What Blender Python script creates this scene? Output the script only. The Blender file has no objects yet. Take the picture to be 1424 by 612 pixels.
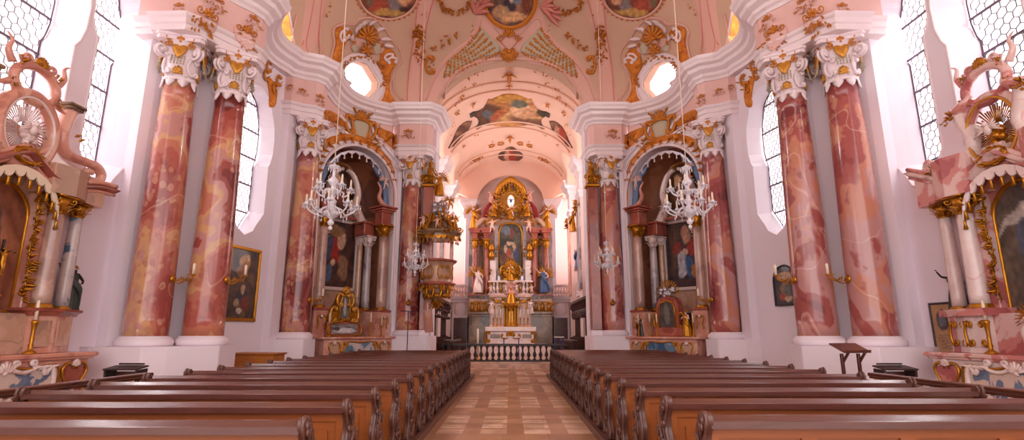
import bpy, bmesh, math, random
from math import sin, cos, pi, radians, sqrt, atan2
from mathutils import Vector, Matrix, noise
from mathutils.bvhtree import BVHTree
random.seed(11)
SC = bpy.context.scene
COL = SC.collection
PITCH = radians(11.92); FPX = 739.0; CX = 710.0; CY = 306.0; EYE = 1.65
V = Vector

def ray(px, py):
    """direction of sight for a pixel of the 1424 x 612 photograph"""
    a = (px - CX) / FPX; r = (CY - py) / FPX
    return V((a, cos(PITCH) - r * sin(PITCH), sin(PITCH) + r * cos(PITCH))).normalized()
def at(px, py, Y):
    d = ray(px, py); k = Y / d.y
    return V((d.x * k, Y, EYE + d.z * k))
def at_x(px, py, X):
    d = ray(px, py); k = X / d.x
    return V((X, d.y * k, EYE + d.z * k))

# ------------------------------------------------------------------ materials
def lin(c):
    return tuple(((x / 255.0) / 12.92 if x <= 10 else (((x / 255.0) + 0.055) / 1.055) ** 2.4) for x in c)
MATS = {}
def new_mat(name):
    m = bpy.data.materials.new(name); m.use_nodes = True
    nt = m.node_tree; b = nt.nodes.get('Principled BSDF')
    MATS[name] = m
    return m, nt, b
def mixc(nt, fac, a, b):
    n = nt.nodes.new('ShaderNodeMix'); n.data_type = 'RGBA'
    for sock, val in ((n.inputs['Factor'], fac), (n.inputs[6], a), (n.inputs[7], b)):
        if isinstance(val, (tuple, list)): sock.default_value = (*val[:3], 1)
        elif isinstance(val, (int, float)): sock.default_value = val
        else: nt.links.new(val, sock)
    return n.outputs[2]
def texn(nt, scale, detail=4, rough=.55, dist=0, vec=None, out='Fac'):
    n = nt.nodes.new('ShaderNodeTexNoise'); n.inputs['Scale'].default_value = scale
    n.inputs['Detail'].default_value = detail; n.inputs['Roughness'].default_value = rough
    n.inputs['Distortion'].default_value = dist
    if vec is not None: nt.links.new(vec, n.inputs['Vector'])
    return n.outputs[out]
def ramp(nt, fac, stops, mode='LINEAR'):
    n = nt.nodes.new('ShaderNodeValToRGB'); n.color_ramp.interpolation = mode
    e = n.color_ramp.elements
    while len(e) < len(stops): e.new(.5)
    for k, (p, c) in enumerate(stops):
        e[k].position = p; e[k].color = (*c[:3], 1)
    nt.links.new(fac, n.inputs['Fac'])
    return n.outputs['Color']
def coords(nt, kind='Object', scale=(1, 1, 1)):
    t = nt.nodes.new('ShaderNodeTexCoord'); m = nt.nodes.new('ShaderNodeMapping')
    m.inputs['Scale'].default_value = scale
    nt.links.new(t.outputs[kind], m.inputs['Vector'])
    return m.outputs['Vector']
def bump(nt, b, h, s=.2, d=.02):
    n = nt.nodes.new('ShaderNodeBump'); n.inputs['Strength'].default_value = s; n.inputs['Distance'].default_value = d
    nt.links.new(h, n.inputs['Height']); nt.links.new(n.outputs['Normal'], b.inputs['Normal'])
def plain(name, c, rough=.6, metal=0, vary=.06, scale=3, bmp=0, spec=None):
    m, nt, b = new_mat(name)
    c = lin(c); vec = coords(nt)
    f = texn(nt, scale, 4, .6, 0, vec)
    out = mixc(nt, f, tuple(x * (1 - vary) for x in c), tuple(min(1, x * (1 + vary)) for x in c))
    nt.links.new(out, b.inputs['Base Color'])
    b.inputs['Roughness'].default_value = rough; b.inputs['Metallic'].default_value = metal
    if spec is not None: b.inputs['Specular IOR Level'].default_value = spec
    if bmp: bump(nt, b, texn(nt, scale * 6, 3, .6, 0, vec), bmp)
    return m
def marble(name, cols, scale=1.0, rough=.18, vein=None, stretch=(1, 1, .8), breccia=None):
    """polished scagliola: large patches, zones of small broken stones, a few thin veins"""
    m, nt, b = new_mat(name)
    t = nt.nodes.new('ShaderNodeTexCoord'); mp = nt.nodes.new('ShaderNodeMapping'); mp.inputs['Scale'].default_value = stretch
    oi = nt.nodes.new('ShaderNodeObjectInfo'); cb = nt.nodes.new('ShaderNodeMath'); cb.operation = 'MULTIPLY'; cb.inputs[1].default_value = 37.0
    nt.links.new(oi.outputs['Random'], cb.inputs[0]); nt.links.new(t.outputs['Object'], mp.inputs['Vector']); nt.links.new(cb.outputs[0], mp.inputs['Location'])
    vec = mp.outputs['Vector']
    cols = [lin(c) for c in cols]
    n1 = texn(nt, .75 * scale, 4, .5, .35, vec)
    k = len(cols); st = []
    for i, c in enumerate(cols):
        p = .33 + .34 * i / max(1, k - 1)
        st.append((p, c))
        if i < k - 1: st.append((p + .34 / max(1, k - 1) * .72, c))
    out = ramp(nt, n1, st, 'LINEAR')
    if breccia:
        vo = nt.nodes.new('ShaderNodeTexVoronoi'); vo.inputs['Scale'].default_value = 7.5 * scale
        wob = nt.nodes.new('ShaderNodeMixRGB'); wob.blend_type = 'ADD'; wob.inputs[0].default_value = .16
        nt.links.new(vec, wob.inputs[1]); nt.links.new(texn(nt, 5 * scale, 3, .5, 0, vec, 'Color'), wob.inputs[2])
        nt.links.new(wob.outputs[0], vo.inputs['Vector'])
        stone = ramp(nt, vo.outputs['Distance'], [(0, (1, 1, 1)), (.42, (1, 1, 1)), (.47, (0, 0, 0))])
        zone = ramp(nt, texn(nt, .9 * scale, 3, .5, .2, vec), [(.53, (0, 0, 0)), (.56, (1, 1, 1))])
        mul = nt.nodes.new('ShaderNodeMath'); mul.operation = 'MULTIPLY'
        nt.links.new(stone, mul.inputs[0]); nt.links.new(zone, mul.inputs[1])
        pick = nt.nodes.new('ShaderNodeMath'); pick.operation = 'MULTIPLY'; pick.inputs[1].default_value = .6
        nt.links.new(mul.outputs[0], pick.inputs[0])
        sp = nt.nodes.new('ShaderNodeSeparateColor'); nt.links.new(vo.outputs['Color'], sp.inputs[0])
        out = mixc(nt, pick.outputs[0], out, mixc(nt, sp.outputs[0], lin(breccia[0]), lin(breccia[1])))
    fine = texn(nt, 5 * scale, 6, .65, .4, vec)
    out2 = mixc(nt, .2, out, mixc(nt, fine, tuple(x * .5 for x in cols[0]), tuple(min(1, x * 1.25) for x in cols[-1])))
    if vein:
        a = ramp(nt, texn(nt, .6 * scale, 2, .5, .5, vec), [(.494, (0, 0, 0)), (.499, (.6, .6, .6)), (.504, (0, 0, 0))])
        out2 = mixc(nt, a, out2, lin(vein))
    nt.links.new(out2, b.inputs['Base Color'])
    b.inputs['Roughness'].default_value = rough
    b.inputs['Coat Weight'].default_value = .3; b.inputs['Coat Roughness'].default_value = .08
    return m
def wood(name, dark, light, rough=.35, axis=(1, 12, 12), coat=.3):
    m, nt, b = new_mat(name)
    vec = coords(nt, 'Object', axis)
    f = texn(nt, 1.6, 6, .6, .6, vec); g = texn(nt, .7, 2, .5, 0, coords(nt))
    c = mixc(nt, f, lin(dark), lin(light))
    c = mixc(nt, .25, c, mixc(nt, g, lin(dark), lin(light)))
    nt.links.new(c, b.inputs['Base Color']); b.inputs['Roughness'].default_value = rough
    b.inputs['Coat Weight'].default_value = coat; b.inputs['Coat Roughness'].default_value = .2
    bump(nt, b, f, .15, .004)
    return m
def emis(name, c, s):
    m, nt, b = new_mat(name)
    b.inputs['Base Color'].default_value = (*lin(c), 1)
    b.inputs['Emission Color'].default_value = (*lin(c), 1); b.inputs['Emission Strength'].default_value = s
    return m
def gold_mat(name, c=(214, 150, 40), c2=(150, 88, 22), rough=.32, metal=.75):
    m, nt, b = new_mat(name); vec = coords(nt)
    f = texn(nt, 9, 4, .6, 0, vec)
    nt.links.new(mixc(nt, f, lin(c2), lin(c)), b.inputs['Base Color'])
    b.inputs['Metallic'].default_value = metal; b.inputs['Roughness'].default_value = rough
    bump(nt, b, texn(nt, 30, 3, .6, 0, vec), .3, .01)
    return m
def vcol_mat(name, rough=.6, coat=0):
    m, nt, b = new_mat(name)
    a = nt.nodes.new('ShaderNodeVertexColor'); a.layer_name = 'Col'
    f = texn(nt, 14, 4, .6, 0, coords(nt))
    n = nt.nodes.new('ShaderNodeMixRGB'); n.blend_type = 'OVERLAY'; n.inputs[0].default_value = .25
    nt.links.new(a.outputs['Color'], n.inputs[1]); nt.links.new(f, n.inputs[2])
    nt.links.new(n.outputs[0], b.inputs['Base Color']); b.inputs['Roughness'].default_value = rough
    b.inputs['Coat Weight'].default_value = coat
    return m

# ------------------------------------------------------------------ mesh builder
def frame_from(d, up=V((0, 0, 1))):
    d = d.normalized()
    s = up.cross(d)
    if s.length < 1e-4: s = V((1, 0, 0)).cross(d)
    s.normalize(); u = d.cross(s).normalized()
    return s, u, d
class MB:
    def __init__(s): s.v = []; s.f = []; s.sm = []
    def add(s, vs, fs, smooth=False, M=None):
        o = len(s.v)
        for p in vs: s.v.append(M @ V(p) if M is not None else V(p))
        for f in fs: s.f.append(tuple(i + o for i in f)); s.sm.append(smooth)
        return s
    def box(s, c, d, rz=0, M=None, bev=0):
        x, y, z = d[0] / 2, d[1] / 2, d[2] / 2
        R = Matrix.Translation(V(c)) @ Matrix.Rotation(rz, 4, 'Z')
        if M is not None: R = M @ R
        if bev <= 0:
            vs = [(a * x, b * y, e * z) for e in (-1, 1) for b in (-1, 1) for a in (-1, 1)]
            s.add(vs, [(0, 2, 3, 1), (4, 5, 7, 6), (0, 1, 5, 4), (2, 6, 7, 3), (0, 4, 6, 2), (1, 3, 7, 5)], False, R)
        else:
            b_ = bev
            ring = [(-x + b_, -y), (x - b_, -y), (x, -y + b_), (x, y - b_), (x - b_, y), (-x + b_, y), (-x, y - b_), (-x, -y + b_)]
            def ins(k): return [((px_) * (1 - b_ / x), (py_) * (1 - b_ / y), k) for px_, py_ in ring]
            vs = ins(-z) + [(p[0], p[1], -z + b_) for p in ring] + [(p[0], p[1], z - b_) for p in ring] + ins(z)
            fs = [tuple(reversed(range(8))), tuple(range(24, 32))]
            for k in range(3):
                for i in range(8):
                    j = (i + 1) % 8; fs.append((k * 8 + i, k * 8 + j, k * 8 + 8 + j, k * 8 + 8 + i))
            s.add(vs, fs, False, R)
        return s
    def prism(s, poly, z0, z1, M=None, smooth=False, caps=True):
        """poly in the xy plane, raised from z0 to z1"""
        n = len(poly)
        a = sum(poly[i][0] * poly[(i + 1) % n][1] - poly[(i + 1) % n][0] * poly[i][1] for i in range(n))
        if (a < 0) != (z1 < z0): poly = poly[::-1]
        vs = [(p[0], p[1], z0) for p in poly] + [(p[0], p[1], z1) for p in poly]
        s.add(vs, [(i, (i + 1) % n, n + (i + 1) % n, n + i) for i in range(n)], smooth, M)
        if caps: s.add(vs, [tuple(reversed(range(n))), tuple(range(n, 2 * n))], False, M)
        return s
    def loft(s, rings, closed=True, caps=True, smooth=True, M=None):
        n = len(rings[0]); vs = [p for r in rings for p in r]; fs = []
        m = n if closed else n - 1
        for k in range(len(rings) - 1):
            for i in range(m):
                j = (i + 1) % n
                fs.append((k * n + i, k * n + j, (k + 1) * n + j, (k + 1) * n + i))
        s.add(vs, fs, smooth, M)
        if caps and closed:
            o = len(s.v) - len(vs)
            s.f.append(tuple(o + i for i in reversed(range(n)))); s.sm.append(False)
            s.f.append(tuple(o + (len(rings) - 1) * n + i for i in range(n))); s.sm.append(False)
        return s
    def lathe(s, prof, c=(0, 0, 0), seg=20, M=None, a0=0, a1=2 * pi, mod=None):
        """prof: (radius, z) from bottom to top"""
        full = abs(a1 - a0 - 2 * pi) < 1e-6
        n = seg if full else seg + 1
        rings = []
        for r, z in prof:
            R = []
            for i in range(n):
                a = a0 + (a1 - a0) * i / seg
                rr = r * (mod(a, z) if mod else 1)
                R.append((c[0] + rr * cos(a), c[1] + rr * sin(a), c[2] + z))
            rings.append(R)
        return s.loft(rings, full, full, True, M)
    def tube(s, pts, r, seg=8, closed=False, M=None, flat=1.0, up=V((0, 0, 1))):
        pts = [V(p) for p in pts]; n = len(pts)
        if not hasattr(r, '__len__'): r = [r] * n
        rings = []
        prev = None
        for i, p in enumerate(pts):
            if closed: d = pts[(i + 1) % n] - pts[i - 1]
            else: d = pts[min(i + 1, n - 1)] - pts[max(i - 1, 0)]
            if d.length < 1e-7: d = V((0, 0, 1))
            d.normalize()
            if prev is None:
                sd, u, _ = frame_from(d, up)
            else:
                sd = prev - d * prev.dot(d)
                if sd.length < 1e-5: sd = frame_from(d, up)[0]
                sd.normalize(); u = d.cross(sd)
            prev = sd
            rings.append([p + (sd * cos(2 * pi * k / seg) * flat + u * sin(2 * pi * k / seg)) * r[i] for k in range(seg)])
        if closed: rings.append(rings[0])
        return s.loft(rings, True, not closed, True, M)
    def ball(s, c, r, seg=10, rings=7, M=None):
        if not hasattr(r, '__len__'): r = (r, r, r)
        R = Matrix.Translation(V(c)) @ Matrix.Diagonal((r[0], r[1], r[2], 1))
        if M is not None: R = M @ R
        rr = [(max(.02, sin(pi * k / rings)), -cos(pi * k / rings)) for k in range(rings + 1)]
        return s.lathe(rr, (0, 0, 0), seg, R)
    def ribbon(s, path, prof, flip=False):
        """sweep a moulding: path in plan (x, y), prof (offset to the right of travel, z); mitred"""
        n = len(path); P = [V((p[0], p[1])) for p in path]; rings = []
        for i in range(n):
            d0 = (P[i] - P[i - 1]).normalized() if i else (P[1] - P[0]).normalized()
            d1 = (P[i + 1] - P[i]).normalized() if i < n - 1 else d0
            n0 = V((d0.y, -d0.x)); n1 = V((d1.y, -d1.x))
            m = n0 + n1
            if m.length < 1e-4: m = n0
            m.normalize(); k = 1 / max(.45, m.dot(n0))
            rings.append([(P[i].x + m.x * o * k, P[i].y + m.y * o * k, z) for o, z in prof])
        s.loft(rings, True, True, False)
        return s
    def mirror(s):
        o = MB(); o.v = [V((-p.x, p.y, p.z)) for p in s.v]; o.f = [tuple(reversed(f)) for f in s.f]; o.sm = list(s.sm)
        return o
    def join(s, o, M=None):
        k = len(s.v); s.v += [(M @ p if M is not None else p.copy()) for p in o.v]
        s.f += [tuple(i + k for i in f) for f in o.f]; s.sm += o.sm
        return s
    def mesh(s, name, mat=None):
        me = bpy.data.meshes.new(name)
        me.from_pydata([tuple(p) for p in s.v], [], s.f)
        me.polygons.foreach_set('use_smooth', s.sm)
        if mat is not None: me.materials.append(MATS[mat] if isinstance(mat, str) else mat)
        me.update()
        return me
    def build(s, name, mat=None, parent=None, label=None, autos=None):
        o = bpy.data.objects.new(name, s.mesh(name, mat)); COL.objects.link(o)
        if parent is not None: o.parent = parent
        if label: o['label'] = label
        return o
def fixn(o):
    bm = bmesh.new(); bm.from_mesh(o.data); bmesh.ops.recalc_face_normals(bm, faces=bm.faces); bm.to_mesh(o.data); bm.free()
def empty(name, loc=(0, 0, 0), rz=0, label=None, cat=None, group=None):
    o = bpy.data.objects.new(name, None); COL.objects.link(o); o.location = loc; o.rotation_euler = (0, 0, rz)
    o.empty_display_size = .1
    if label: o['label'] = label
    if cat: o['category'] = cat
    if group: o['group'] = group
    return o
def tag(o, label=None, cat=None, group=None, kind=None):
    if label: o['label'] = label
    if cat: o['category'] = cat
    if group: o['group'] = group
    if kind: o['kind'] = kind
    return o
KIDS = {}
def copy_tree(o, loc=None, rz=None, label=None, group=None, parent=None, scale=None):
    c = o.copy(); COL.objects.link(c); c.parent = parent
    if parent is None:
        if loc is not None: c.location = loc
        if rz is not None: c.rotation_euler = (0, 0, rz)
        if scale is not None: c.scale = scale
        if label: c['label'] = label
        if group: c['group'] = group
    for ch in [x for x in list(COL.objects) if x.parent == o]:
        copy_tree(ch, parent=c)
    return c
def struct(mb, name, mat, label=None, parent=None):
    o = mb.build(name, mat, parent)
    if parent is None: o['kind'] = 'structure'
    if label: o['label'] = label
    return o
def bake(o):
    """keep the evaluated result of an object's modifiers as its mesh"""
    dg = bpy.context.evaluated_depsgraph_get(); dg.update()
    me = bpy.data.meshes.new_from_object(o.evaluated_get(dg))
    o.modifiers.clear(); o.data = me
    return o
def cut(o, cutters):
    for c in cutters:
        m = o.modifiers.new('b', 'BOOLEAN'); m.operation = 'DIFFERENCE'; m.object = c; m.solver = 'EXACT'
    bake(o)
    for c in cutters: bpy.data.objects.remove(c, do_unlink=True)
    return o
def smooth_by_angle(o, ang=35):
    me = o.data
    me.polygons.foreach_set('use_smooth', [True] * len(me.polygons))
    me.set_sharp_from_angle(angle=radians(ang))
def catmull(pts, n=6, closed=False):
    P = [V(p) for p in pts]; out = []; m = len(P)
    rng = range(m) if closed else range(m - 1)
    for i in rng:
        p0 = P[(i - 1) % m] if (closed or i > 0) else P[0]
        p1 = P[i]; p2 = P[(i + 1) % m]
        p3 = P[(i + 2) % m] if (closed or i + 2 < m) else P[-1]
        for k in range(n):
            t = k / n
            out.append(.5 * ((2 * p1) + (p2 - p0) * t + (2 * p0 - 5 * p1 + 4 * p2 - p3) * t * t + (3 * p1 - p0 - 3 * p2 + p3) * t ** 3))
    if not closed: out.append(P[-1])
    return out
# ------------------------------------------------------------------ materials of the place
plain('wall', (238, 228, 236), .75, vary=.03, scale=.8)
plain('stucco', (238, 224, 226), .55, vary=.03, scale=2)
plain('wall_pink', (236, 206, 198), .65, vary=.04)
plain('frieze_pink', (230, 190, 182), .6, vary=.05)
plain('plinth', (238, 226, 232), .6, vary=.03)
plain('ceiling_beige', (208, 174, 148), .8, vary=.05, scale=.7)
plain('ceiling_pink', (222, 176, 160), .75, vary=.04, scale=.8)
plain('vault_pink', (243, 202, 180), .7, vary=.06, scale=.6)
plain('panel_green', (190, 178, 152), .7, vary=.05)
plain('rose_line', (214, 140, 125), .7)
m, nt, b = new_mat('mosaic_gold')
vec = coords(nt)
nt.links.new(ramp(nt, texn(nt, 5, 6, .7, .3, vec), [(.3, lin((170, 84, 8))), (.5, lin((206, 118, 14))), (.7, lin((232, 158, 40)))]), b.inputs['Base Color'])
b.inputs['Roughness'].default_value = .5; b.inputs['Metallic'].default_value = .15
bump(nt, b, texn(nt, 40, 2, .5, 0, vec), .5, .01)
gold_mat('gold'); gold_mat('gold_light', (236, 180, 78), (186, 118, 40), .35, .55)
plain('gilt_stucco', (200, 124, 36), .45, .25, .22, 8)
plain('lead', (104, 84, 104), .5)
plain('iron', (40, 34, 36), .45, .5)
plain('candle', (240, 222, 196), .5)
marble('scagliola', [(116, 46, 44), (160, 76, 66), (184, 98, 84), (204, 128, 102), (222, 170, 122), (206, 150, 140), (166, 84, 76), (128, 56, 54)], .8,
       vein=(232, 190, 160), breccia=((160, 78, 66), (232, 180, 140)), stretch=(1, 1, .8))
marble('scagliola_rose', [(122, 54, 56), (156, 74, 72), (176, 94, 88), (210, 140, 112), (202, 148, 142), (168, 90, 84), (134, 62, 62)], .8,
       vein=(226, 186, 170), breccia=((150, 80, 76), (226, 170, 130)), stretch=(1, 1, .75))
marble('red_marble', [(140, 68, 54), (170, 88, 70), (186, 108, 88), (150, 76, 62)], 1.2, .25)
marble('altar_pink', [(196, 130, 112), (222, 160, 138), (232, 184, 162), (206, 140, 120)], 1.6, .25, vein=(170, 90, 80))
marble('altar_tan', [(176, 140, 118), (206, 164, 134), (216, 176, 150), (190, 150, 138)], 1.6, .25, vein=(120, 90, 84))
marble('altar_white', [(226, 200, 192), (238, 216, 208), (232, 206, 200), (240, 222, 216)], 1.5, .22, vein=(206, 140, 136))
marble('rose_white', [(176, 92, 92), (214, 140, 132), (236, 204, 196), (240, 214, 206), (206, 132, 124)], 1.8, .22)
marble('blue_marble', [(58, 92, 124), (108, 138, 160), (214, 196, 188), (226, 208, 198), (84, 116, 146)], 2.2, .2)
marble('blue_patch', [(226, 206, 194), (224, 200, 186), (70, 112, 148), (36, 88, 134), (216, 196, 186)], 3.2, .25)
marble('grey_marble', [(120, 110, 116), (168, 158, 160), (196, 184, 182), (140, 130, 136)], 1.5, .25)
marble('green_marble', [(84, 66, 48), (126, 100, 72), (152, 122, 90), (104, 80, 60)], 1.4, .25, vein=(190, 150, 120))
marble('column_tan', [(176, 142, 130), (202, 166, 148), (214, 182, 166), (186, 140, 122)], 1.6, .22)
wood('wood_dark', (50, 25, 22), (108, 58, 46), .22, (2, 14, 14), .8)
wood('wood_end', (60, 34, 28), (116, 72, 58), .42, (8, 8, 3), .2)
wood('wood_orange', (122, 60, 24), (168, 94, 42), .4, (2, 14, 14), .3)
wood('wood_black', (28, 18, 18), (58, 38, 34), .5, (4, 4, 10), .2)
wood('wood_box', (150, 84, 30), (200, 124, 52), .45, (3, 10, 10), .2)
vcol_mat('canvas', .45, .2); vcol_mat('fresco', .75)
plain('flesh', (232, 190, 170), .45); plain('robe_blue', (70, 96, 140), .5); plain('robe_red', (160, 44, 44), .5)
plain('white_figure', (226, 196, 188), .4); plain('robe_green', (90, 104, 84), .5); plain('curtain_blue', (104, 134, 172), .55)
plain('crimson', (150, 26, 34), .6); plain('shadow_gap', (30, 20, 20), .9); marble('recess_brown', [(110, 62, 44), (150, 92, 64), (166, 108, 78), (124, 76, 58)], 1.2, .35)
plain('dark_green', (60, 66, 60), .6)
plain('silver', (190, 184, 190), .3, .7)
plain('blue_paint', (40, 44, 130), .5); plain('cloth_white', (236, 224, 222), .8)
m, nt, b = new_mat('crystal')
b.inputs['Base Color'].default_value = (.92, .90, .95, 1); b.inputs['Roughness'].default_value = .08
b.inputs['Transmission Weight'].default_value = .2; b.inputs['IOR'].default_value = 1.5
b.inputs['Specular IOR Level'].default_value = .9
# paving: a dark and light chequer of small and large slabs
m, nt, b = new_mat('paving')
vec = coords(nt)
sx = nt.nodes.new('ShaderNodeSeparateXYZ'); nt.links.new(vec, sx.inputs[0])
def mth(op, a, c=None, nt=nt):
    n = nt.nodes.new('ShaderNodeMath'); n.operation = op
    for i, v_ in enumerate((a, c)):
        if v_ is None: continue
        if isinstance(v_, (int, float)): n.inputs[i].default_value = v_
        else: nt.links.new(v_, n.inputs[i])
    return n.outputs[0]
px_ = mth('ADD', sx.outputs['X'], 10.0 + .13); py_ = sx.outputs['Y']
fx = mth('FRACT', mth('DIVIDE', px_, .74)); fy = mth('FRACT', mth('DIVIDE', py_, .52))
ly = mth('FRACT', mth('DIVIDE', py_, 3.1))
inx = mth('LESS_THAN', fx, .60); iny = mth('LESS_THAN', fy, .78); grp = mth('LESS_THAN', ly, .66)
lightm = mth('MULTIPLY', mth('MULTIPLY', inx, iny), grp)
cell = nt.nodes.new('ShaderNodeTexWhiteNoise'); cell.noise_dimensions = '2D'
cb = nt.nodes.new('ShaderNodeCombineXYZ'); nt.links.new(mth('FLOOR', mth('DIVIDE', px_, .37)), cb.inputs[0]); nt.links.new(mth('FLOOR', mth('DIVIDE', py_, .52)), cb.inputs[1])
nt.links.new(cb.outputs[0], cell.inputs['Vector'])
basec = mixc(nt, cell.outputs['Value'], lin((158, 114, 82)), lin((192, 144, 106)))
lightc = mixc(nt, cell.outputs['Value'], lin((206, 168, 134)), lin((228, 196, 168)))
c = mixc(nt, lightm, basec, lightc)
c = mixc(nt, ramp(nt, texn(nt, 1.3, 5, .6, .4, vec), [(.45, (0, 0, 0)), (.7, (.6, .6, .6))]), c, lin((140, 96, 68)))
nt.links.new(c, b.inputs['Base Color']); b.inputs['Roughness'].default_value = .33
b.inputs['Specular IOR Level'].default_value = .5
emis('day_glass', (255, 250, 250), 1.5); emis('strong_day', (255, 250, 250), 4.2); emis('soft_day', (250, 240, 240), 2.2)
m, nt, b = new_mat('leaded_day')          # old glass with trees showing faintly through it
b.inputs['Base Color'].default_value = (.8, .8, .8, 1)
cc = ramp(nt, texn(nt, 1.2, 4, .6, .3, coords(nt)), [(.45, (1, .97, 1)), (.62, (.86, .88, .74))])
nt.links.new(cc, b.inputs['Emission Color']); b.inputs['Emission Strength'].default_value = 1.45

def see_through(name, c, s):
    m = MATS[name]; nt = m.node_tree; out = nt.nodes['Material Output']; src = nt.nodes['Principled BSDF']
    tr = nt.nodes.new('ShaderNodeBsdfTransparent'); mx = nt.nodes.new('ShaderNodeMixShader'); mx.inputs[0].default_value = .5
    nt.links.new(src.outputs[0], mx.inputs[1]); nt.links.new(tr.outputs[0], mx.inputs[2]); nt.links.new(mx.outputs[0], out.inputs['Surface'])
see_through('day_glass', None, 0); see_through('leaded_day', None, 0)
MATS['day_glass'].node_tree.nodes['Principled BSDF'].inputs['Emission Strength'].default_value = .8
MATS['leaded_day'].node_tree.nodes['Principled BSDF'].inputs['Emission Strength'].default_value = .6
# ------------------------------------------------------------------ heights
CAP0, CAP1, COR0, COR1 = 7.95, 9.12, 10.55, 11.31
SIDES = ((-1, 'left'), (1, 'right'))
def both(mb, side): return mb if side < 0 else mb.mirror()

# floor, platforms
fl = MB(); fl.box((0, 9, -.15), (40, 40, .3)); struct(fl, 'floor', 'paving')
ch = MB(); ch.prism([(-5.2, 26.4), (5.2, 26.4), (5.2, 38), (-5.2, 38)], 0.0, .26)
ch.box((0, 26.15, .09), (5.4, .5, .18))
struct(ch, 'floor_chancel', 'altar_tan')
st = MB()
for k in range(4): st.box((0, 33.6 + k * .19, .26 + .0875 + k * .175), (6.0 - k * .5, 4.4 - k * .38, .175))
struct(st, 'floor_altar_steps', 'altar_white')

# -------- window outline in (t, z): t across, z up
def win_poly(w, z0, z1, ear=.12, n=7):
    """baroque light: round head, small shoulders, notched foot"""
    h = w / 2; zs = z1 - w * .62
    p = [(0, z0 - w * .10), (h * .45, z0 + w * .02), (h * .62, z0 + w * .16), (h, z0 + w * .42), (h, zs - w * .95), (h + ear * .5, zs - w * .86), (h + ear, zs - w * .66), (h + ear * 1.1, zs - w * .35), (h + ear * .8, zs - w * .08), (h + ear * .55, zs)]
    p += [(h * .95 * cos(a), zs + w * .12 + w * .5 * sin(a)) for a in [pi * k / 16 for k in range(1, 16)]]
    q = [(-x, z) for x, z in p[1:10]][::-1]
    return p + q
def plane_M(origin, ang):
    """local x along the wall, local y through it (outward), z up"""
    return Matrix.Translation(V((origin[0], origin[1], 0))) @ Matrix.Rotation(ang, 4, 'Z')
def cutter(poly_in, poly_out, M, y0, y1):
    mb = MB()
    mb.loft([[(x, y0, z) for x, z in poly_in], [(x, y1, z) for x, z in poly_out]], True, True, False, M)
    o = mb.build('cutter'); fixn(o); return o
def inside(pt, poly):
    x, y = pt; c = False; n = len(poly)
    for i in range(n):
        x1, y1 = poly[i]; x2, y2 = poly[(i + 1) % n]
        if (y1 > y) != (y2 > y) and x < (x2 - x1) * (y - y1) / (y2 - y1) + x1: c = not c
    return c
def window(n, M, poly, y, hexr, glass, side):
    """glass pane with hexagonal leading and thicker iron bars; y is the depth of the glass"""
    zs = [p[1] for p in poly]; xs = [p[0] for p in poly]
    g = MB(); g.prism([(x, z) for x, z in poly], 0, .02, M @ Matrix(((1, 0, 0, 0), (0, 0, 1, y), (0, 1, 0, 0), (0, 0, 0, 1))))
    o = both(g, side).build('window_%d' % n, glass); fixn(o); o['kind'] = 'structure'
    ld = MB(); h = hexr * sqrt(3)
    rows = int((max(zs) - min(zs)) / (hexr * 1.5)) + 2; cols = int((max(xs) - min(xs)) / h) + 2
    for r in range(rows):
        for c in range(cols):
            cx = min(xs) + c * h + (h / 2 if r % 2 else 0); cz = min(zs) + r * hexr * 1.5
            for k in (0, 1, 2):
                a0 = pi / 2 + k * pi / 3; a1 = a0 + pi / 3
                p = (cx + hexr * cos(a0), cz + hexr * sin(a0)); q = (cx + hexr * cos(a1), cz + hexr * sin(a1))
                if inside(p, poly) and inside(q, poly):
                    d = V((q[0] - p[0], q[1] - p[1])); nn = V((-d.y, d.x)).normalized() * .009
                    ld.add([(p[0] + nn.x, y - .012, p[1] + nn.y), (q[0] + nn.x, y - .012, q[1] + nn.y), (q[0] - nn.x, y - .012, q[1] - nn.y), (p[0] - nn.x, y - .012, p[1] - nn.y),
                            (p[0] + nn.x, y - .001, p[1] + nn.y), (q[0] + nn.x, y - .001, q[1] + nn.y), (q[0] - nn.x, y - .001, q[1] - nn.y), (p[0] - nn.x, y - .001, p[1] - nn.y)],
                           [(0, 1, 2, 3), (0, 4, 5, 1), (2, 6, 7, 3)], False, M)
    both(ld, side).build('lead_lattice', 'lead', o)
    fr = MB(); z = min(zs) + .7
    while z < max(zs) - .3:
        w = [x for x in [min(xs) - .1 + k * .02 for k in range(130)] if inside((x, z), poly)]
        if w: fr.box(((w[0] + w[-1]) / 2, y - .03, z), (w[-1] - w[0] + .04, .035, .045), 0, M)
        z += .92
    pts = [(x, y - .02, z) for x, z in poly]
    fr.tube(pts, .022, 4, True, M)
    both(fr, side).build('window_frame', 'lead', o)
    return o

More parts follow.
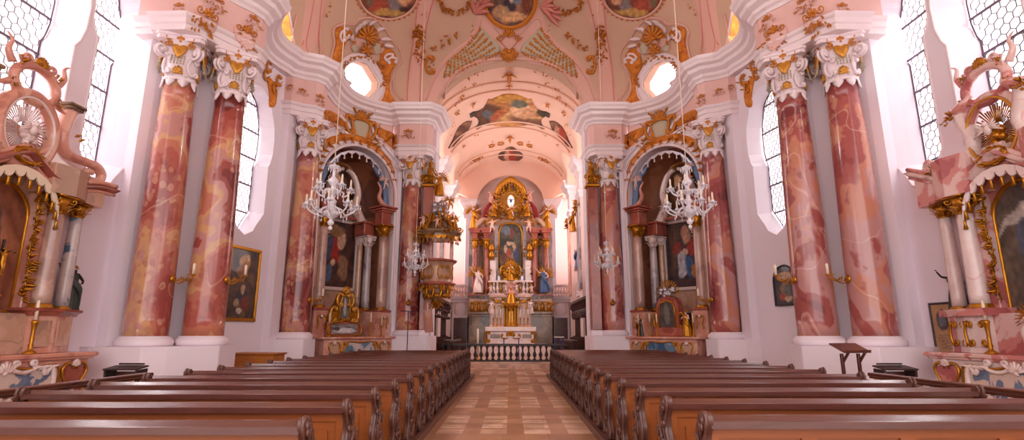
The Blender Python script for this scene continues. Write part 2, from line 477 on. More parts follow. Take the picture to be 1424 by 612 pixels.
WN = 0
for side, nm in SIDES:
    # ---- nave side wall beside the near altar, two deep windows in view
    s = MB(); s.box((-10.15, 3.7, 5.7), (1.1, 17.9, 11.4))
    w0 = struct(both(s, side), 'wall_' + nm, 'wall')
    MW = plane_M((-9.6, 0), pi / 2)       # local x = world Y, local y = world -X
    cs = []; wins = []
    for cy, hw in ((11.93, .72), (9.78, .88), (6.2, .88), (2.2, .9), (-1.5, .9)):
        pin = [(x + cy, z) for x, z in win_poly(hw * 2, 5.05, 10.6, .22)]
        pout = [(x * .86 + cy, 5.2 + (z - 5.05) * .965) for x, z in win_poly(hw * 2, 5.05, 10.6, .16)]
        MC = MW if side < 0 else Matrix.Diagonal((-1, 1, 1, 1)) @ MW
        cs.append(cutter(pin, pout, MC, -.02, 1.2))
        wins.append([(cy + (x - cy) * 1.05, z) for x, z in pout])
    cut(w0, cs)
    for wp in wins[:3]:
        WN += 1
        window(WN, MW, wp, .72, .125, 'day_glass' if side < 0 else 'leaded_day', side)
    for wp in wins[3:]:  # added glowing panes out of view, there to brighten the nave
        WN += 1
        g = MB(); g.prism(wp, 0, .02, MW @ Matrix(((1, 0, 0, 0), (0, 0, 1, .72), (0, 1, 0, 0), (0, 0, 0, 1))))
        o = both(g, side).build('window_%d' % WN, 'strong_day'); fixn(o); o['kind'] = 'structure'
    # moulded edge around each opening
    for cy, hw in ((11.93, .72), (9.78, .88)):
        t = MB(); t.tube([(x + cy, -.0, z) for x, z in win_poly(hw * 2, 5.05, 10.6, .22)], .03, 6, True, MW)
        both(t, side).build('window_edge_moulding', 'stucco', w0)
    # ---- pier behind the pair of great columns
    p = MB(); p.prism([(-9.6, 12.62), (-9.32, 12.55), (-9.2, 12.75), (-9.05, 13.15), (-8.75, 13.3), (-8.35, 13.75), (-8.15, 14.1), (-8.1, 14.42), (-8.6, 14.6), (-10.7, 14.6), (-10.7, 12.62)], 0, 11.2)
    struct(both(p, side), 'wall_%s_pier' % nm, 'wall')
    # ---- bay with a window and a picture
    A = V((-8.60, 14.4)); B = V((-7.93, 17.55)); ang = atan2(B.y - A.y, B.x - A.x); L = (B - A).length
    MWb = plane_M(A, ang)
    s = MB(); s.box((L / 2, .5, 5.7), (L + .3, 1.0, 11.4), 0, MWb)
    wb = struct(both(s, side), 'wall_%s_bay' % nm, 'wall')
    pin = [(x + 1.80, z) for x, z in win_poly(1.6, 4.75, 9.55, .16)]
    pout = [(x * .86 + 1.80, 4.9 + (z - 4.75) * .97) for x, z in win_poly(1.6, 4.75, 9.55, .12)]
    cut(wb, [cutter(pin, pout, MWb if side < 0 else Matrix.Diagonal((-1, 1, 1, 1)) @ MWb, -.02, 1.2)])
    WN += 1
    window(WN, MWb, [(1.80 + (x - 1.80) * 1.05, z) for x, z in pout], .55, .105, 'day_glass' if side < 0 else 'leaded_day', side)
    # ---- pier behind the third column
    p = MB(); p.prism([(-8.1, 17.4), (-7.72, 17.42), (-7.66, 17.95), (-7.9, 18.2), (-7.85, 18.7), (-7.55, 18.95), (-8.2, 19.6), (-9.2, 19.6), (-9.2, 17.4)], 0, 11.2)
    struct(both(p, side), 'wall_%s_pier_middle' % nm, 'wall')
    # ---- diagonal wall with the arched altar niche
    A2 = V((-7.72, 18.72)); B2 = V((-4.80, 22.42)); ang2 = atan2(B2.y - A2.y, B2.x - A2.x); L2 = (B2 - A2).length
    MN = plane_M(A2, ang2)
    s = MB(); s.box((L2 / 2, .3, 4.75), (L2, .6, 9.5), 0, MN)
    wn = struct(both(s, side), 'wall_%s_niche' % nm, 'wall')
    tc, r, zsn = 2.62, 1.78, 7.3
    arch = [(tc - r, -.1), (tc + r, -.1), (tc + r, zsn)] + [(tc + r * cos(a), zsn + r * 1.02 * sin(a)) for a in [pi * k / 24 for k in range(1, 24)]] + [(tc - r, zsn)]
    MC = MN if side < 0 else Matrix.Diagonal((-1, 1, 1, 1)) @ MN
    cut(wn, [cutter(arch, arch, MC, -.2, .9)])
    back = MB(); rings = []
    for z, q in [(0, 1), (2, 1), (4, 1), (6, 1), (7.3, 1)] + [(7.3 + 1.8 * sin(a), cos(a)) for a in [pi / 2 * k / 8 for k in range(1, 9)]]:
        rings.append([(tc + 1.95 * max(q, .02) * cos(pi - pi * k / 24), .55 + 1.75 * max(q, .02) * sin(pi * k / 24), z) for k in range(25)])
    back.loft(rings, False, False, True, MN)
    o = struct(both(back, side), 'wall_%s_recess' % nm, 'recess_brown')
    md = o.modifiers.new('s', 'SOLIDIFY'); md.thickness = .12; md.offset = 0
    # arch moulding
    mo = MB(); path = [(tc - r - .05, 2)] + [(tc - r - .05, z) for z in (4, 6)] + [(tc + (r + .05) * cos(pi - pi * k / 28), zsn + (r + .05) * sin(pi * k / 28)) for k in range(29)] + [(tc + r + .05, z) for z in (6, 4, 2)]
    mo.tube([(x, -.02, z) for x, z in path], .07, 8, False, MN)
    mo.tube([(x + (.12 if x > tc else -.12) * (1 if abs(x - tc) > .3 else abs(x - tc) / .3), .0, z + (.12 if z > zsn + .9 else 0)) for x, z in path], .035, 6, False, MN)
    both(mo, side).build('arch_moulding', 'stucco', wn)
    # ---- pier of the chancel arch
    p = MB(); p.prism([(-5.1, 22.35), (-4.86, 22.12), (-4.72, 22.2), (-4.68, 22.62), (-3.85, 22.7), (-3.3, 22.5), (-3.3, 23.5), (-3.7, 23.7), (-3.7, 24.1), (-5.6, 24.1), (-5.6, 22.9)], 0, 11.2)
    struct(both(p, side), 'wall_%s_pier_chancel' % nm, 'wall')
    # ---- plinths
    for k, (poly, h) in enumerate((
        ([(-9.7, 12.2), (-9.35, 12.08), (-8.1, 12.02), (-7.75, 12.35), (-7.05, 13.25), (-7.1, 14.15), (-8.0, 14.6), (-9.7, 14.6)], 1.33),
        ([(-8.2, 17.35), (-7.55, 17.45), (-6.75, 17.75), (-6.62, 18.5), (-7.2, 19.05), (-8.2, 19.2)], 1.42),
        ([(-5.0, 21.65), (-3.32, 21.65), (-3.2, 21.9), (-3.2, 23.5), (-5.0, 23.5)], 1.50))):
        p = MB(); p.prism(poly, 0, h)
        q = struct(both(p, side), 'wall_%s_plinth_%s' % (nm, ('near', 'middle', 'far')[k]), 'plinth')
        md = q.modifiers.new('b', 'BEVEL'); md.width = .03; md.segments = 2
    # ---- entablature
    prof_arch = [(-.5, CAP1), (0, CAP1), (0, CAP1 + .16), (.04, CAP1 + .18), (.04, CAP1 + .32), (.10, CAP1 + .37), (.13, CAP1 + .44), (-.5, CAP1 + .44)]
    prof_fr = [(-.5, CAP1 + .40), (-.02, CAP1 + .40), (-.02, COR0), (-.5, COR0)]
    prof_cor = [(-.55, COR0 - .03), (.02, COR0 - .03), (.05, COR0 + .06), (.12, COR0 + .12), (.14, COR0 + .22), (.30, COR0 + .32), (.33, COR0 + .44), (.45, COR0 + .50), (.47, COR0 + .60), (.52, COR0 + .66), (.56, COR0 + .76), (.50, COR0 + .78), (-.85, COR0 + .78)]
    blockAB = [(-9.62, 12.32), (-9.12, 12.3), (-9.08, 12.12), (-8.2, 12.1), (-7.98, 12.35), (-7.78, 12.8), (-7.55, 13.2), (-7.3, 13.55), (-7.18, 13.9), (-7.2, 14.25), (-7.65, 14.75), (-8.3, 14.95)]
    blockC = [(-8.2, 17.35), (-7.7, 17.38), (-7.4, 17.62), (-7.0, 17.78), (-6.82, 18.05), (-6.83, 18.5), (-7.15, 18.8), (-7.6, 19.0)]
    blockD = [(-5.2, 22.28), (-4.92, 21.86), (-4.82, 21.78), (-3.62, 21.78), (-3.42, 22.0), (-3.35, 23.4), (-4.2, 23.7)]
    for nmb, blk in (('near', blockAB), ('middle', blockC), ('far', blockD)):
        e = MB(); e.ribbon(blk, prof_arch); both(e, side)
        o = struct(both(e, side), 'trim_architrave_%s_%s' % (nm, nmb), 'stucco'); fixn(o)
        e = MB(); e.ribbon(blk, prof_fr)
        o2 = struct(both(e, side), 'trim_frieze_%s_%s' % (nm, nmb), 'frieze_pink'); fixn(o2)
    conc1 = [(-7.66 - .45 * sin(pi * k / 8) * .9, 14.75 + 2.63 * k / 8) for k in range(1, 8)]
    conc2 = []
    a_, b_ = V((-6.98, 18.72)), V((-5.18, 22.0)); dn = V((-(b_ - a_).y, (b_ - a_).x)).normalized()
    for k in range(0, 11):
        t = k / 10; q = a_.lerp(b_, t) + dn * (.74 * sin(pi * t)); conc2.append((q.x, q.y))
    path = blockAB[:-2] + [(-7.45, 14.5)] + conc1 + [(-7.75, 17.36)] + blockC[2:6] + conc2 + blockD[1:]
    e = MB(); e.ribbon(path, prof_cor)
    o = struct(both(e, side), 'trim_cornice_' + nm, 'stucco'); fixn(o)
    # plain frieze behind the concave stretches
    e = MB(); e.ribbon([conc2[0]] + conc2 + [(-5.15, 22.1)], [(-.9, 9.35), (-.03, 9.35), (-.03, COR0), (-.9, COR0)]); 
    o = struct(both(e, side), 'trim_frieze_%s_niche' % nm, 'frieze_pink'); fixn(o)

# ------------------------------------------------------------------ nave dome
YC = 9.0
half = [(0, 22.55), (-2.2, 22.55), (-4.2, 22.45), (-5.6, 21.9), (-6.7, 20.6), (-7.6, 18.9), (-8.15, 17.2), (-8.4, 15.5), (-8.7, 13.6), (-9.3, 11.6), (-9.55, 9.0)]
half = [(x, y) for x, y in half]
full = half + [(x, 2 * YC - y) for x, y in half[::-1][1:]]
full = full + [(-x, y) for x, y in full[::-1][1:-1]]
bd = catmull([(x, y, 0) for x, y in full], 12, True)
DN = 256
# resample by angle
angs = sorted([(atan2(p.y - YC, p.x) % (2 * pi), (p.x ** 2 + (p.y - YC) ** 2) ** .5) for p in bd])
def Bang(a):
    a %= 2 * pi
    for i in range(len(angs)):
        if angs[i][0] >= a: break
    p, q = angs[i - 1], angs[i]
    da = (q[0] - p[0]) % (2 * pi); t = ((a - p[0]) % (2 * pi)) / da if da > 1e-9 else 0
    return p[1] + (q[1] - p[1]) * t
HD = 6.2
def dome_pt(a, s, off=0):
    R = Bang(a) + off
    rho = max(cos(s), 0) ** .78
    return V((R * rho * cos(a), YC + R * rho * sin(a), COR1 - .08 + (HD + off) * sin(s) ** 1.0))
inner = []; NS = 44
for k in range(NS):
    s_ = (pi / 2 - .03) * k / (NS - 1)
    inner.append([dome_pt(2 * pi * i / DN, s_) for i in range(DN)])
outer = []
for k in range(NS):
    s_ = (pi / 2 - .03) * k / (NS - 1)
    outer.append([dome_pt(2 * pi * i / DN, s_, .45) for i in range(DN)])
d = MB(); d.loft(inner + outer[::-1], True, False, True)
n_ = len(inner) * 2
o_top = (len(inner) - 1) * DN
# close between first inner ring and last outer ring (outer ring 0)
last = (n_ - 1) * DN
for i in range(DN):
    j = (i + 1) % DN
    d.f.append((last + i, last + j, j, i)); d.sm.append(False)
# boolean needs a crown too: drop the gap ring and cap it
dome = struct(d, 'ceiling', 'ceiling_beige', 'beige and pink domed nave ceiling with painted and gilded panels')
cap = MB(); cp = [dome_pt(2 * pi * i / 64, pi / 2 - .05) for i in range(64)]
cap.prism([(p.x * 1.05, YC + (p.y - YC) * 1.05) for p in cp], cp[0].z + .05, cp[0].z + .25)
struct(cap, 'ceiling_crown', 'ceiling_beige')
fixn(dome)
c1 = MB(); c1.loft([[(3.38 * cos(pi * k / 32), y, 11.31 + 2.2 * sin(pi * k / 32)) for k in range(33)] + [(-3.38, y, 9), (3.38, y, 9)] for y in (18, 26)], True, True, False)
co1 = c1.build('cutter'); fixn(co1)
cuts = [co1]
def ray_cutter(pts, d0, d1, grow=1.0, name='cutter'):
    """prism whose axis is the outward normal of the dome near the middle of the outline"""
    return None
sk = MB(); sk.loft([[V((p.x, p.y, 4)) for p in inner[0]]] + inner, True, False, True)
bvh0 = BVHTree.FromPolygons(sk.v, sk.f)
EYEV = V((0, 0, EYE))
def hit(px, py, bvh=None):
    h = (bvh or bvh0).ray_cast(EYEV, ray(px, py))
    return h[0], h[1]
def dome_cut(pts, depth=1.2):
    P = [hit(*p)[0] for p in pts]
    c = sum(P, V()) / len(P); nrm = V()
    for i in range(len(P)): nrm += (P[i] - c).cross(P[(i + 1) % len(P)] - c)
    nrm.normalize()
    if nrm.dot(c - V((0, YC, 9))) < 0: nrm = -nrm
    mb = MB(); mb.loft([[p - nrm * .5 for p in P], [p + nrm * depth for p in P]], True, True, False)
    o = mb.build('cutter'); fixn(o); return o, P, nrm
hexw = [(478, 97), (484, 89), (497, 85), (511, 91), (517, 101), (525, 114), (524, 124), (518, 130), (508, 142), (490, 130), (482, 122), (488, 116), (480, 110)]
LUN = [(396, -60), (398, -20), (401, 20), (406, 52), (404, 84), (340, 60), (290, 10), (262, -60), (300, -110), (350, -120)]
hw_data = []
for sg in (-1, 1):
    pts = hexw if sg < 0 else [(2 * CX - x, y) for x, y in hexw]
    o, P, nrm = dome_cut(pts); cuts.append(o); hw_data.append((P, nrm, sg))
    pts = [p if sg < 0 else (2 * CX - p[0], p[1]) for p in LUN]
    o, P, nrm = dome_cut(pts, 1.4); cuts.append(o); hw_data.append((P, nrm, sg * 2))
cut(dome, cuts)
for pg in dome.data.polygons:
    pass
# chambers of light behind the openings of the dome
for P, nrm, sg in hw_data:
    c = sum(P, V()) / len(P)
    if abs(sg) == 1:
        mb = MB(); R = 2.1
        mb.loft([[c + (p - c) * g + nrm * q for p in P] for g, q in ((1.06, .50), (1.5, .9), (1.6, 2.2))], True, False, False)
        o = struct(mb, 'trim_%d' % (21 if sg < 0 else 22), 'stucco')
        mb = MB(); mb.loft([[c + (p - c) * g + nrm * q for p in P] for g, q in ((1.6, 2.2), (.01, 2.3))], True, False, False)
        WN += 1; o = struct(mb, 'window_%d' % WN, 'soft_day')
    else:
        mb = MB(); mb.loft([[c + (p - c) * g + nrm * q for p in P] for g, q in ((.985, -.02), (.965, .5), (.955, 1.0))], True, False, False)
        o = struct(mb, 'trim_%d' % (23 if sg < 0 else 24), 'mosaic_gold')
        mb = MB(); mb.loft([[c + (p - c) * g + nrm * q for p in P] for g, q in ((1.0, .98), (.01, .98))], True, False, False)
        WN += 1; o = struct(mb, 'window_%d' % WN, 'day_glass')
        mb = MB(); mb.tube([c + (p - c) * 1.02 - nrm * .02 for p in catmull(P, 3, True)], .05, 6, True)
        struct(mb, 'trim_%d' % (25 if sg < 0 else 26), 'stucco')

# ------------------------------------------------------------------ chancel
vb = MB(); VR = []
for i in range(73):
    y = 20.9 + (37.2 - 20.9) * i / 72
    VR.append([(3.7 * cos(pi * k / 48), y, 11.25 + 2.32 * sin(pi * k / 48)) for k in range(49)])
VR2 = [[(x * 1.08, y, z if abs(z - 11.25) < .01 else z + .3) for x, y, z in r] for r in VR]
rings = [r + s_[::-1] for r, s_ in zip(VR, VR2)]
vb.loft(rings[7:], True, True, True)
vault = struct(vb, 'ceiling_chancel', 'vault_pink'); fixn(vault)
lun = []
for yc, rr in ((26.3, 1.6), (31.6, 1.55), (35.6, .95)):
    for sg in (-1, 1):
        m = MB(); m.loft([[(x, yc + rr * cos(pi * k / 20), 11.0 + (rr + .05) * sin(pi * k / 20)) for k in range(21)] for x in (sg * 2.3, sg * 5)], True, True, False)
        o = m.build('cutter'); fixn(o); lun.append(o)
cut(vault, lun)
smooth_by_angle(vault, 30)
for sg, nm in SIDES:
    lv = MB()
    for yc, rr in ((26.3, 1.6), (31.6, 1.55), (35.6, .95)):
        pts = []
        R = []
        for x in (2.75, 3.4, 4.8):
            R.append([(-x, yc + rr * cos(pi * k / 20), 11.0 + (rr + .05) * sin(pi * k / 20)) for k in range(21)])
        # trim the inner end to the curve of the vault
        R[0] = [(-min(3.62, 3.7 * sqrt(max(0, 1 - ((p[2] - 11.25) / 2.32) ** 2)) if p[2] > 11.25 else 3.62), p[1], p[2]) for p in R[0]]
        R[1] = [(min(-3.75, a[0] - .1), a[1], a[2]) for a in R[0]]
        lv.loft(R, False, False, True)
    o = struct(both(lv, sg), 'ceiling_lunettes_' + nm, 'vault_pink')
    md = o.modifiers.new('s', 'SOLIDIFY'); md.thickness = .06; md.offset = 0
    # side wall
    w = MB(); w.box((-4.95, 30.6, 6.6), (.5, 13.2, 13.2))
    wc = struct(both(w, sg), 'wall_%s_chancel' % nm, 'wall_pink')
    MWc = plane_M((-4.7, 0), pi / 2); MC = MWc if sg < 0 else Matrix.Diagonal((-1, 1, 1, 1)) @ MWc
    cs = []
    for yc, hw in ((26.3, 1.0), (31.6, .95), (35.75, .62)):
        pp = [(x + yc, z) for x, z in win_poly(hw * 2, 5.2, 11.6, .1)]
        cs.append(cutter(pp, pp, MC, -.1, .8))
    cut(wc, cs)
    for yc, hw in ((26.3, 1.0), (31.6, .95), (35.75, .62)):  # the last window is an addition, its glow put in to brighten the apse
        WN += 1
        g = MB(); g.prism([(x * 1.05 + yc, z) for x, z in win_poly(hw * 2, 5.2, 11.6, .1)], 0, .02, MWc @ Matrix(((1, 0, 0, 0), (0, 0, 1, .42), (0, 1, 0, 0), (0, 0, 0, 1))))
        o = both(g, sg).build('window_%d' % WN, 'strong_day'); fixn(o); o['kind'] = 'structure'
    # piers with cornice
    for k, (y0, y1) in enumerate(((28.6, 29.8), (33.6, 34.6))):
        p = MB(); p.prism([(-3.85, y0), (-3.85, y1), (-4.9, y1), (-4.9, y0)], 0, COR1 - .2)
        struct(both(p, sg), 'wall_%s_chancel_pier_%d' % (nm, k + 1), 'wall_pink')
        p = MB(); p.ribbon([(-4.75, y0 - .02), (-3.82, y0 - .02), (-3.82, y1 + .02), (-4.75, y1 + .02)], [(-.3, 9.0), (0, 9.0), (.03, 9.2), (.1, 9.3), (.1, 9.4), (0, 9.5), (0, 10.4), (.08, 10.5), (.12, 10.75), (.3, 10.9), (.33, 11.1), (.42, 11.3), (-.3, 11.3)])
        o = struct(both(p, sg), 'trim_cornice_%s_%d' % (nm, k + 3), 'stucco'); fixn(o)
        # gilded pilaster head and grey pilaster shaft
        q = MB(); q.prism([(-3.78, y0 + .15), (-3.78, y1 - .15), (-3.9, y1 - .15), (-3.9, y0 + .15)], 3.9, 8.4)
        both(q, sg).build('pilaster_face', 'altar_pink', None)['kind'] = 'structure'
    e = MB(); e.ribbon([(-4.68, 23.9), (-4.68, 28.6)], [(-.1, 10.85), (.05, 10.85), (.15, 11.0), (.2, 11.2), (-.1, 11.2)])
    # gallery ledge and wainscot
    e = MB(); e.ribbon([(-4.3, 23.6), (-4.3, 35.1), (-4.1, 35.45), (-2.6, 35.5)], [(-.7, 3.55), (0, 3.55), (.06, 3.62), (.08, 3.74), (.2, 3.8), (.2, 3.9), (-.7, 3.9)])
    o = struct(both(e, sg), 'trim_ledge_' + nm, 'plinth'); fixn(o)
    e = MB(); e.prism([(-4.42, 23.9), (-4.42, 35.55), (-4.9, 35.55), (-4.9, 23.9)], .0, 3.56)
    struct(both(e, sg), 'wall_%s_wainscot' % nm, 'altar_pink')
bk = MB(); bk.box((0, 37.0, 7), (10.4, .4, 14.2)); struct(bk, 'wall_back', 'wall_pink')
for sg, nm in SIDES:
    b_ = MB(); b_.box((sg * 3.75, 36.0, 1.8), (2.3, 1.0, 3.56)); wl = struct(b_, 'wall_back_' + nm, 'wall_pink')
    # corner pilasters of the apse
    q = MB()
    for x, wq in ((3.95, .22), (2.7, .26)): q.box((sg * x, 35.47, 1.9), (wq, .08, 3.3))
    q.build('pilaster', 'grey_marble', wl)
    q = MB(); q.box((sg * 3.3, 35.46, 1.5), (1.12, .06, 2.5)); q.build('door_surround', 'plinth', wl)
    dd = MB(); dd.box((sg * 3.3, 35.42, 1.42), (.86, .05, 2.3)); 
    do = dd.build('door_%d' % (1 if sg < 0 else 2), 'wood_dark'); do['kind'] = 'structure'
    h_ = MB(); h_.ball((sg * 3.3 - .3, 35.37, 1.35), (.04, .04, .04)); h_.build('door_handle', 'gold', do)
    ov = MB(); ov.lathe([(.02, .06), (.26, .05), (.3, .02), (.34, .05), (.37, 0)], (0, 0, 0), 24, Matrix.Translation(V((sg * 3.3, 35.46, 3.12))) @ Matrix.Rotation(radians(90), 4, 'X') @ Matrix.Diagonal((1, 1.25, 1, 1)))
    ov.build('oval_relief', 'plinth', wl)
    # apse pier and bright arch behind
    a_ = MB(); a_.prism([(sg * 2.62, 35.75), (sg * 3.08, 35.75), (sg * 3.2, 36.8), (sg * 2.62, 36.8)], 3.9, 10.6)
    struct(a_, 'wall_apse_pier_' + nm, 'wall')
    a_ = MB(); a_.ribbon([(-3.3, 36.4), (-3.2, 35.7), (-2.6, 35.7), (-2.55, 36.5)], [(-.3, 9.3), (0, 9.3), (.03, 9.5), (.1, 9.6), (.02, 9.7), (.02, 9.95), (.1, 10.05), (.2, 10.2), (.32, 10.4), (.34, 10.6), (-.3, 10.6)])
    o = struct(both(a_, sg), 'trim_apse_cornice_' + nm, 'stucco'); fixn(o)
# end arch of the chancel
ea = MB(); ea.prism([(3.75 * cos(pi * k / 40), 11.2 + 2.4 * sin(pi * k / 40)) for k in range(41)] + [(-2.3 * cos(pi * k / 30), 10.55 + 1.9 * sin(pi * k / 30)) for k in range(31)], 0, .5,
                 Matrix(((1, 0, 0, 0), (0, 0, 1, 35.9), (0, 1, 0, 0), (0, 0, 0, 1))))
o = struct(ea, 'ceiling_apse_arch', 'vault_pink'); fixn(o)

# ------------------------------------------------------------------ camera and light
cam = bpy.data.cameras.new('camera'); co = bpy.data.objects.new('camera', cam); COL.objects.link(co)
co.location = (0, 0, EYE); co.rotation_euler = (pi / 2 + PITCH, 0, 0)
cam.sensor_width = 36; cam.lens = 36 * FPX / 1424; cam.shift_x = 2 / 1424; cam.clip_end = 200; cam.clip_start = .05
SC.camera = co
w = bpy.data.worlds.new('sky'); SC.world = w; w.use_nodes = True
bg = w.node_tree.nodes['Background']; bg.inputs[0].default_value = (1.0, .92, .93, 1); bg.inputs[1].default_value = 2.5
def area(name, loc, rot, sx_, sy_, power, col=(1, .95, .95)):
    l = bpy.data.lights.new(name, 'AREA'); l.shape = 'RECTANGLE'; l.size = sx_; l.size_y = sy_; l.energy = power; l.color = col
    o = bpy.data.objects.new(name, l); COL.objects.link(o); o.location = loc; o.rotation_euler = rot
    return o
for sx_ in (-1, 1):       # bright sky high outside the side windows
    for yy, zz in ((10.6, 13.2), (16.2, 12.6), (5.5, 12.5)):
        p0 = V((sx_ * 13.6, yy, zz)); q0 = V((sx_ * 9.0, yy + .6, 6.5)); d0 = (q0 - p0).to_track_quat('-Z', 'Y').to_euler()
        area('sky_light', p0, d0, 3.4, 3.0, 1500, (1, .97, .97))
SC.view_settings.view_transform = 'Standard'; SC.view_settings.look = 'None'
SC.view_settings.exposure = 0.34; SC.view_settings.gamma = 1.0
SC.cycles.use_denoising = True
SC.cycles.max_bounces = 8; SC.cycles.diffuse_bounces = 5; SC.cycles.glossy_bounces = 3; SC.cycles.transmission_bounces = 4
SC.cycles.sample_clamp_indirect = 6
SC.cycles.caustics_reflective = False; SC.cycles.caustics_refractive = False
# ------------------------------------------------------------------ ornament vocabulary (local xy plane, z towards the viewer)
from mathutils.geometry import delaunay_2d_cdt
I4 = Matrix.Identity(4)
def T(x, y=0, z=0): return Matrix.Translation(V((x, y, z)))
def RZ(a): return Matrix.Rotation(a, 4, 'Z')
def RX(a): return Matrix.Rotation(a, 4, 'X')
def RY(a): return Matrix.Rotation(a, 4, 'Y')
def SCL(x, y=None, z=None): return Matrix.Diagonal((x, x if y is None else y, x if z is None else z, 1))
UPR = RX(pi / 2)       # stands a flat ornament upright: local y -> world z, local z -> world -y
def spiral(mb, M, r=.1, turns=1.3, th=.02, start=0, hand=1, tail=None, seg=6, n=18):
    pts = []; rad = []
    for k in range(n + 1):
        t = k / n; rr = r * (.12 + .88 * t); a = start + hand * 2 * pi * turns * (t - 1)
        pts.append((rr * cos(a), rr * sin(a), 0)); rad.append(th * (.9 - .25 * t))
    if tail:
        pts += [V(p) for p in tail]; rad += [th * (.65 - .4 * (i + 1) / len(tail)) for i in range(len(tail))]
    rad[0] = th * 1.3
    mb.tube(pts, rad, seg, False, M)
def cscroll(mb, M, h=.5, w=.2, th=.025, hand=1, seg=6):
    """C-scroll: a bow with both ends rolled in"""
    pts = []; rad = []
    ctl = []
    for k in range(7):
        a = pi * 1.5 * k / 6; r = h * .13 * (.35 + .65 * k / 6)
        ctl.append((w * .45 + r * cos(a + pi), h * .38 + r * sin(a + pi) * -1, 0))
    body = [(w * .1, h * .48), (-w * .28, h * .34), (-w * .5, 0), (-w * .28, -h * .34), (w * .1, -h * .48)]
    lo = [(x, -y, z) for x, y, z in ctl[::-1]]
    P = catmull([(x * hand, y, 0) for x, y, z in ctl] + [(x * hand, y, 0) for x, y in body] + [(x * hand, y, z) for x, y, z in lo], 2)
    n = len(P)
    mb.tube(P, [th * (.7 + .6 * sin(pi * i / (n - 1))) for i in range(n)], seg, False, M)
def leaf(mb, M, l=.2, w=.07, curl=.3, th=.015):
    """pointed leaf growing along +y, curling to +z"""
    L_, R_, C_, B_ = [], [], [], []
    n = 5; vs = []
    for k in range(n + 1):
        t = k / n; a = curl * t * 2
        y = l * t * cos(a * .5); z = l * t * sin(a * .6) * (1 if curl > 0 else 1)
        ww = w * sin(pi * (.12 + .88 * t)) ** .8 * .5 if k < n else .002
        vs += [(-ww, y, z), (0, y, z + th), (ww, y, z), (0, y, z - th * .4)]
    fs = []
    for k in range(n):
        for i in range(4):
            j = (i + 1) % 4; fs.append((k * 4 + i, k * 4 + j, k * 4 + 4 + j, k * 4 + 4 + i))
    fs += [(3, 2, 1, 0)]
    mb.add(vs, fs, True, M)
def shell(mb, M, r=.2, n=7, spread=2.2, th=.03):
    for k in range(n):
        a = pi / 2 + spread * (k / (n - 1) - .5); rr = r * (1 - .18 * abs(k - (n - 1) / 2) / ((n - 1) / 2))
        mb.tube([(0, 0, 0), (rr * .5 * cos(a), rr * .5 * sin(a), th * 1.2), (rr * cos(a), rr * sin(a), th * .6)], [th * .35, th * .8, th], 6, False, M)
    mb.ball((0, 0, th * .5), th * 1.4, 8, 5, M)
def spray(mb, M, w, h, n, seed=0, size=.08, along=None):
    """leafy sprig: leaves and buds scattered over an oval"""
    R = random.Random(seed)
    for k in range(n):
        a = R.uniform(0, 2 * pi); q = sqrt(R.random())
        x, y = w * .5 * q * cos(a), h * .5 * q * sin(a)
        if R.random() < .7: leaf(mb, M @ T(x, y, .005) @ RZ(R.uniform(0, 2 * pi)) @ RX(R.uniform(0, .5)), size * R.uniform(.8, 1.7), size * R.uniform(.45, .8), .5, size * .15)
        else: mb.ball((x, y, size * .15), size * R.uniform(.18, .34), 6, 4, M)
def swag(mb, p, q, sag, n=9, size=.06, seed=1, dirn=V((0, 0, -1))):
    R = random.Random(seed); p, q = V(p), V(q)
    for k in range(n + 1):
        t = k / n; c = p.lerp(q, t) + dirn * (sag * 4 * t * (1 - t))
        s_ = size * (.7 + .6 * sin(pi * t))
        for j in range(3): mb.ball(c + V((R.uniform(-1, 1), R.uniform(-1, 1), R.uniform(-1, 1))) * s_ * .5, s_ * R.uniform(.4, .6), 6, 4)
def heart(mb, M, w=.3, h=.36, th=.06):
    pts = [(0, -h * .55), (w * .32, -h * .2), (w * .5, h * .15), (w * .42, h * .4), (w * .22, h * .46), (0, h * .34)]
    pts = catmull([(x, y, 0) for x, y in pts] + [(-x, y, 0) for x, y in pts[1:-1][::-1]], 3, True)
    rings = []
    for q, z in ((1, 0), (.96, th * .6), (.7, th * 1.1), (.3, th * 1.3)):
        rings.append([(p.x * q, p.y * q, z) for p in pts])
    mb.loft(rings, True, True, True, M)
def surfM(p, n, up=V((0, 0, 1)), lift=0):
    n = n.normalized()
    u = up - n * up.dot(n)
    if u.length < 1e-3: u = V((0, 1, 0)) - n * n.y
    u.normalize(); x = u.cross(n).normalized()
    M = Matrix((x, u, n)).transposed().to_4x4()
    M.translation = p + n * lift
    return M
def bvh_of(objs):
    vs, fs = [], []
    for o in objs:
        k = len(vs); vs += [o.matrix_world @ v.co for v in o.data.vertices]
        fs += [tuple(i + k for i in p.vertices) for p in o.data.polygons]
    return BVHTree.FromPolygons(vs, fs)
def onto(px, py, bvh, lift=0, up=None, axis=None):
    h = bvh.ray_cast(EYEV, ray(px, py))
    if h[0] is None: return None
    p, n = h[0], h[1]
    if n.dot(EYEV - p) < 0: n = -n
    return surfM(p, n, up or V((0, 0, 1)), lift)
def dens(poly, step):
    out = []
    n = len(poly)
    for i in range(n):
        a, b = poly[i], poly[(i + 1) % n]; L = math.hypot(b[0] - a[0], b[1] - a[1]); m = max(1, int(L / step))
        for k in range(m): out.append((a[0] + (b[0] - a[0]) * k / m, a[1] + (b[1] - a[1]) * k / m))
    return out
def smooth_poly(poly, n=4): return [(p.x, p.y) for p in catmull([(x, y, 0) for x, y in poly], n, True)]
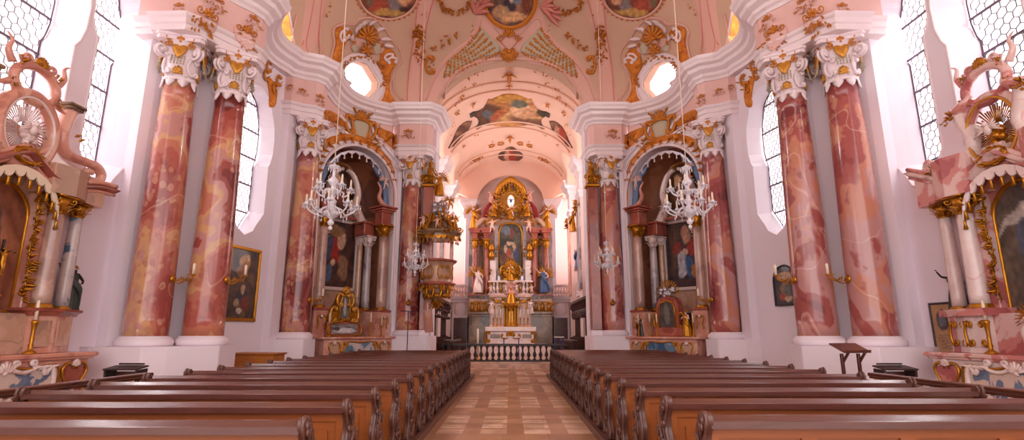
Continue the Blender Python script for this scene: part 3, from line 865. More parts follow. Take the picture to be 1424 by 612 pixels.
def patch(name, poly, mat, bvh, lift=.03, step=4, parent=None, colf=None, label=None, smooth=True, mirror=False):
    """a thin raised panel lying on a curved surface, its outline where the photograph shows it"""
    P = dens(smooth_poly(poly) if smooth else poly, step)
    if mirror: P = [(2 * CX - x, y) for x, y in P]
    xs = [p[0] for p in P]; ys = [p[1] for p in P]
    pts = [V(p) for p in P]; nb = len(pts)
    R = random.Random(3)
    y = min(ys) + step * .5
    while y < max(ys):
        x = min(xs) + step * .5
        while x < max(xs):
            q = (x + R.uniform(-.15, .15) * step, y + R.uniform(-.15, .15) * step)
            if inside(q, P) and min(abs(q[0] - a) + abs(q[1] - b) for a, b in P) > step * .5: pts.append(V(q))
            x += step
        y += step
    r = delaunay_2d_cdt(pts, [], [list(range(nb))], 1, 1e-5)
    vs, fs = r[0], r[2]
    out = []; base = []; ok = []
    for v_ in vs:
        h = bvh.ray_cast(EYEV, ray(v_.x, v_.y))
        if h[0] is None: out.append(V((0, 0, 0))); base.append(V((0, 0, 0))); ok.append(False); continue
        n = h[1] if h[1].dot(EYEV - h[0]) > 0 else -h[1]
        out.append(h[0] + n * lift); base.append(h[0] - n * .01); ok.append(True)
    mb = MB(); F = [f for f in fs if all(ok[i] for i in f)]
    # orient to face the viewer
    G = []
    for f in F:
        a, b, c = (out[i] for i in f[:3]); n = (b - a).cross(c - a)
        G.append(f if n.dot(EYEV - a) > 0 else tuple(reversed(f)))
    mb.add(out, G, True)
    ed = {}
    for f in G:
        for i in range(len(f)):
            e = (f[i], f[(i + 1) % len(f)]); ed[e] = 1
    k = len(mb.v); mb.v += base
    for (a, b) in ed:
        if (b, a) not in ed: mb.f.append((b, a, a + k, b + k)); mb.sm.append(False)
    o = mb.build(name, mat, parent, label)
    if colf:
        ca = o.data.color_attributes.new('Col', 'FLOAT_COLOR', 'POINT')
        n = len(vs)
        for i in range(2 * n):
            c = colf(vs[i % n].x, vs[i % n].y); ca.data[i].color = (*c, 1)
    return o
def picture(bg, blobs, nz=9, amt=.5, seed=0):
    """painting: warm ground, soft coloured figures, brushy variation. blobs: (u, v, ru, rv, rgb, angle)"""
    bg = [lin(c) for c in bg]; B = [(u, v, a, b, lin(c), t) for u, v, a, b, c, t in blobs]
    def f(u, v):
        w = noise.noise(V((u * 5 + seed, v * 5, .3))) * .06; w2 = noise.noise(V((u * 5, v * 5 + seed, 7.3))) * .06
        uu, vv = u + w, v + w2
        t = max(0, min(1, .5 + .9 * noise.noise(V((uu * 2.6 + seed * 3, vv * 2.6, 1)))))
        k = t * (len(bg) - 1); i = min(int(k), len(bg) - 2); fr = k - i
        c = [bg[i][j] * (1 - fr) + bg[i + 1][j] * fr for j in range(3)]
        for (bu, bv, a, b, col, an) in B:
            dx, dy = uu - bu, vv - bv; ca, sa = cos(an), sin(an)
            x, y = (dx * ca + dy * sa) / a, (-dx * sa + dy * ca) / b
            d = x * x + y * y
            if d < 1.5:
                m = max(0, min(1, (1.25 - d) * 3)) * .92
                sh = 1 + .35 * noise.noise(V((u * 16 + bu * 9, v * 16, seed)))
                c = [c[j] * (1 - m) + col[j] * sh * m for j in range(3)]
        g = 1 + amt * noise.noise(V((u * nz * 2, v * nz * 2, seed + 4)))
        return tuple(max(0, min(1, x * g)) for x in c)
    return f
def canvas(name, M, w, h, f, parent, nu=40, nv=60, poly=None, mat='canvas', label=None, th=.02):
    """a painted panel in its own upright frame: x right, y up, z out; poly optional outline in unit (u, v)"""
    mb = MB(); cols = []
    if poly is None:
        vs = [V((w * (i / nu - .5), h * j / nv, th)) for j in range(nv + 1) for i in range(nu + 1)]
        fs = [(j * (nu + 1) + i, j * (nu + 1) + i + 1, (j + 1) * (nu + 1) + i + 1, (j + 1) * (nu + 1) + i) for j in range(nv) for i in range(nu)]
        uv = [(i / nu, j / nv) for j in range(nv + 1) for i in range(nu + 1)]
    else:
        pts = [V(p) for p in dens(poly, 1 / nu)]; nb = len(pts)
        for j in range(1, nv):
            for i in range(1, nu):
                q = (i / nu, j / nv)
                if inside(q, poly) and min(abs(q[0] - a.x) + abs(q[1] - a.y) for a in pts[:nb]) > .5 / nu: pts.append(V(q))
        r = delaunay_2d_cdt(pts, [], [list(range(nb))], 1, 1e-6)
        vs = [V((w * (p.x - .5), h * p.y, th)) for p in r[0]]; uv = [(p.x, p.y) for p in r[0]]; fs = [tuple(x) for x in r[2]]
    mb.add(vs, fs, True, M)
    k = len(mb.v)
    mb.add([V((p.x, p.y, 0)) for p in vs], [tuple(reversed(x)) for x in fs], True, M)
    o = mb.build(name, mat, parent, label)
    ca = o.data.color_attributes.new('Col', 'FLOAT_COLOR', 'POINT')
    for i in range(len(mb.v)):
        u, v = uv[i % k]; ca.data[i].color = (*f(u, v), 1)
    return o

# ------------------------------------------------------------------ figures: one continuous skinned body per pose
FIGS = {}
def body_mesh(key, joints, bones, sub=1):
    """joints: name -> (pos, radius); bones: pairs; unit height figure, faces -y"""
    if key in FIGS: return FIGS[key]
    names = list(joints); idx = {n: i for i, n in enumerate(names)}
    me = bpy.data.meshes.new('b'); me.from_pydata([joints[n][0] for n in names], [(idx[a], idx[b]) for a, b in bones], [])
    o = bpy.data.objects.new('b', me); COL.objects.link(o)
    m = o.modifiers.new('s', 'SKIN'); m.use_smooth_shade = True
    for n in names:
        sv = me.skin_vertices[0].data[idx[n]]; sv.radius = (joints[n][1], joints[n][1]); sv.use_root = (n == 'hip')
    o.modifiers.new('u', 'SUBSURF').levels = sub
    bake(o)
    r = MB(); r.v = [v.co.copy() for v in o.data.vertices]; r.f = [tuple(p.vertices) for p in o.data.polygons]; r.sm = [True] * len(r.f)
    bpy.data.objects.remove(o, do_unlink=True)
    # a face: brow, nose, chin and ears raised on the head
    hx, hy, hz = joints['head'][0]; hr = joints['head'][1]
    f = V(joints.get('look', ((0, -1, 0), 0))[0]) if False else V((0, -1, 0))
    r.ball((hx, hy - hr * .98, hz - hr * .02), (hr * .14, hr * .2, hr * .24), 6, 4)
    r.ball((hx, hy - hr * .82, hz - hr * .42), (hr * .26, hr * .12, hr * .08), 6, 4)
    for sg in (-1, 1):
        r.ball((hx + sg * hr * .36, hy - hr * .84, hz + hr * .18), (hr * .15, hr * .1, hr * .1), 6, 4)
        r.ball((hx + sg * hr * .98, hy, hz), (hr * .1, hr * .18, hr * .25), 6, 4)
    # hands: palm, four fingers and a thumb
    for sd in ('L', 'R'):
        w = V(joints['hand' + sd][0]); e = V(joints['elb' + sd][0]); d = (w - e).normalized()
        s_, u_, _ = frame_from(d)
        for k in range(4):
            b0 = w + s_ * (k - 1.5) * .011 + d * .01
            L = (.036, .042, .040, .030)[k]
            r.tube([b0, b0 + d * L * .6 + u_ * .004, b0 + d * L - u_ * .006], [.0055, .005, .0035], 5)
        r.tube([w - d * .01 + s_ * .016, w + s_ * .032 + d * .008, w + s_ * .036 + d * .022], [.006, .0055, .004], 5)
    FIGS[key] = r
    return r
def pose(key, armL, armR, lean=0, legL=((.05, 0, .28), (.05, .01, .03)), legR=((-.05, 0, .28), (-.05, .01, .03)), head=(0, -.02), chub=1.0):
    """arms: (elbow, hand); legs: (knee, ankle); unit height"""
    c = chub; hx = lean
    hr = .062 * (1.35 if c > 1.1 else 1)
    J = {'hip': ((0, 0, .52), .075 * c), 'waist': ((hx * .3, 0, .62), .066 * c), 'chest': ((hx * .7, 0, .73), .082 * c), 'neck': ((hx, 0, .845), .032 * c),
         'head': ((hx + head[0], head[1], .925), hr),
         'shL': ((hx * .8 + .09, 0, .80), .038 * c), 'elbL': (armL[0], .028 * c), 'handL': (armL[1], .019 * c),
         'shR': ((hx * .8 - .09, 0, .80), .038 * c), 'elbR': (armR[0], .028 * c), 'handR': (armR[1], .019 * c),
         'thL': ((.048, 0, .48), .06 * c), 'knL': (legL[0], .04 * c), 'anL': (legL[1], .024 * c), 'toL': ((legL[1][0], legL[1][1] - .07, legL[1][2] - .02), .018),
         'thR': ((-.048, 0, .48), .06 * c), 'knR': (legR[0], .04 * c), 'anR': (legR[1], .024 * c), 'toR': ((legR[1][0], legR[1][1] - .07, legR[1][2] - .02), .018)}
    B = [('hip', 'waist'), ('waist', 'chest'), ('chest', 'neck'), ('neck', 'head'), ('chest', 'shL'), ('shL', 'elbL'), ('elbL', 'handL'), ('chest', 'shR'), ('shR', 'elbR'), ('elbR', 'handR'),
         ('hip', 'thL'), ('thL', 'knL'), ('knL', 'anL'), ('anL', 'toL'), ('hip', 'thR'), ('thR', 'knR'), ('knR', 'anR'), ('anR', 'toR')]
    return body_mesh(key, J, B)
pose('stand', ((.20, -.04, .68), (.17, -.16, .62)), ((-.20, -.04, .68), (-.20, -.18, .78)))
pose('orator', ((.20, -.02, .66), (.13, -.15, .60)), ((-.22, -.02, .84), (-.30, -.08, .98)), lean=.02)
pose('pray', ((.17, -.08, .66), (.03, -.17, .74)), ((-.17, -.08, .66), (-.03, -.17, .74)))
pose('fly', ((.22, -.04, .88), (.34, -.08, .98)), ((-.20, -.05, .70), (-.30, -.14, .62)), lean=-.03, legL=((.10, -.10, .34), (.14, .06, .16)), legR=((-.06, .02, .26), (-.08, .10, .04)))
pose('putto', ((.22, -.04, .84), (.33, -.08, .92)), ((-.21, -.05, .72), (-.30, -.14, .66)), lean=.02, legL=((.12, -.14, .40), (.16, -.06, .20)), legR=((-.07, -.02, .28), (-.10, .06, .06)), chub=1.35)
pose('putto2', ((.20, -.08, .70), (.12, -.20, .76)), ((-.23, -.02, .82), (-.34, -.06, .80)), lean=-.03, legL=((.07, -.10, .36), (.05, .04, .12)), legR=((-.12, -.16, .42), (-.15, -.05, .22)), chub=1.35)
pose('cross', ((.23, 0, .86), (.40, 0, .93)), ((-.23, 0, .86), (-.40, 0, .93)), legL=((.02, -.05, .28), (.015, -.01, .04)), legR=((-.03, -.05, .28), (-.015, -.02, .05)), head=(.03, -.04))
def robe(mb, M, h, w=.15, seed=0, top=.82, flare=1.5):
    R = random.Random(seed); ph = R.uniform(0, 6); nf = R.choice((7, 8, 9))
    def mod(a, z): return 1 + .10 * (1 - z / top * .8) * sin(nf * a + ph + 2 * z) + .05 * sin(3 * a + ph)
    prof = [(w * flare * .82, .0), (w * flare * .86, .03), (w * flare * .74, .16), (w * 1.0, .34), (w * .80, .50), (w * .62, .62), (w * .78, .72), (w * .62, .80), (w * .30, .835)]
    mb.lathe(prof, (0, 0, 0), 28, M @ SCL(h) @ SCL(1, .78, 1), 0, 2 * pi, mod)
def mantle(mb, M, h, seed=0):
    R = random.Random(seed)
    a = R.choice((-1, 1))
    for k in range(3):
        off = k * .03
        pts = [(a * .10, -.02 - off * .3, .80 - off), (a * .02, -.12, .66 - off), (-a * .10, -.13, .52 - off), (-a * .17, -.04, .40 - off), (-a * .20, .03, .22 - off * 2)]
        mb.tube([V(p) for p in catmull(pts, 3)], [.035] * 4 + [.045] * 5 + [.03] * 4, 6, False, M @ SCL(h))
def wings(mb, M, h, spread=.5):
    for sg in (-1, 1):
        for k in range(8):
            a = radians(75 - 16 * k * spread * 1.6); L = (.46 - .03 * k)
            x0 = sg * (.05 + .015 * k); z0 = .80 - .012 * k
            d = V((sg * cos(a), .25, sin(a)))
            mb.tube([V((x0, .06, z0)), V((x0, .07, z0)) + d * L * .5, V((x0, .07, z0)) + d * L + V((sg * .02, .02, -.05))], [.016, .026, .006], 5, False, M @ SCL(h), 1.0)
def statue(name, loc, rz, h, posek, body='flesh', cloth=None, wing=None, base=None, label='', cat='statue', group=None, seed=0, extra=None, tilt=None):
    r = empty(name, loc, rz, label, cat, group)
    M = I4 if tilt is None else tilt
    b = MB().join(FIGS[posek], M @ SCL(h)); b.build('body', body, r)
    z = 0
    hr = MB(); J = FIGS[posek]
    hd = max((p for p in J.v), key=lambda p: p.z if abs(p.x) < .12 else -1)
    hx = sum(p.x for p in J.v if p.z > .95 and abs(p.x) < .12) / max(1, len([1 for p in J.v if p.z > .95 and abs(p.x) < .12]))
    R = random.Random(seed)
    for k in range(22):
        a = R.uniform(0, 2 * pi); e = R.uniform(.2, 1.4)
        hr.ball((hx + .058 * cos(a) * cos(e) * 1.1, -.005 + .062 * max(-.35, sin(a)) * cos(e) * 1.1, .935 + .06 * sin(e)), .022, 6, 4, M @ SCL(h))
    hr.build('hair', 'gold' if body != 'white_figure' else 'white_figure', r)
    if cloth:
        c = MB(); robe(c, M, h, seed=seed); mantle(c, M, h, seed); c.build('robe', cloth, r)
    if wing:
        w_ = MB(); wings(w_, M, h); w_.build('wings', wing, r)
    if base:
        q = MB(); q.lathe([(.20 * h, -.10 * h), (.21 * h, -.07 * h), (.17 * h, -.04 * h), (.18 * h, .0)], (0, 0, 0), 14); q.build('pedestal', base, r)
    if extra: extra(r, h)
    return r
# ------------------------------------------------------------------ great columns
def capital(parent, z0, z1, r0, w, rot):
    H = z1 - z0
    c = MB(); R0 = RZ(rot)
    c.lathe([(r0 * 1.12, -.02), (r0 * 1.14, .05), (r0 * 1.02, .09), (r0 * 1.04, H * .3), (r0 * 1.2, H * .62), (w * .5, H * .86)], (0, 0, z0), 24, R0)
    # abacus with hollow sides
    ab = []
    for k in range(4):
        a = pi / 4 + k * pi / 2; n = a + pi / 4
        cx_, cy_ = w * .68 * cos(a), w * .68 * sin(a); tx, ty = -sin(a) * .06, cos(a) * .06
        ab += [(cx_ - tx, cy_ - ty), (cx_ + tx, cy_ + ty)]
        for s_ in (-.5, 0, .5):
            r_ = w * .44 + w * .08 * abs(s_) * 2
            ab.append((r_ * cos(n + s_ * .55), r_ * sin(n + s_ * .55)))
    c.prism(ab, z1 - H * .14, z1 - H * .06, R0); c.prism([(x * 1.06, y * 1.06) for x, y in ab], z1 - H * .06, z1, R0)
    # hanging lobes over the top of the shaft
    for k in range(8):
        a = k * pi / 4 + pi / 8
        M = R0 @ RZ(a) @ T(r0 * 1.02, 0, z0 + .08) @ RY(pi / 2) @ RZ(pi / 2)
        leaf(c, R0 @ RZ(a) @ T(r0 * 1.03, 0, z0 + .1) @ Matrix(((0, 0, 1, 0), (1, 0, 0, 0), (0, -1, 0, 0), (0, 0, 0, 1))), .32, .26, .10, .04)
    # corner volutes
    for k in range(4):
        a = pi / 4 + k * pi / 2
        M = R0 @ RZ(a) @ T(w * .56, 0, z0 + H * .62) @ UPR
        for yy in (-.05, .05):
            spiral(c, M @ T(0, 0, yy), H * .17, 1.4, .05, pi * .95, -1, [(-H * .10, H * .16, 0), (-H * .2, H * .1, 0), (-H * .26, -H * .15, 0), (-H * .3, -H * .5, 0)], 6)
        c.ball((0, 0, 0), (.08, .09, .07), 8, 6, M)
        M2 = R0 @ RZ(a) @ T(r0 * 1.08, 0, z0 + H * .12) @ RZ(pi / 2) @ UPR
        cscroll(c, M2 @ T(0, H * .2, .03), H * .42, .22, .03)
    cap = c.build('capital', 'stucco', parent)
    for k in range(4):
        g = MB(); lat = MB(); cr = MB()
        a = k * pi / 2
        M = R0 @ RZ(a) @ T(w * .44, 0, z0 + H * .62) @ RZ(pi / 2) @ UPR @ RX(radians(-12))
        heart(g, M, .34 * w, .42 * w, .06)
        shell(g, R0 @ RZ(a) @ T(w * .36, 0, z0 + H * .24) @ RZ(pi / 2) @ UPR @ RZ(pi), .14 * w, 5, 1.8, .03)
        shell(g, R0 @ RZ(a) @ T(w * .36, 0, z0 + H * .16) @ RZ(pi / 2) @ UPR, .15 * w, 5, 2.0, .03)
        for sg in (-1, 1):
            spiral(cr, M @ T(sg * .24 * w, .16 * w, .05), .09 * w, 1.2, .03, 0 if sg > 0 else pi, sg, [(-sg * .12 * w, .10 * w, 0)], 6)
            leaf(cr, M @ T(sg * .18 * w, .2 * w, .04) @ RZ(-sg * .9), .2 * w, .09, .6, .03)
        shell(cr, M @ T(0, .24 * w, .05), .2 * w, 5, 1.6, .035)
        cr.ball((0, .36 * w, .08), .045 * w, 7, 5, M); leaf(cr, M @ T(0, .4 * w, .08), .12 * w, .05, .2, .02)
        for i in range(5):
            for j in range(4):
                lat.ball(((i - 2) * .07 * w, -.36 * w + j * .07 * w - .02, .01), .026 * w, 5, 3, M)
        g.tube([(r0 * 1.1 * cos(t), r0 * 1.1 * sin(t), 0) for t in [pi / 4 * (q / 5 - 1) * .8 + pi * .1 for q in range(6)]], .028, 6, False, R0 @ RZ(a) @ T(0, 0, z0 + .16))
        g.build('gilded_cartouche', 'gold_light', cap); cr.build('crest', 'gilt_stucco', cap); lat.build('lattice', 'panel_green', cap)
    return cap
def great_column(loc, plinth, cap_rot, mat, label, seed, cw=1.02, r0=.47, r1=.355):
    t = empty('marble_column', (loc[0], loc[1], plinth), 0, label, 'column'); t['kind'] = 'thing'
    H0 = CAP0 - plinth; H1 = CAP1 - plinth
    b = MB(); b.lathe([(.56, .0), (.595, .03), (.60, .09), (.585, .15), (.54, .18), (.52, .20), (.51, .23)], (0, 0, 0), 40)
    b.build('base_moulding', 'plinth', t)
    s = MB(); prof = []
    for k in range(15):
        u = k / 14; prof.append((r0 + (r1 - r0) * (u ** 1.35) + .012 * sin(pi * u), .21 + (H0 - .2) * u))
    s.lathe([(r0 + .03, .20), (r0 + .03, .235)] + prof + [(r1 + .02, H0 + .0)], (0, 0, 0), 40)
    o = s.build('shaft', mat, t)
    capital(t, H0, H1, r1, cw, cap_rot)
    return t
COLS = [((-8.60, 12.80), 1.33, radians(20), 'near', 1), ((-7.70, 13.60), 1.33, radians(38), 'second', 2), ((-7.28, 18.30), 1.42, radians(28), 'third', 3), ((-4.24, 22.25), 1.50, radians(80), 'far', 4)]
for side, nm in SIDES:
    for (x, y), ph, rot, wh, sd in COLS:
        lab = {'near': 'nearest great pink marble column on the %s, outer one of the pair', 'second': 'second great pink marble column on the %s, inner one of the pair beside the window',
               'third': 'single great pink marble column on the %s between the window bay and arched side altar', 'far': 'farthest great marble column on the %s, at the chancel arch'}[wh] % nm
        great_column((x * -side, y), ph, rot if side < 0 else pi - rot, 'scagliola' if side < 0 else 'scagliola_rose', lab, sd)
    # orange-red pilaster beside the far column
    t = empty('marble_pilaster', (side * 3.52, 22.15, 1.5), 0, 'flat red marble pilaster beside the far %s column at the chancel arch' % nm, 'pilaster'); t['kind'] = 'thing'
    p = MB(); p.box((0, .05, .12), (.44, .46, .24), bev=.03); p.build('base_moulding', 'plinth', t)
    p = MB(); p.box((0, .05, 3.25), (.42, .42, 6.0), bev=.02); p.build('shaft', 'red_marble', t)
    p = MB(); p.box((0, .05, 6.32), (.6, .5, .14), bev=.03)
    for k in range(5): leaf(p, T(-.2 + .1 * k, -.2, 6.38) @ RX(radians(80)), .4, .14, .6, .04)
    spiral(p, T(-.26, -.2, 6.7) @ UPR, .12, 1.3, .04, 0, 1); spiral(p, T(.26, -.2, 6.7) @ UPR, .12, 1.3, .04, pi, -1)
    shell(p, T(0, -.2, 6.5) @ UPR, .32, 7, 2.2, .05)
    p.build('gilded_head', 'gold', t)
# ------------------------------------------------------------------ painted and gilded decoration of the vaults
bpy.context.view_layer.update()
DOME = bvh_of([dome]); VAULT = bvh_of([vault])
WALLS = bvh_of([o for o in COL.objects if o.type == 'MESH' and (o.name.startswith('wall_') or o.name.startswith('trim_')) and not o.modifiers])
def strip(name, pa, pb, mat, bvh, lift, parent, n=60, mirror=False, closed=False):
    """band between two outlines lying on a curved surface"""
    def res(p):
        P = [V((x, y)) for x, y in p]
        if closed: P.append(P[0])
        L = [0]
        for i in range(1, len(P)): L.append(L[-1] + (P[i] - P[i - 1]).length)
        out = []
        for k in range(n + 1):
            t = L[-1] * k / n; i = 1
            while i < len(L) - 1 and L[i] < t: i += 1
            out.append(P[i - 1].lerp(P[i], (t - L[i - 1]) / max(1e-9, L[i] - L[i - 1])))
        return out
    A, B = res(pa), res(pb); m = 6; vs = []; ok = []
    for k in range(n + 1):
        for j in range(m + 1):
            q = A[k].lerp(B[k], j / m); x = 2 * CX - q.x if mirror else q.x
            h = bvh.ray_cast(EYEV, ray(x, q.y))
            if h[0] is None: vs.append(V((0, 0, 0))); ok.append(False); continue
            nn = h[1] if h[1].dot(EYEV - h[0]) > 0 else -h[1]
            l_ = lift if 0 < j < m else 0
            vs.append(h[0] + nn * l_); ok.append(True)
    fs = []
    for k in range(n):
        for j in range(m):
            f = (k * (m + 1) + j, k * (m + 1) + j + 1, (k + 1) * (m + 1) + j + 1, (k + 1) * (m + 1) + j)
            if all(ok[i] for i in f) and max((vs[f[0]] - vs[f[i]]).length for i in (1, 2, 3)) < 1.6:
                nn = (vs[f[1]] - vs[f[0]]).cross(vs[f[2]] - vs[f[0]])
                fs.append(f if nn.dot(EYEV - vs[f[0]]) > 0 else tuple(reversed(f)))
    return MB().add(vs, fs, True).build(name, mat, parent)
def line_on(mb, pts, bvh, r=.03, lift=.01, mirror=False, sm=4, closed=False):
    P = catmull([(x, y, 0) for x, y in pts], sm, closed); cur = []
    for p in P:
        x = 2 * CX - p.x if mirror else p.x
        h = bvh.ray_cast(EYEV, ray(x, p.y))
        if h[0] is None: continue
        n = h[1] if h[1].dot(EYEV - h[0]) > 0 else -h[1]
        cur.append(h[0] + n * lift)
    if len(cur) > 2: mb.tube(cur, r, 6, closed)
def M_on(x, y, bvh, mirror=False, lift=.02, rot=0):
    if mirror: x = 2 * CX - x
    M = onto(x, y, bvh, lift)
    if M is None: return None
    return M @ RZ(-rot if mirror else rot)

# central arch field (pink) with bead nets
half_out = [(586, 152), (590, 132), (598, 112), (607, 96), (619, 80), (633, 68), (648, 57), (659, 42), (664, 24), (668, 12), (690, 8), (710, 8)]
half_in = [(612, 152), (616, 132), (623, 118), (635, 104), (650, 96), (665, 91), (680, 88.5), (695, 87), (710, 86.5)]
for mi in (False, True):
    strip('ceiling_field', half_out, half_in, 'ceiling_pink', DOME, .05, dome, 60, mi)
    # ribs
    strip('rib', [(580, -20), (573, 60), (566, 110), (561, 152)], [(612, -20), (592, 50), (588, 100), (587, 152)], 'ceiling_pink', DOME, .05, dome, 30, mi)
    strip('rib', [(425, -20), (424, 10), (418, 60), (408, 84)], [(460, -20), (446, 40), (440, 70), (440, 92)], 'ceiling_pink', DOME, .05, dome, 30, mi)
    ln = MB()
    line_on(ln, [(583, -10), (577, 40), (569, 95), (566, 140)], DOME, .022, .05, mi)
    line_on(ln, [(605, -10), (590, 50), (585, 100), (584, 142)], DOME, .022, .05, mi)
    line_on(ln, [(437, -10), (430, 30), (424, 60), (428, 74)], DOME, .022, .05, mi)
    line_on(ln, [(447, -10), (442, 50), (448, 84)], DOME, .022, .05, mi)
    ln.build('painted_line', 'rose_line', dome)
    ln = MB()
    line_on(ln, [(592, 140), (600, 118), (610, 100), (622, 84), (636, 72), (650, 62), (662, 48), (667, 32), (672, 24), (682, 30), (692, 42), (702, 50)], DOME, .05, .05, mi)
    line_on(ln, [(614, 148), (620, 122), (634, 102), (652, 90), (680, 83), (710, 81)], DOME, .05, .06, mi)
    line_on(ln, [(458, 88), (464, 60), (462, 42), (475, 33), (492, 34), (500, 26), (520, 26), (535, 40), (545, 56), (556, 70), (558, 86), (548, 100), (548, 122), (556, 136), (563, 146)], DOME, .045, .03, mi)
    line_on(ln, [(548, 104), (542, 118), (546, 134), (556, 146), (562, 140), (556, 134)], DOME, .04, .04, mi)
    line_on(ln, [(412, 20), (406, 50), (410, 72), (420, 86), (428, 90)], DOME, .04, .03, mi)
    line_on(ln, [(448, 20), (444, 50), (446, 80), (452, 84), (449, 76)], DOME, .04, .03, mi)
    ln.build('stucco_moulding', 'ceiling_pink', dome)
    # bead net
    patch('net_panel', [(667, 36), (676, 44), (690, 58), (696, 66), (694, 74), (676, 78), (653, 86), (636, 96), (619, 108), (617, 102), (622, 88), (630, 76), (644, 66), (657, 58), (664, 48)], 'panel_green', DOME, .07, 4, dome, mirror=mi)
    bd_ = MB()
    for i in range(6):
        a0 = (667 + i * 5.2, 40 + i * 6.6); mid = (655 + i * 2.5, 62 + i * 5.0); e0 = (624 - i * 1.2, 84 + i * 4.6)
        for k in range(15):
            t = k / 14
            x = a0[0] * (1 - t) ** 2 + 2 * t * (1 - t) * mid[0] + e0[0] * t * t; y = a0[1] * (1 - t) ** 2 + 2 * t * (1 - t) * mid[1] + e0[1] * t * t
            M = M_on(x, y, DOME, mi, .08)
            if M: bd_.ball((0, 0, 0), (.05, .06, .03) if (k + i) % 3 else (.07, .09, .04), 6, 4, M)
    bd_.build('gilded_beads', 'gilt_stucco', dome)
    # gilded sprigs
    g = MB()
    for (x, y, w_, h_, n_, sz) in ((584, 62, .42, 1.7, 64, .15), (583, 44, .46, .6, 22, .15), (605, 66, .14, .3, 6, .15), (615, 58, .14, .3, 6, .15), (624, 53, .14, .3, 6, .15), (633, 49, .14, .3, 6, .15),
                                  (591, 19, .3, .3, 4, .08), (657, 45, .1, .7, 9, .07), (417, 70, .08, .9, 9, .06), (456, 12, .2, .6, 9, .08), (410, 84, .1, .1, 2, .05), (425, 78, .2, .2, 3, .06)):
        M = M_on(x, y, DOME, mi, .06)
        if M: spray(g, M, w_, h_, n_, int(x), sz)
    M = M_on(597, 90, DOME, mi, .05)
    cscroll(g, M, .8, .3, .05, -1 if mi else 1); spray(g, M, .4, .7, 9, 3, .1)
    for k in range(22):          # garland arcs beside the central medallion
        t = k / 21; a = pi * (1.02 - .95 * t)
        M = M_on(633 + 21 * cos(a), -2 + 19 * abs(sin(a)), DOME, mi, .04)
        if M: spray(g, M, .26, .22, 5, k, .11)
    for k in range(17):           # beads under the side medallion
        a = pi * (.08 + .84 * k / 16)
        M = M_on(540 + 46 * cos(a), -10 + 38 * sin(a), DOME, mi, .04)
        if M: g.ball((0, 0, 0), (.07, .05, .03), 6, 4, M)
    M = M_on(519, 29, DOME, mi, .04); g.ball((0, 0, 0), .07, 8, 6, M)
    g.build('gilded_ornament', 'gilt_stucco', dome)
    g = MB()
    for (x, y, s_) in ((660, 18, 1), (668, 8, .9)):
        M = M_on(x, y, DOME, mi, .08, .5)
        if M:
            for k in range(4): leaf(g, M @ RZ(-.4 - .45 * k), .75 * s_, .24, .4, .05)
    g.build('stucco_wing', 'rose_line', dome)
    f = picture([(70, 40, 34), (150, 90, 60), (110, 52, 40), (190, 140, 100)], [(.3, .3, .14, .26, (168, 76, 54), .3), (.62, .28, .10, .26, (130, 122, 124), -.3), (.8, .5, .14, .2, (210, 160, 120), 0), (.5, .12, .3, .08, (190, 150, 80), 0), (.15, .4, .08, .16, (110, 96, 74), 0)], 9, .5, 3 if mi else 5)
    patch('fresco', [(540 + 40 * cos(2 * pi * k / 30), -10 + 34 * sin(2 * pi * k / 30)) for k in range(30)], 'fresco', DOME, .05, 2.6, dome,
          lambda x, y, f=f, mi=mi: f(((x if not mi else 2 * CX - x) - 500) / 80, (26 - y) / 70), 'oval ceiling painting with red and blue robed figures', False, mi)
    ln = MB(); line_on(ln, [(540 + 42 * cos(2 * pi * k / 20), -10 + 36 * sin(2 * pi * k / 20)) for k in range(20)], DOME, .05, .04, mi, 3, True); ln.build('stucco_frame', 'ceiling_pink', dome)
    # --- surround of the shaped opening
    mo = [(468, 39), (478, 37), (487, 42), (489, 52), (481, 58), (477, 70), (476, 80), (472, 94), (474, 106), (454, 97), (459, 84), (463, 74), (467, 60), (466, 48)]
    patch('mosaic_panel', mo, 'mosaic_gold', DOME, .04, 4, dome, mirror=mi)
    mo = [(532, 66), (542, 67), (550, 76), (551, 88), (544, 100), (542, 114), (545, 130), (552, 141), (560, 148), (558, 158), (522, 148), (530, 134), (530, 112), (527, 92), (529, 78)]
    patch('mosaic_panel', mo, 'mosaic_gold', DOME, .04, 4, dome, mirror=mi)
    oi = smooth_poly([(477, 97), (484, 88), (497, 84), (511, 90), (518, 101), (526, 114), (525, 124), (519, 130), (509, 143), (490, 131), (481, 122), (487, 116), (479, 110)], 3)
    oo = smooth_poly([(470, 94), (479, 80), (496, 74), (514, 80), (525, 94), (533, 110), (534, 126), (528, 140), (512, 152), (486, 139), (472, 126), (474, 118), (468, 108)], 3)
    strip('opening_surround', oo, oi, 'stucco', DOME, .09, dome, 90, mi, True)
    ln = MB(); line_on(ln, oi, DOME, .035, .08, mi, 1, True); line_on(ln, oo, DOME, .03, .05, mi, 1, True); ln.build('stucco_rim', 'stucco', dome)
    patch('crown_panel', [(487, 66), (492, 54), (498, 46), (506, 38), (514, 38), (524, 46), (532, 56), (534, 70), (524, 76), (512, 74), (500, 70), (492, 72)], 'ceiling_pink', DOME, .05, 4, dome, mirror=mi)
    patch('crown_panel', [(488, 62), (494, 62), (497, 70), (490, 72)], 'panel_green', DOME, .09, 3, dome, mirror=mi)
    patch('crown_panel', [(518, 62), (528, 60), (528, 72), (520, 74)], 'panel_green', DOME, .09, 3, dome, mirror=mi)
    g = MB(); h_ = MB()
    M = M_on(509, 52, DOME, mi, .08); shell(g, M, .55, 9, 3.6, .07); spray(g, M, .7, .5, 16, 4, .13)
    M = M_on(507, 70, DOME, mi, .1); shell(g, M, .32, 7, 4.4, .06)
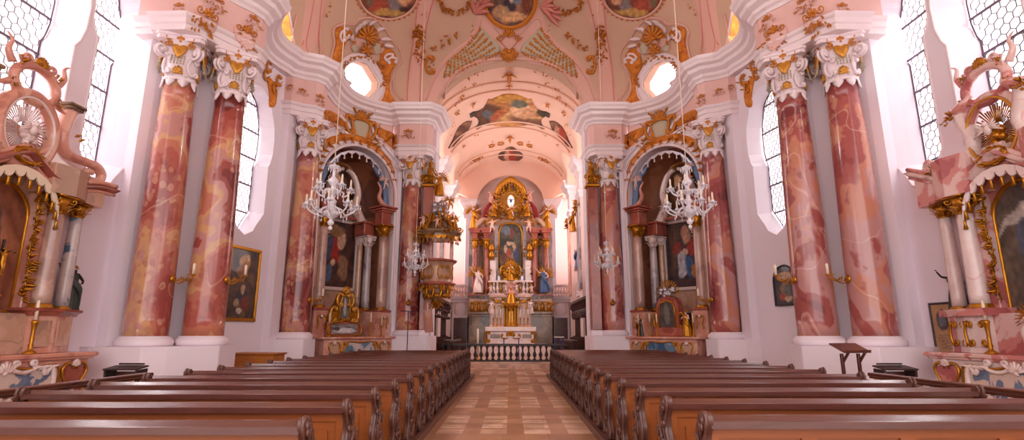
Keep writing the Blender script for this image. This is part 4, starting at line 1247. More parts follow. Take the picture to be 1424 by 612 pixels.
    for (x, y, rt, sz) in ((494, 46, .5, .5), (520, 44, -.5, .5), (528, 54, -1.0, .45), (489, 56, .9, .4), (503, 36, .1, .4), (512, 35, -.1, .4), (498, 40, .3, .4), (533, 62, -1.3, .4)):
        M = M_on(x, y, DOME, mi, .09, rt)
        if M: leaf(h_, M, sz, .22, .6, .05); spiral(g, M @ T(0, -.06, .03), .10, 1.2, .03)
    for (x, y, rt) in ((540, 78, -.9), (545, 83, -1.2), (480, 46, .8), (475, 50, .5)):
        M = M_on(x, y, DOME, mi, .07, rt)
        if M: cscroll(h_, M, .42, .2, .04, -1 if mi else 1)
    R = random.Random(4)
    for k in range(60):
        t = R.random(); a = pi * (1.05 - 1.2 * t); rr = R.uniform(.86, 1.0)
        x, y = 503 + 33 * rr * cos(a), 108 - 32 * rr * sin(a) * (1.0 if t < .5 else .9)
        M = M_on(x, y, DOME, mi, .1)
        if M: leaf(g, M @ RZ(R.uniform(0, 6)), .12, .08, .5, .02)
    g.build('gilded_crown', 'gilt_stucco', dome); h_.build('stucco_crown', 'stucco', dome)

# medallion of the middle
f = picture([(110, 90, 90), (170, 120, 90), (90, 66, 60), (200, 160, 120)], [(.5, .55, .12, .34, (40, 44, 60), .1), (.66, .6, .16, .14, (120, 130, 140), .2), (.5, .66, .06, .2, (226, 190, 170), .3), (.3, .3, .18, .12, (190, 150, 110), 0), (.6, .16, .3, .08, (220, 170, 120), 0), (.84, .5, .1, .3, (120, 60, 40), 0)], 9, .5, 2)
ring_o = [(709 + 39 * cos(2 * pi * k / 40), 0 + 42 * sin(2 * pi * k / 40)) for k in range(40)]; ring_i = [(709 + 32 * cos(2 * pi * k / 40), 0 + 35 * sin(2 * pi * k / 40)) for k in range(40)]
strip('medallion_frame', ring_o, ring_i, 'gilt_stucco', DOME, .12, dome, 80, False, True)
patch('fresco', ring_i, 'fresco', DOME, .07, 2.4, dome, lambda x, y: f((x - 677) / 64, (35 - y) / 70), 'round ceiling painting with a dark robed kneeling figure', False)
g = MB(); M = M_on(708, 46, DOME, False, .1); shell(g, M @ T(0, -.1, 0), .34, 7, 2.4, .05)
for sg in (-1, 1):
    spiral(g, M @ T(sg * .38, -.15, .02), .17, 1.3, .035, 0 if sg > 0 else pi, sg, [(-sg * .10, -.3, 0), (-sg * .30, -.5, 0)])
M = M_on(708, 70, DOME, False, .12); shell(g, M @ RZ(pi), .5, 9, 2.6, .06); g.ball((0, 0, .05), .1, 8, 6, M)
for sg in (-1, 1):
    for k in range(3): leaf(g, M @ RZ(sg * (1.2 + .4 * k)), .34, .12, .5, .03)
g.build('gilded_cartouche', 'gilt_stucco', dome)

# chancel vault
def quat(cx, cy, w, h): return [(cx + w * cos(2 * pi * k / 24) * (1 + .12 * cos(4 * pi * k / 24 * 2)), cy + h * sin(2 * pi * k / 24) * (1 + .12 * cos(8 * pi * k / 24))) for k in range(24)]
hl = [(709, 130), (699, 131), (692, 134), (683, 138), (679, 137), (676, 144), (672, 150), (665, 154), (658, 155), (653, 158), (654, 163), (659, 161), (664, 164), (666, 169), (664, 174), (658, 178), (664, 179), (672, 174), (684, 173), (697, 175), (709, 175)]
out = hl + [(2 * 709 - x, y) for x, y in hl[1:-1][::-1]]
f1 = picture([(96, 60, 40), (190, 130, 70), (160, 100, 60), (214, 168, 110), (120, 80, 60)], [(.26, .35, .04, .2, (84, 98, 104), .4), (.34, .38, .05, .18, (172, 88, 54), -.2), (.5, .9, .2, .14, (196, 140, 60), 0), (.64, .5, .14, .2, (226, 180, 140), .3), (.8, .55, .1, .3, (200, 150, 110), -.4), (.05, .5, .08, .5, (50, 50, 40), 0), (.95, .5, .08, .5, (50, 50, 40), 0), (.45, .12, .2, .06, (200, 140, 80), 0), (.6, .72, .1, .12, (90, 100, 90), 0)], 10, .6, 7)
patch('fresco', out, 'fresco', VAULT, .05, 2.0, vault, lambda x, y: f1((x - 652) / 114, (178 - y) / 48), 'broad scalloped vault painting with clouds and small figures', False)
f2 = picture([(60, 36, 30), (120, 70, 50), (90, 60, 50), (150, 110, 80)], [(.5, .5, .2, .3, (170, 60, 40), .2), (.35, .5, .1, .3, (200, 150, 120), 0)], 10, .6, 9)
patch('fresco', quat(710, 216.5, 16, 11.5), 'fresco', VAULT, .05, 1.7, vault, lambda x, y: f2((x - 692) / 36, (229 - y) / 25), 'small four-lobed vault painting of a red robed figure', False)
patch('fresco', quat(710, 242.5, 14, 4), 'fresco', VAULT, .05, 1.5, vault, lambda x, y: f2((x - 695) / 30, (248 - y) / 11), None, False)
g = MB()
for mi in (False, True):
    sd = [(656, 168), (650, 168), (645, 170), (638, 176), (633, 185), (629, 195), (623, 206), (630, 203), (637, 195), (644, 188), (652, 180)]
    patch('fresco', sd, 'fresco', VAULT, .05, 2, vault, lambda x, y: f2((x % 40) / 40, (206 - y) / 38), 'dark pointed side panel of the vault painting', False, mi)
    for (x, y, w_, h_, n_, sz) in ((635, 156, .5, .3, 10, .13), (657, 144, .3, .3, 8, .12), (642, 134, .35, .25, 8, .12), (662, 186, .3, .3, 7, .12), (643, 202, .4, .3, 8, .12), (662, 221, .8, .9, 22, .15), (669, 97, .7, .4, 14, .12), (662, 101, .4, .4, 8, .1),
                                   (645, 122, .3, .2, 5, .12), (657, 115, .25, .25, 5, .12), (630, 172, .3, .4, 6, .1), (650, 108, .2, .2, 3, .1), (672, 88, .2, .2, 3, .1), (634, 143, .2, .4, 5, .1), (667, 245, .3, .3, 5, .12), (627, 186, .2, .4, 4, .08), (671, 118, .2, .15, 3, .08), (684, 196, .3, .14, 4, .1)):
        M = M_on(x, y, VAULT, mi, .04)
        if M: spray(g, M, w_, h_, n_, int(x + y), sz)
    for (x, y, hh) in ((697, 199, 1), (684, 202, .9)):
        M = M_on(x, y, VAULT, mi, .04, pi / 2)
        if M: cscroll(g, M, .55 * hh, .3, .035, 1 if mi else -1)
for (x, y, s_) in ((708, 103, 1.1), (709, 190, .95), (708, 118, .5), (709, 231, .6), (709, 90, .9)):
    M = M_on(x, y, VAULT, False, .05)
    if M:
        for k in range(4): leaf(g, M @ RZ(k * pi / 2), .42 * s_ * (1.4 if k % 2 else .8), .2 * s_, .3, .04)
        g.ball((0, 0, .03), .07 * s_, 6, 5, M)
g.build('gilded_ornament', 'gilt_stucco', vault)
ln = MB()
for mi in (False, True):
    for k in range(5):
        line_on(ln, [(673 + k * 4.5, 232 + (k % 2)), (676 + k * 4.5, 238), (680 + k * 3, 226)], VAULT, .012, .03, mi)
ln.build('painted_lattice', 'rose_line', vault)
# transverse bands of the vault
for yy in (24.3, 29.2, 34.1):
    m_ = MB()
    for dy in (-.45, .45):
        m_.tube([(3.62 * cos(pi * k / 40), yy + dy, 11.25 + 2.26 * sin(pi * k / 40)) for k in range(4, 37)], .05, 6)
    m_.build('transverse_band', 'vault_pink', vault)

# ------------------------------------------------------------------ stucco over the niches and on the friezes
for mi, nm in ((False, 'left'), (True, 'right')):
    par = bpy.data.objects['wall_%s_niche' % nm]
    strip('mosaic_band', [(440, 232), (446, 214), (458, 203), (474, 196), (492, 197), (512, 205), (528, 220), (540, 240), (547, 262), (547, 290)], [(438, 205), (448, 197), (460, 190), (476, 186), (496, 187), (516, 194), (532, 206), (543, 222), (549, 240), (551, 285)], 'mosaic_gold', WALLS, .03, par, 50, mi)
    g = MB(); s_ = MB()
    for k in range(15):
        t = k / 14; a = pi * (1.02 - .98 * t)
        x = 494 + 54 * cos(a); y = 245 - 50 * sin(a) - (494 - x) * .22
        M = M_on(x, y, WALLS, mi, .06, a - pi / 2)
        if M: leaf(g, M @ RZ(pi), .24, .13, .5, .03); g.ball((0, .03, .03), .05, 6, 4, M)
    for (x0, y0, x1, y1, sag, nn) in ((460, 172, 487, 194, 6, 8), (509, 196, 545, 190, 9, 10), (452, 160, 470, 168, 5, 5)):
        for k in range(nn + 1):
            t = k / nn; M = M_on(x0 + (x1 - x0) * t, y0 + (y1 - y0) * t + sag * 4 * t * (1 - t), WALLS, mi, .10)
            if M: spray(g, M, .2, .16, 4, k, .09)
    patch('mosaic_spandrel', [(452, 153), (462, 156), (472, 163), (480, 172), (476, 176), (464, 170), (452, 165)], 'mosaic_gold', WALLS, .05, 3, par, mirror=mi)
    patch('mosaic_spandrel', [(526, 178), (540, 183), (550, 190), (551, 206), (542, 203), (534, 194), (524, 186)], 'mosaic_gold', WALLS, .05, 3, par, mirror=mi)
    M = M_on(499, 182, WALLS, mi, .16)
    hh = MB(); 
    sh = [(x * .42, y * .42, 0) for x, y in ((-.85, .7), (0, .95), (.85, .7), (.8, 0), (.55, -.75), (0, -1), (-.55, -.75), (-.8, 0))]
    P = catmull(sh, 4, True); hh.loft([[(p.x * q, p.y * q, z) for p in P] for q, z in ((1, 0), (.95, .06), (.6, .10))], True, True, True, M)
    hh.build('cartouche_shield', 'panel_green', par)
    g.tube([M @ V((p.x * 1.12, p.y * 1.12, .04)) for p in P], .05, 6, True)
    shell(s_, M @ T(0, .45, .04), .42, 9, 3.0, .05)
    for sg in (-1, 1):
        cscroll(s_, M @ T(sg * .55, .1, .02) @ RZ(-sg * .2), .85, .3, .055, -sg)
        cscroll(s_, M @ T(sg * .42, -.5, .02) @ RZ(sg * .7), .5, .22, .045, -sg)
        spiral(g, M @ T(sg * .95, .15, .0), .18, 1.3, .045, 0, sg, [(-sg * .1, .3, 0), (sg * .1, .5, 0)])
        spray(g, M @ T(sg * .75, -.2, .02), .4, .7, 12, 5, .13)
        leaf(g, M @ T(sg * .3, .7, .04) @ RZ(-sg * .6), .4, .16, .5, .04)
    s_.build('stucco_cartouche', 'gilt_stucco', par); g.build('gilded_garland', 'gilt_stucco', par)
    ln = MB()
    line_on(ln, [(515, 176), (522, 190), (534, 204), (548, 220), (562, 236)], WALLS, .06, .06, mi); line_on(ln, [(510, 182), (520, 197), (534, 212), (548, 228), (556, 238)], WALLS, .05, .04, mi)
    line_on(ln, [(440, 196), (452, 184), (466, 178), (482, 186)], WALLS, .06, .05, mi); line_on(ln, [(470, 160), (482, 172), (486, 180)], WALLS, .07, .05, mi)
    ln.build('volute_moulding', 'stucco', par)
    # friezes
    g = MB()
    for (x, y, sc_) in ((285, 26, 1.3), (342, 50, 1.3), (568, 186, .9), (444, 138, .8), (420, 128, .6), (250, 12, .6), (404, 122, .5), (300, 4, .9), (352, 30, .8), (540, 186, .5)):
        M = M_on(x, y, WALLS, mi, .05)
        if M is None: continue
        M = M @ SCL(sc_)
        R = random.Random(int(x))
        for k in range(26):
            a = R.uniform(-2.6, -.5); q = R.uniform(.12, .42)
            leaf(g, M @ T(q * cos(a), q * sin(a) + .1, 0) @ RZ(a - pi / 2), .09, .045, .5, .015)
        shell(g, M @ T(0, .08, 0), .14, 5, 2.6, .03)
        spiral(g, M @ T(-.16, .12, 0), .09, 1.2, .02); spiral(g, M @ T(.16, .12, 0), .09, 1.2, .02, pi, -1)
    g.build('gilded_frieze_ornament', 'gilt_stucco', bpy.data.objects['trim_frieze_%s_near' % nm])
    for poly in ([(276, 10), (288, 8), (302, 18), (300, 40), (292, 46), (276, 30)], [(326, 36), (342, 36), (354, 46), (352, 66), (344, 70), (328, 54)]):
        patch('painted_panel', poly, 'frieze_pink', WALLS, .03, 4, bpy.data.objects['trim_frieze_%s_near' % nm], mirror=mi)
    # cartouche beside the window head
    g = MB(); 
    patch('mosaic_panel', [(371, 108), (378, 112), (384, 126), (382, 146), (375, 148), (374, 130)], 'mosaic_gold', WALLS, .04, 3, bpy.data.objects['wall_%s_bay' % nm], mirror=mi)
    for (x, y) in ((372, 92), (368, 104), (386, 112), (380, 122)):
        M = M_on(x, y, WALLS, mi, .06)
        if M: cscroll(g, M, .4, .18, .03, 1); spray(g, M, .3, .4, 7, 2, .08)
    g.build('gilded_window_head', 'gilt_stucco', bpy.data.objects['wall_%s_bay' % nm])
# ------------------------------------------------------------------ pews
for side, nm in SIDES:
    p = MB(); p.box((side * 3.55, 11.2, .05), (4.26, 19.6, .10)); 
    o = struct(p, 'floor_platform_' + nm, 'wood_dark')
    p = MB(); p.box((side * 1.40, 11.2, .055), (.07, 19.62, .115)); p.build('platform_edge', 'wood_end', o)
PL = 3.92     # pew length
def end_profile():
    pts = [(-.15, 0), (-.17, .10), (-.10, .20), (-.08, .30), (-.15, .42), (-.16, .52), (-.08, .62), (-.055, .70), (-.08, .78), (-.13, .83), (-.165, .88), (-.155, .935), (-.10, .955), (-.03, .93), (.02, .87), (.04, .80), (.07, .70), (.09, .60),
           (.16, .55), (.21, .49), (.20, .42), (.14, .36), (.11, .28), (.13, .16), (.20, .08), (.20, 0)]
    c = catmull([(y, z, 0) for y, z in pts], 2); return [(p.x, p.y) for p in c]
EP = [(y * (.66 if z > .6 else .66 + .34 * (.6 - z) / .6) - .01, z) for y, z in end_profile()]
YZX = Matrix(((0, 0, 1, 0), (1, 0, 0, 0), (0, 1, 0, 0), (0, 0, 0, 1)))   # (y, z, x) -> world
def bench_end(x0, x1, parent, carve):
    e = MB(); e.prism(EP, x0, x1, YZX)
    m = (sum(p[0] for p in EP) / len(EP), sum(p[1] for p in EP) / len(EP))
    o = e.build('bench_end', 'wood_end', parent)
    md = o.modifiers.new('b', 'BEVEL'); md.width = .012; md.segments = 2; md.limit_method = 'ANGLE'
    bake(o); smooth_by_angle(o, 30)
    c = MB(); sx = x0 - .004 if carve < 0 else x1 + .004
    M0 = Matrix(((0, 0, carve, sx), (1, 0, 0, 0), (0, 1, 0, 0), (0, 0, 0, 1)))
    cscroll(c, M0 @ T(-.05, .78, 0), .2, .09, .012, -1); cscroll(c, M0 @ T(.02, .50, 0), .34, .16, .018, 1); cscroll(c, M0 @ T(.05, .20, 0), .26, .2, .018, -1)
    spiral(c, M0 @ T(-.09, .90, 0), .04, 1.2, .010); spiral(c, M0 @ T(.13, .46, 0), .055, 1.4, .014); spiral(c, M0 @ T(.12, .1, 0), .05, 1.4, .014)
    for k in range(11):
        leaf(c, M0 @ T(-.04 + .03 * sin(k * 1.7), .1 + k * .068, 0) @ RZ(sin(k * 2.1) * .7), .09, .04, .25, .010)
    
    # ridge running along the rear edge
    pts = [(sx - carve * .03, y - .012, z) for y, z in EP[:30]]
    c.tube(pts, [.012 + .008 * abs(sin(i * .9)) for i in range(len(pts))], 6)
    c.build('carving', 'wood_end', o)
    return o
def make_pew():
    t = empty('church_pew', (0, 0, .1), 0, 'x', 'pew', 'x')
    bench_end(0, .085, t, -1)
    bench_end(PL - .07, PL, t, 1)
    p = MB(); p.prism([(.02, .12), (.045, .12), (.0, .86), (-.025, .86)], .085, PL - .07, YZX); p.build('back_panel', 'wood_orange', t)
    f = MB()
    n = 5; w = (PL - .16) / n
    def rail(z0, z1):
        q = lambda z: -.032 + .045 * (1 - (z - .12) / .74)
        f.prism([(q(z0) - .014, z0), (q(z0) + .01, z0), (q(z1) + .01, z1), (q(z1) - .014, z1)], .085, PL - .07, YZX)
    rail(.12, .24); rail(.76, .86)
    for k in range(n + 1):
        x = .085 + w * k
        f.prism([(-.001, .22), (.02, .22), (-.02, .78), (-.041, .78)], max(.085, x - .06), min(PL - .07, x + .06), YZX)
    for k in range(n):
        x = .085 + w * (k + .5)
        for hw, zz0, zz1 in ((w / 2 - .14, .32, .68),):
            f.prism([(-.008, zz0), (.01, zz0), (-.015, zz1), (-.03, zz1)], x - hw, x + hw, YZX)
    f.build('panel_frame', 'wood_orange', t)
    l = MB(); l.prism([(-.095, .862), (-.093, .885), (-.01, .922), (.018, .922), (.018, .865), (-.02, .86), (-.09, .85)], .06, PL - .05, YZX)
    o = l.build('book_ledge', 'wood_dark', t)
    l = MB(); l.prism([(-.112, .838), (-.112, .888), (-.095, .893), (-.085, .883), (-.088, .838)], .07, PL - .06, YZX); l.build('ledge_lip', 'wood_dark', o)
    s = MB(); s.box((PL / 2, .23, .44), (PL - .15, .38, .035), bev=.012); s.build('seat', 'wood_orange', t)
    k = MB(); k.box((PL / 2, -.30, .17), (PL - .2, .16, .03), bev=.01); k.box((.5, -.28, .08), (.05, .12, .16)); k.box((PL - .5, -.28, .08), (.05, .12, .16)); k.build('kneeler', 'wood_orange', t)
    return t
ORD = 'first second third fourth fifth sixth seventh eighth ninth tenth eleventh twelfth thirteenth fourteenth fifteenth sixteenth'.split()
pew = make_pew(); first = True
for side, nm in SIDES:
    for k in range(16):
        y = (4.10 + 1.015 * k) if side < 0 else (4.34 + 1.03 * k)
        lab = 'long brown wooden pew %s of the aisle, %s row from the camera' % (nm, ORD[k]) if k < 15 else 'long brown wooden pew %s of the aisle, farthest row, nearest the altar rail' % nm
        x = 1.44 if side > 0 else -1.44 - PL
        if first: o = pew; first = False; o.location = (x, y, .1); o['label'] = lab; o['group'] = 'pews left of the aisle'
        else: o = copy_tree(pew, (x, y, .1), 0, lab, 'pews %s of the aisle' % nm)
# the copy on the left has its carved aisle end at its right: both ends are carved outwards

# ------------------------------------------------------------------ balustrades
def baluster_prof(h, r):
    return [(r * .9, 0), (r * .9, h * .06), (r * .5, h * .10), (r * .45, h * .16), (r * .8, h * .26), (r * 1.0, h * .36), (r * .8, h * .48), (r * .42, h * .62), (r * .38, h * .72), (r * .6, h * .78), (r * .42, h * .84), (r * .85, h * .92), (r * .9, h)]
def balustrade(name, p, q, h, mats, label, cat, n, r=.05, z=0, railw=.14, railh=.06, base=.08, group=None):
    p, q = V((p[0], p[1], 0)), V((q[0], q[1], 0)); c = (p + q) / 2; d = q - p; L = d.length; a = atan2(d.y, d.x)
    t = empty(name, (c.x, c.y, z), a, label, cat, group)
    m = MB(); m.box((0, 0, h - railh / 2), (L, railw, railh), bev=.012); m.box((0, 0, h - railh - .015), (L - .02, railw * .7, .03)); m.build('handrail', mats[0], t)
    m = MB(); m.box((0, 0, base / 2), (L, railw * .9, base), bev=.01); m.build('base_rail', mats[0], t)
    proto = MB().lathe(baluster_prof(h - railh - base - .03, r), (0, 0, 0), 10).mesh('baluster', mats[1])
    for k in range(n):
        o = bpy.data.objects.new('baluster', proto); COL.objects.link(o); o.parent = t; o.location = (-L / 2 + L * (k + .5) / n, 0, base)
    return t
for side, nm in SIDES:
    balustrade('wooden_balustrade', (side * 5.78, 3.6), (side * 5.95, 9.1), 1.0, ('wood_dark', 'column_tan'), 'low balustrade with dark wooden handrail before the near %s side altar' % nm, 'balustrade', 18, .055)
balustrade('altar_rail', (-3.3, 26.55), (2.75, 26.55), .84, ('wood_black', 'wood_black'), 'dark wooden altar rail with turned balusters across the end of the aisle', 'railing', 21, .092, .26, .18, .08, .08)

# ------------------------------------------------------------------ small furniture of the nave
t = empty('wooden_chest', (-7.25, 15.75, 0), radians(-8), 'light orange wooden cupboard by the left wall behind the pew ends', 'cupboard')
m = MB(); m.box((0, 0, .52), (1.28, .6, 1.0), bev=.01); m.box((0, 0, .05), (1.32, .64, .10)); m.build('body', 'wood_box', t)
m = MB(); m.box((0, 0, 1.05), (1.38, .7, .05), bev=.015); m.build('top', 'wood_box', t)
for sx in (-.31, .31):
    m = MB(); m.box((sx, -.31, .55), (.56, .025, .82), bev=.008); m.box((sx, -.325, .55), (.40, .015, .64), bev=.006); d_ = m.build('door', 'wood_box', t)
    m = MB(); m.ball((sx * .2, -.34, .6), (.018, .02, .018)); m.build('knob', 'iron', d_)
t = empty('lectern', (7.0, 11.3, 0), radians(12), 'dark wooden reading stand with slanted top by the right wall near the great columns', 'lectern')
m = MB(); m.box((0, 0, 0), (.66, .42, .03), 0, T(0, -.02, 1.33) @ RX(radians(24)), .01); m.box((0, -.2, .03), (.62, .02, .04), 0, T(0, -.02, 1.33) @ RX(radians(24))); m.build('slanted_top', 'wood_dark', t)
for sx in (-.2, .2):
    m = MB(); m.box((sx, 0, .62), (.06, .06, 1.2), bev=.008); m.box((sx, 0, .03), (.07, .5, .06), bev=.01); m.box((0, 0, 0), (.04, .04, .3), 0, T(sx, -.1, 1.15) @ RX(radians(40))); m.build('leg', 'wood_dark', t)
m = MB(); m.box((0, 0, .35), (.36, .04, .08)); m.build('stretcher', 'wood_dark', t)
for side, nm in SIDES:
    t = empty('kneeling_desk', (side * 6.95, 9.95, 0), 0, 'dark wooden kneeling desk between the pews and the near %s altar' % nm, 'kneeler')
    m = MB(); m.box((0, 0, 0), (.62, .34, .03), 0, T(0, 0, 1.02) @ RX(radians(8)), .01); m.box((0, .14, 1.08), (.46, .06, .03), bev=.01); m.build('top', 'wood_black', t)
    for sx in (-.28, .28): m = MB(); m.prism([(-.16, 0), (.18, 0), (.14, .5), (.15, 1.0), (-.13, .98), (-.08, .5)], sx - .02, sx + .02, YZX); m.build('side_panel', 'wood_black', t)
    m = MB(); m.box((0, .14, .5), (.54, .02, .9)); m.build('front_panel', 'wood_dark', t)
    m = MB(); m.box((0, -.3, .16), (.56, .26, .04), bev=.01); m.box((0, -.3, .07), (.5, .2, .14)); m.build('kneeling_board', 'wood_dark', t)
t = empty('microphone_stand', (-3.95, 20.85, 0), 0, 'thin black microphone stand before the far left column', 'stand')
m = MB(); m.tube([(0, 0, .02), (0, 0, 2.45)], .018, 8); m.build('pole', 'iron', t)
m = MB(); m.tube([(-.28, 0, 2.45), (.28, 0, 2.44)], .014, 8); m.ball((-.28, 0, 2.45), .03, 8, 6); m.build('boom', 'iron', t)
m = MB(); m.lathe([(.2, 0), (.2, .02), (.03, .035), (.02, .06)], (0, 0, 0), 20); m.build('base', 'iron', t)

# candle brackets on the columns
def sconce(loc, az, label):
    t = empty('candle_sconce', loc, az, label, 'wall sconce', 'gilded candle brackets on the columns')
    m = MB(); m.lathe([(.10, 0), (.11, .02), (.04, .05)], (0, 0, 0), 12, RY(pi / 2)); m.build('wall_plate', 'gold', t)
    m = MB(); m.tube(catmull([(.02, 0, -.03), (.14, 0, -.10), (.26, 0, -.06), (.34, 0, .02), (.44, 0, .0), (.48, 0, .07)], 4), .016, 6)
    spiral(m, T(.2, 0, .0) @ UPR, .07, 1.4, .014); spiral(m, T(.36, 0, .09) @ UPR, .045, 1.3, .01, pi)
    for k in range(9): leaf(m, T(.08 + .045 * k, 0, -.05 + .02 * (k % 3)) @ RY(.7 - k * .3) @ RX(.6 * (-1) ** k), .10, .045, .4, .01)
    m.build('bracket_arm', 'gold', t)
    m = MB(); m.lathe([(.01, .07), (.05, .09), (.065, .12), (.05, .125), (.02, .115), (.02, .1)], (.48, 0, 0), 12); m.build('drip_pan', 'gold', t)
    m = MB(); m.lathe([(.033, .11), (.032, .36), (.02, .375), (.004, .38)], (.48, 0, 0), 12); m.tube([(.48, 0, .37), (.483, 0, .395)], .003, 4); m.build('candle', 'candle', t)
    return t
for side, nm in SIDES:
    for (x, y), z, w_, a0 in (((-8.60, 12.80), 2.9, 'near outer', 0), ((-7.70, 13.60), 2.95, 'near inner', -5), ((-7.28, 18.30), 2.72, 'third', -12), ((-4.24, 22.25), 2.80, 'far', -78)):
        a = radians(a0); r_ = .475
        px0, py0 = x + r_ * cos(a), y + r_ * sin(a)
        loc = (px0 if side < 0 else -px0, py0, z)
        sconce(loc, a if side < 0 else pi - a, 'gilded bracket with one white candle on the %s %s marble column' % (w_, nm))
def frame_rect(name, M, w, h, fw, label, f, cat='painting', arched=False, fmat='gold', nv=60, nu=40, depth=.05):
    """picture hung on a wall: M at the middle of its foot, x right, y up, z out"""
    t = empty(name, (0, 0, 0), 0, label, cat); t.matrix_world = M
    if not arched:
        m = MB()
        for (cx, cy, dx, dy) in ((0, fw / 2, w, fw), (0, h - fw / 2, w, fw), (-w / 2 + fw / 2, h / 2, fw, h - 2 * fw), (w / 2 - fw / 2, h / 2, fw, h - 2 * fw)):
            m.box((cx, cy, depth / 2), (dx, dy, depth), bev=.012)
            m.box((cx, cy, depth * .6), (dx * (1 if dx > dy else .5), dy * (1 if dy > dx else .5), depth * 1.1), bev=.01)
        m.build('frame', fmat, t)
        canvas('canvas', T(0, fw, 0), w - 2 * fw, h - 2 * fw, f, t, nu, nv, None, 'canvas', None, depth * .5)
    else:
        r = w / 2; P = [(-r, 0), (r, 0)] + [(r * cos(a), h - r * arched + r * arched * sin(a)) for a in [pi * k / 20 for k in range(21)]]
        m = MB(); m.tube([(x, y, depth * .5) for x, y in dens(P, .2)], fw * .6, 8, True); m.build('frame', fmat, t)
        canvas('canvas', I4, w, h, f, t, nu, nv, [((x + r) / w, y / h) for x, y in P], 'canvas', None, depth * .4)
    return t
# picture in the left window bay
MB_ = {}
def wall_frame(pxb, pyb, pxt, pyt, mi):
    a = WALLS.ray_cast(EYEV, ray(pxb, pyb)); b = WALLS.ray_cast(EYEV, ray(pxt, pyt))
    n = a[1] if a[1].dot(EYEV - a[0]) > 0 else -a[1]
    return surfM(a[0], n, V((0, 0, 1)), .02), (b[0] - a[0]).length
M, h = wall_frame(331, 447, 335, 343, False)
f = picture([(50, 36, 30), (90, 66, 48), (60, 44, 36), (110, 80, 56)], [(.5, .82, .2, .1, (190, 140, 70), 0), (.45, .7, .2, .08, (150, 100, 70), .2), (.5, .3, .2, .1, (40, 44, 60), .1), (.5, .42, .08, .06, (200, 160, 130), 0), (.62, .22, .16, .1, (120, 50, 40), 0), (.3, .2, .1, .06, (170, 150, 110), 0), (.45, .1, .1, .04, (210, 200, 180), 0), (.6, .9, .05, .05, (220, 190, 150), 0)], 9, .5, 12)
frame_rect('framed_painting', M, 1.40, h, .10, 'tall dark oil painting in a gilded wooden frame on the left wall below the window', f, fmat='gold')
M, h = wall_frame(1096, 424, 1094, 369, False)
f = picture([(46, 44, 52), (70, 64, 66), (40, 38, 44)], [(.5, .72, .28, .14, (190, 160, 130), 0), (.45, .45, .2, .14, (140, 110, 90), .2), (.6, .35, .14, .16, (90, 100, 90), 0), (.4, .2, .2, .1, (170, 80, 60), 0), (.6, .15, .15, .08, (200, 180, 150), 0)], 9, .6, 14)
frame_rect('arched_painting', M, .95, h, .05, 'small dark arched painting on the right wall beside the great column', f, arched=1.0, fmat='wood_black', nu=26, nv=40)
# ------------------------------------------------------------------ altars
def small_column(parent, x, y, z0, z1, r, mat, capmat='gold', basemat='gold', caph=None):
    caph = caph or r * 2.4
    m = MB(); n = 10
    m.lathe([(r * (1 - .16 * (k / n) ** 1.4), z0 + r * .5 + (z1 - caph - z0 - r * .5) * k / n) for k in range(n + 1)], (x, y, 0), 20)
    c = m.build('column', mat, parent)
    m = MB(); m.lathe([(r * 1.35, 0), (r * 1.4, r * .15), (r * 1.15, r * .28), (r * 1.22, r * .4), (r * 1.02, r * .55)], (x, y, z0), 20); m.build('column_base', basemat, c)
    m = MB(); zc = z1 - caph
    m.lathe([(r * .9, 0), (r * .95, caph * .1), (r * .86, caph * .14), (r * .95, caph * .5), (r * 1.35, caph * .84)], (x, y, zc), 16)
    m.box((x, y, z1 - caph * .07), (r * 2.9, r * 2.9, caph * .14), bev=r * .1)
    for k in range(8):
        a = k * pi / 4
        leaf(m, T(x, y, zc + caph * .08) @ RZ(a) @ T(r * .9, 0, 0) @ Matrix(((0, 0, 1, 0), (1, 0, 0, 0), (0, 1, 0, 0), (0, 0, 0, 1))), caph * .55, r * .75, .9, r * .14)
    for k in range(4):
        a = pi / 4 + k * pi / 2
        spiral(m, T(x, y, zc + caph * .74) @ RZ(a) @ T(r * 1.45, 0, 0) @ UPR, r * .4, 1.2, r * .13, pi, -1)
    m.build('column_capital', capmat, c)
    return c
def stepped(parent, name, path, prof, mat):
    m = MB(); m.ribbon(path, prof); o = m.build(name, mat, parent); fixn(o); return o
def lambrequin(parent, pts, mat, seed=0, drop=.28, tmat='gold'):
    """scalloped hanging cloth with a tassel on every point"""
    m = MB(); tz = MB(); P = [V(p) for p in pts]; n = len(P) - 1; spots = []
    tz.lathe([(.01, .02), (.03, -.02), (.02, -.05), (.045, -.16), (.02, -.17)], (0, 0, 0), 7); tm = tz.mesh('tassel', tmat)
    for i in range(n):
        a, b = P[i], P[i + 1]; c = (a + b) / 2; w = (b - a)
        up = V((0, 0, 1))
        vs = [a, b, b - up * drop * .45, c + w * .32 - up * drop * .8, c - up * drop, c - w * .32 - up * drop * .8, a - up * drop * .45]
        f_ = V((0, -.03, 0)); vs = vs + [v_ + f_ for v_ in vs]
        m.add(vs, [tuple(range(7)), tuple(range(13, 6, -1))] + [(k, (k + 1) % 7, 7 + (k + 1) % 7, 7 + k) for k in range(7)], False)
        q = c - up * drop
        spots.append((q.x, q.y - .02, q.z))
    o = m.build('lambrequin', mat, parent)
    for q in spots:
        c = bpy.data.objects.new('tassel', tm); COL.objects.link(c); c.parent = o; c.location = q
    return o
def candlestick(loc, h, label, mat='gold', group=None, r=.09, ch=.35):
    t = empty('candlestick', loc, 0, label, 'candlestick', group)
    m = MB(); m.lathe([(r, 0), (r * 1.05, .02), (r * .5, .06), (r * .22, .1), (r * .45, .15), (r * .2, .2), (r * .35, h * .45), (r * .18, h * .55), (r * .5, h * .9), (r * .6, h * .95), (r * .3, h)], (0, 0, 0), 12); m.build('stem', mat, t)
    m = MB(); m.lathe([(.028, h), (.027, h + ch), (.01, h + ch + .015)], (0, 0, 0), 10); m.build('candle', 'candle', t)
    return t
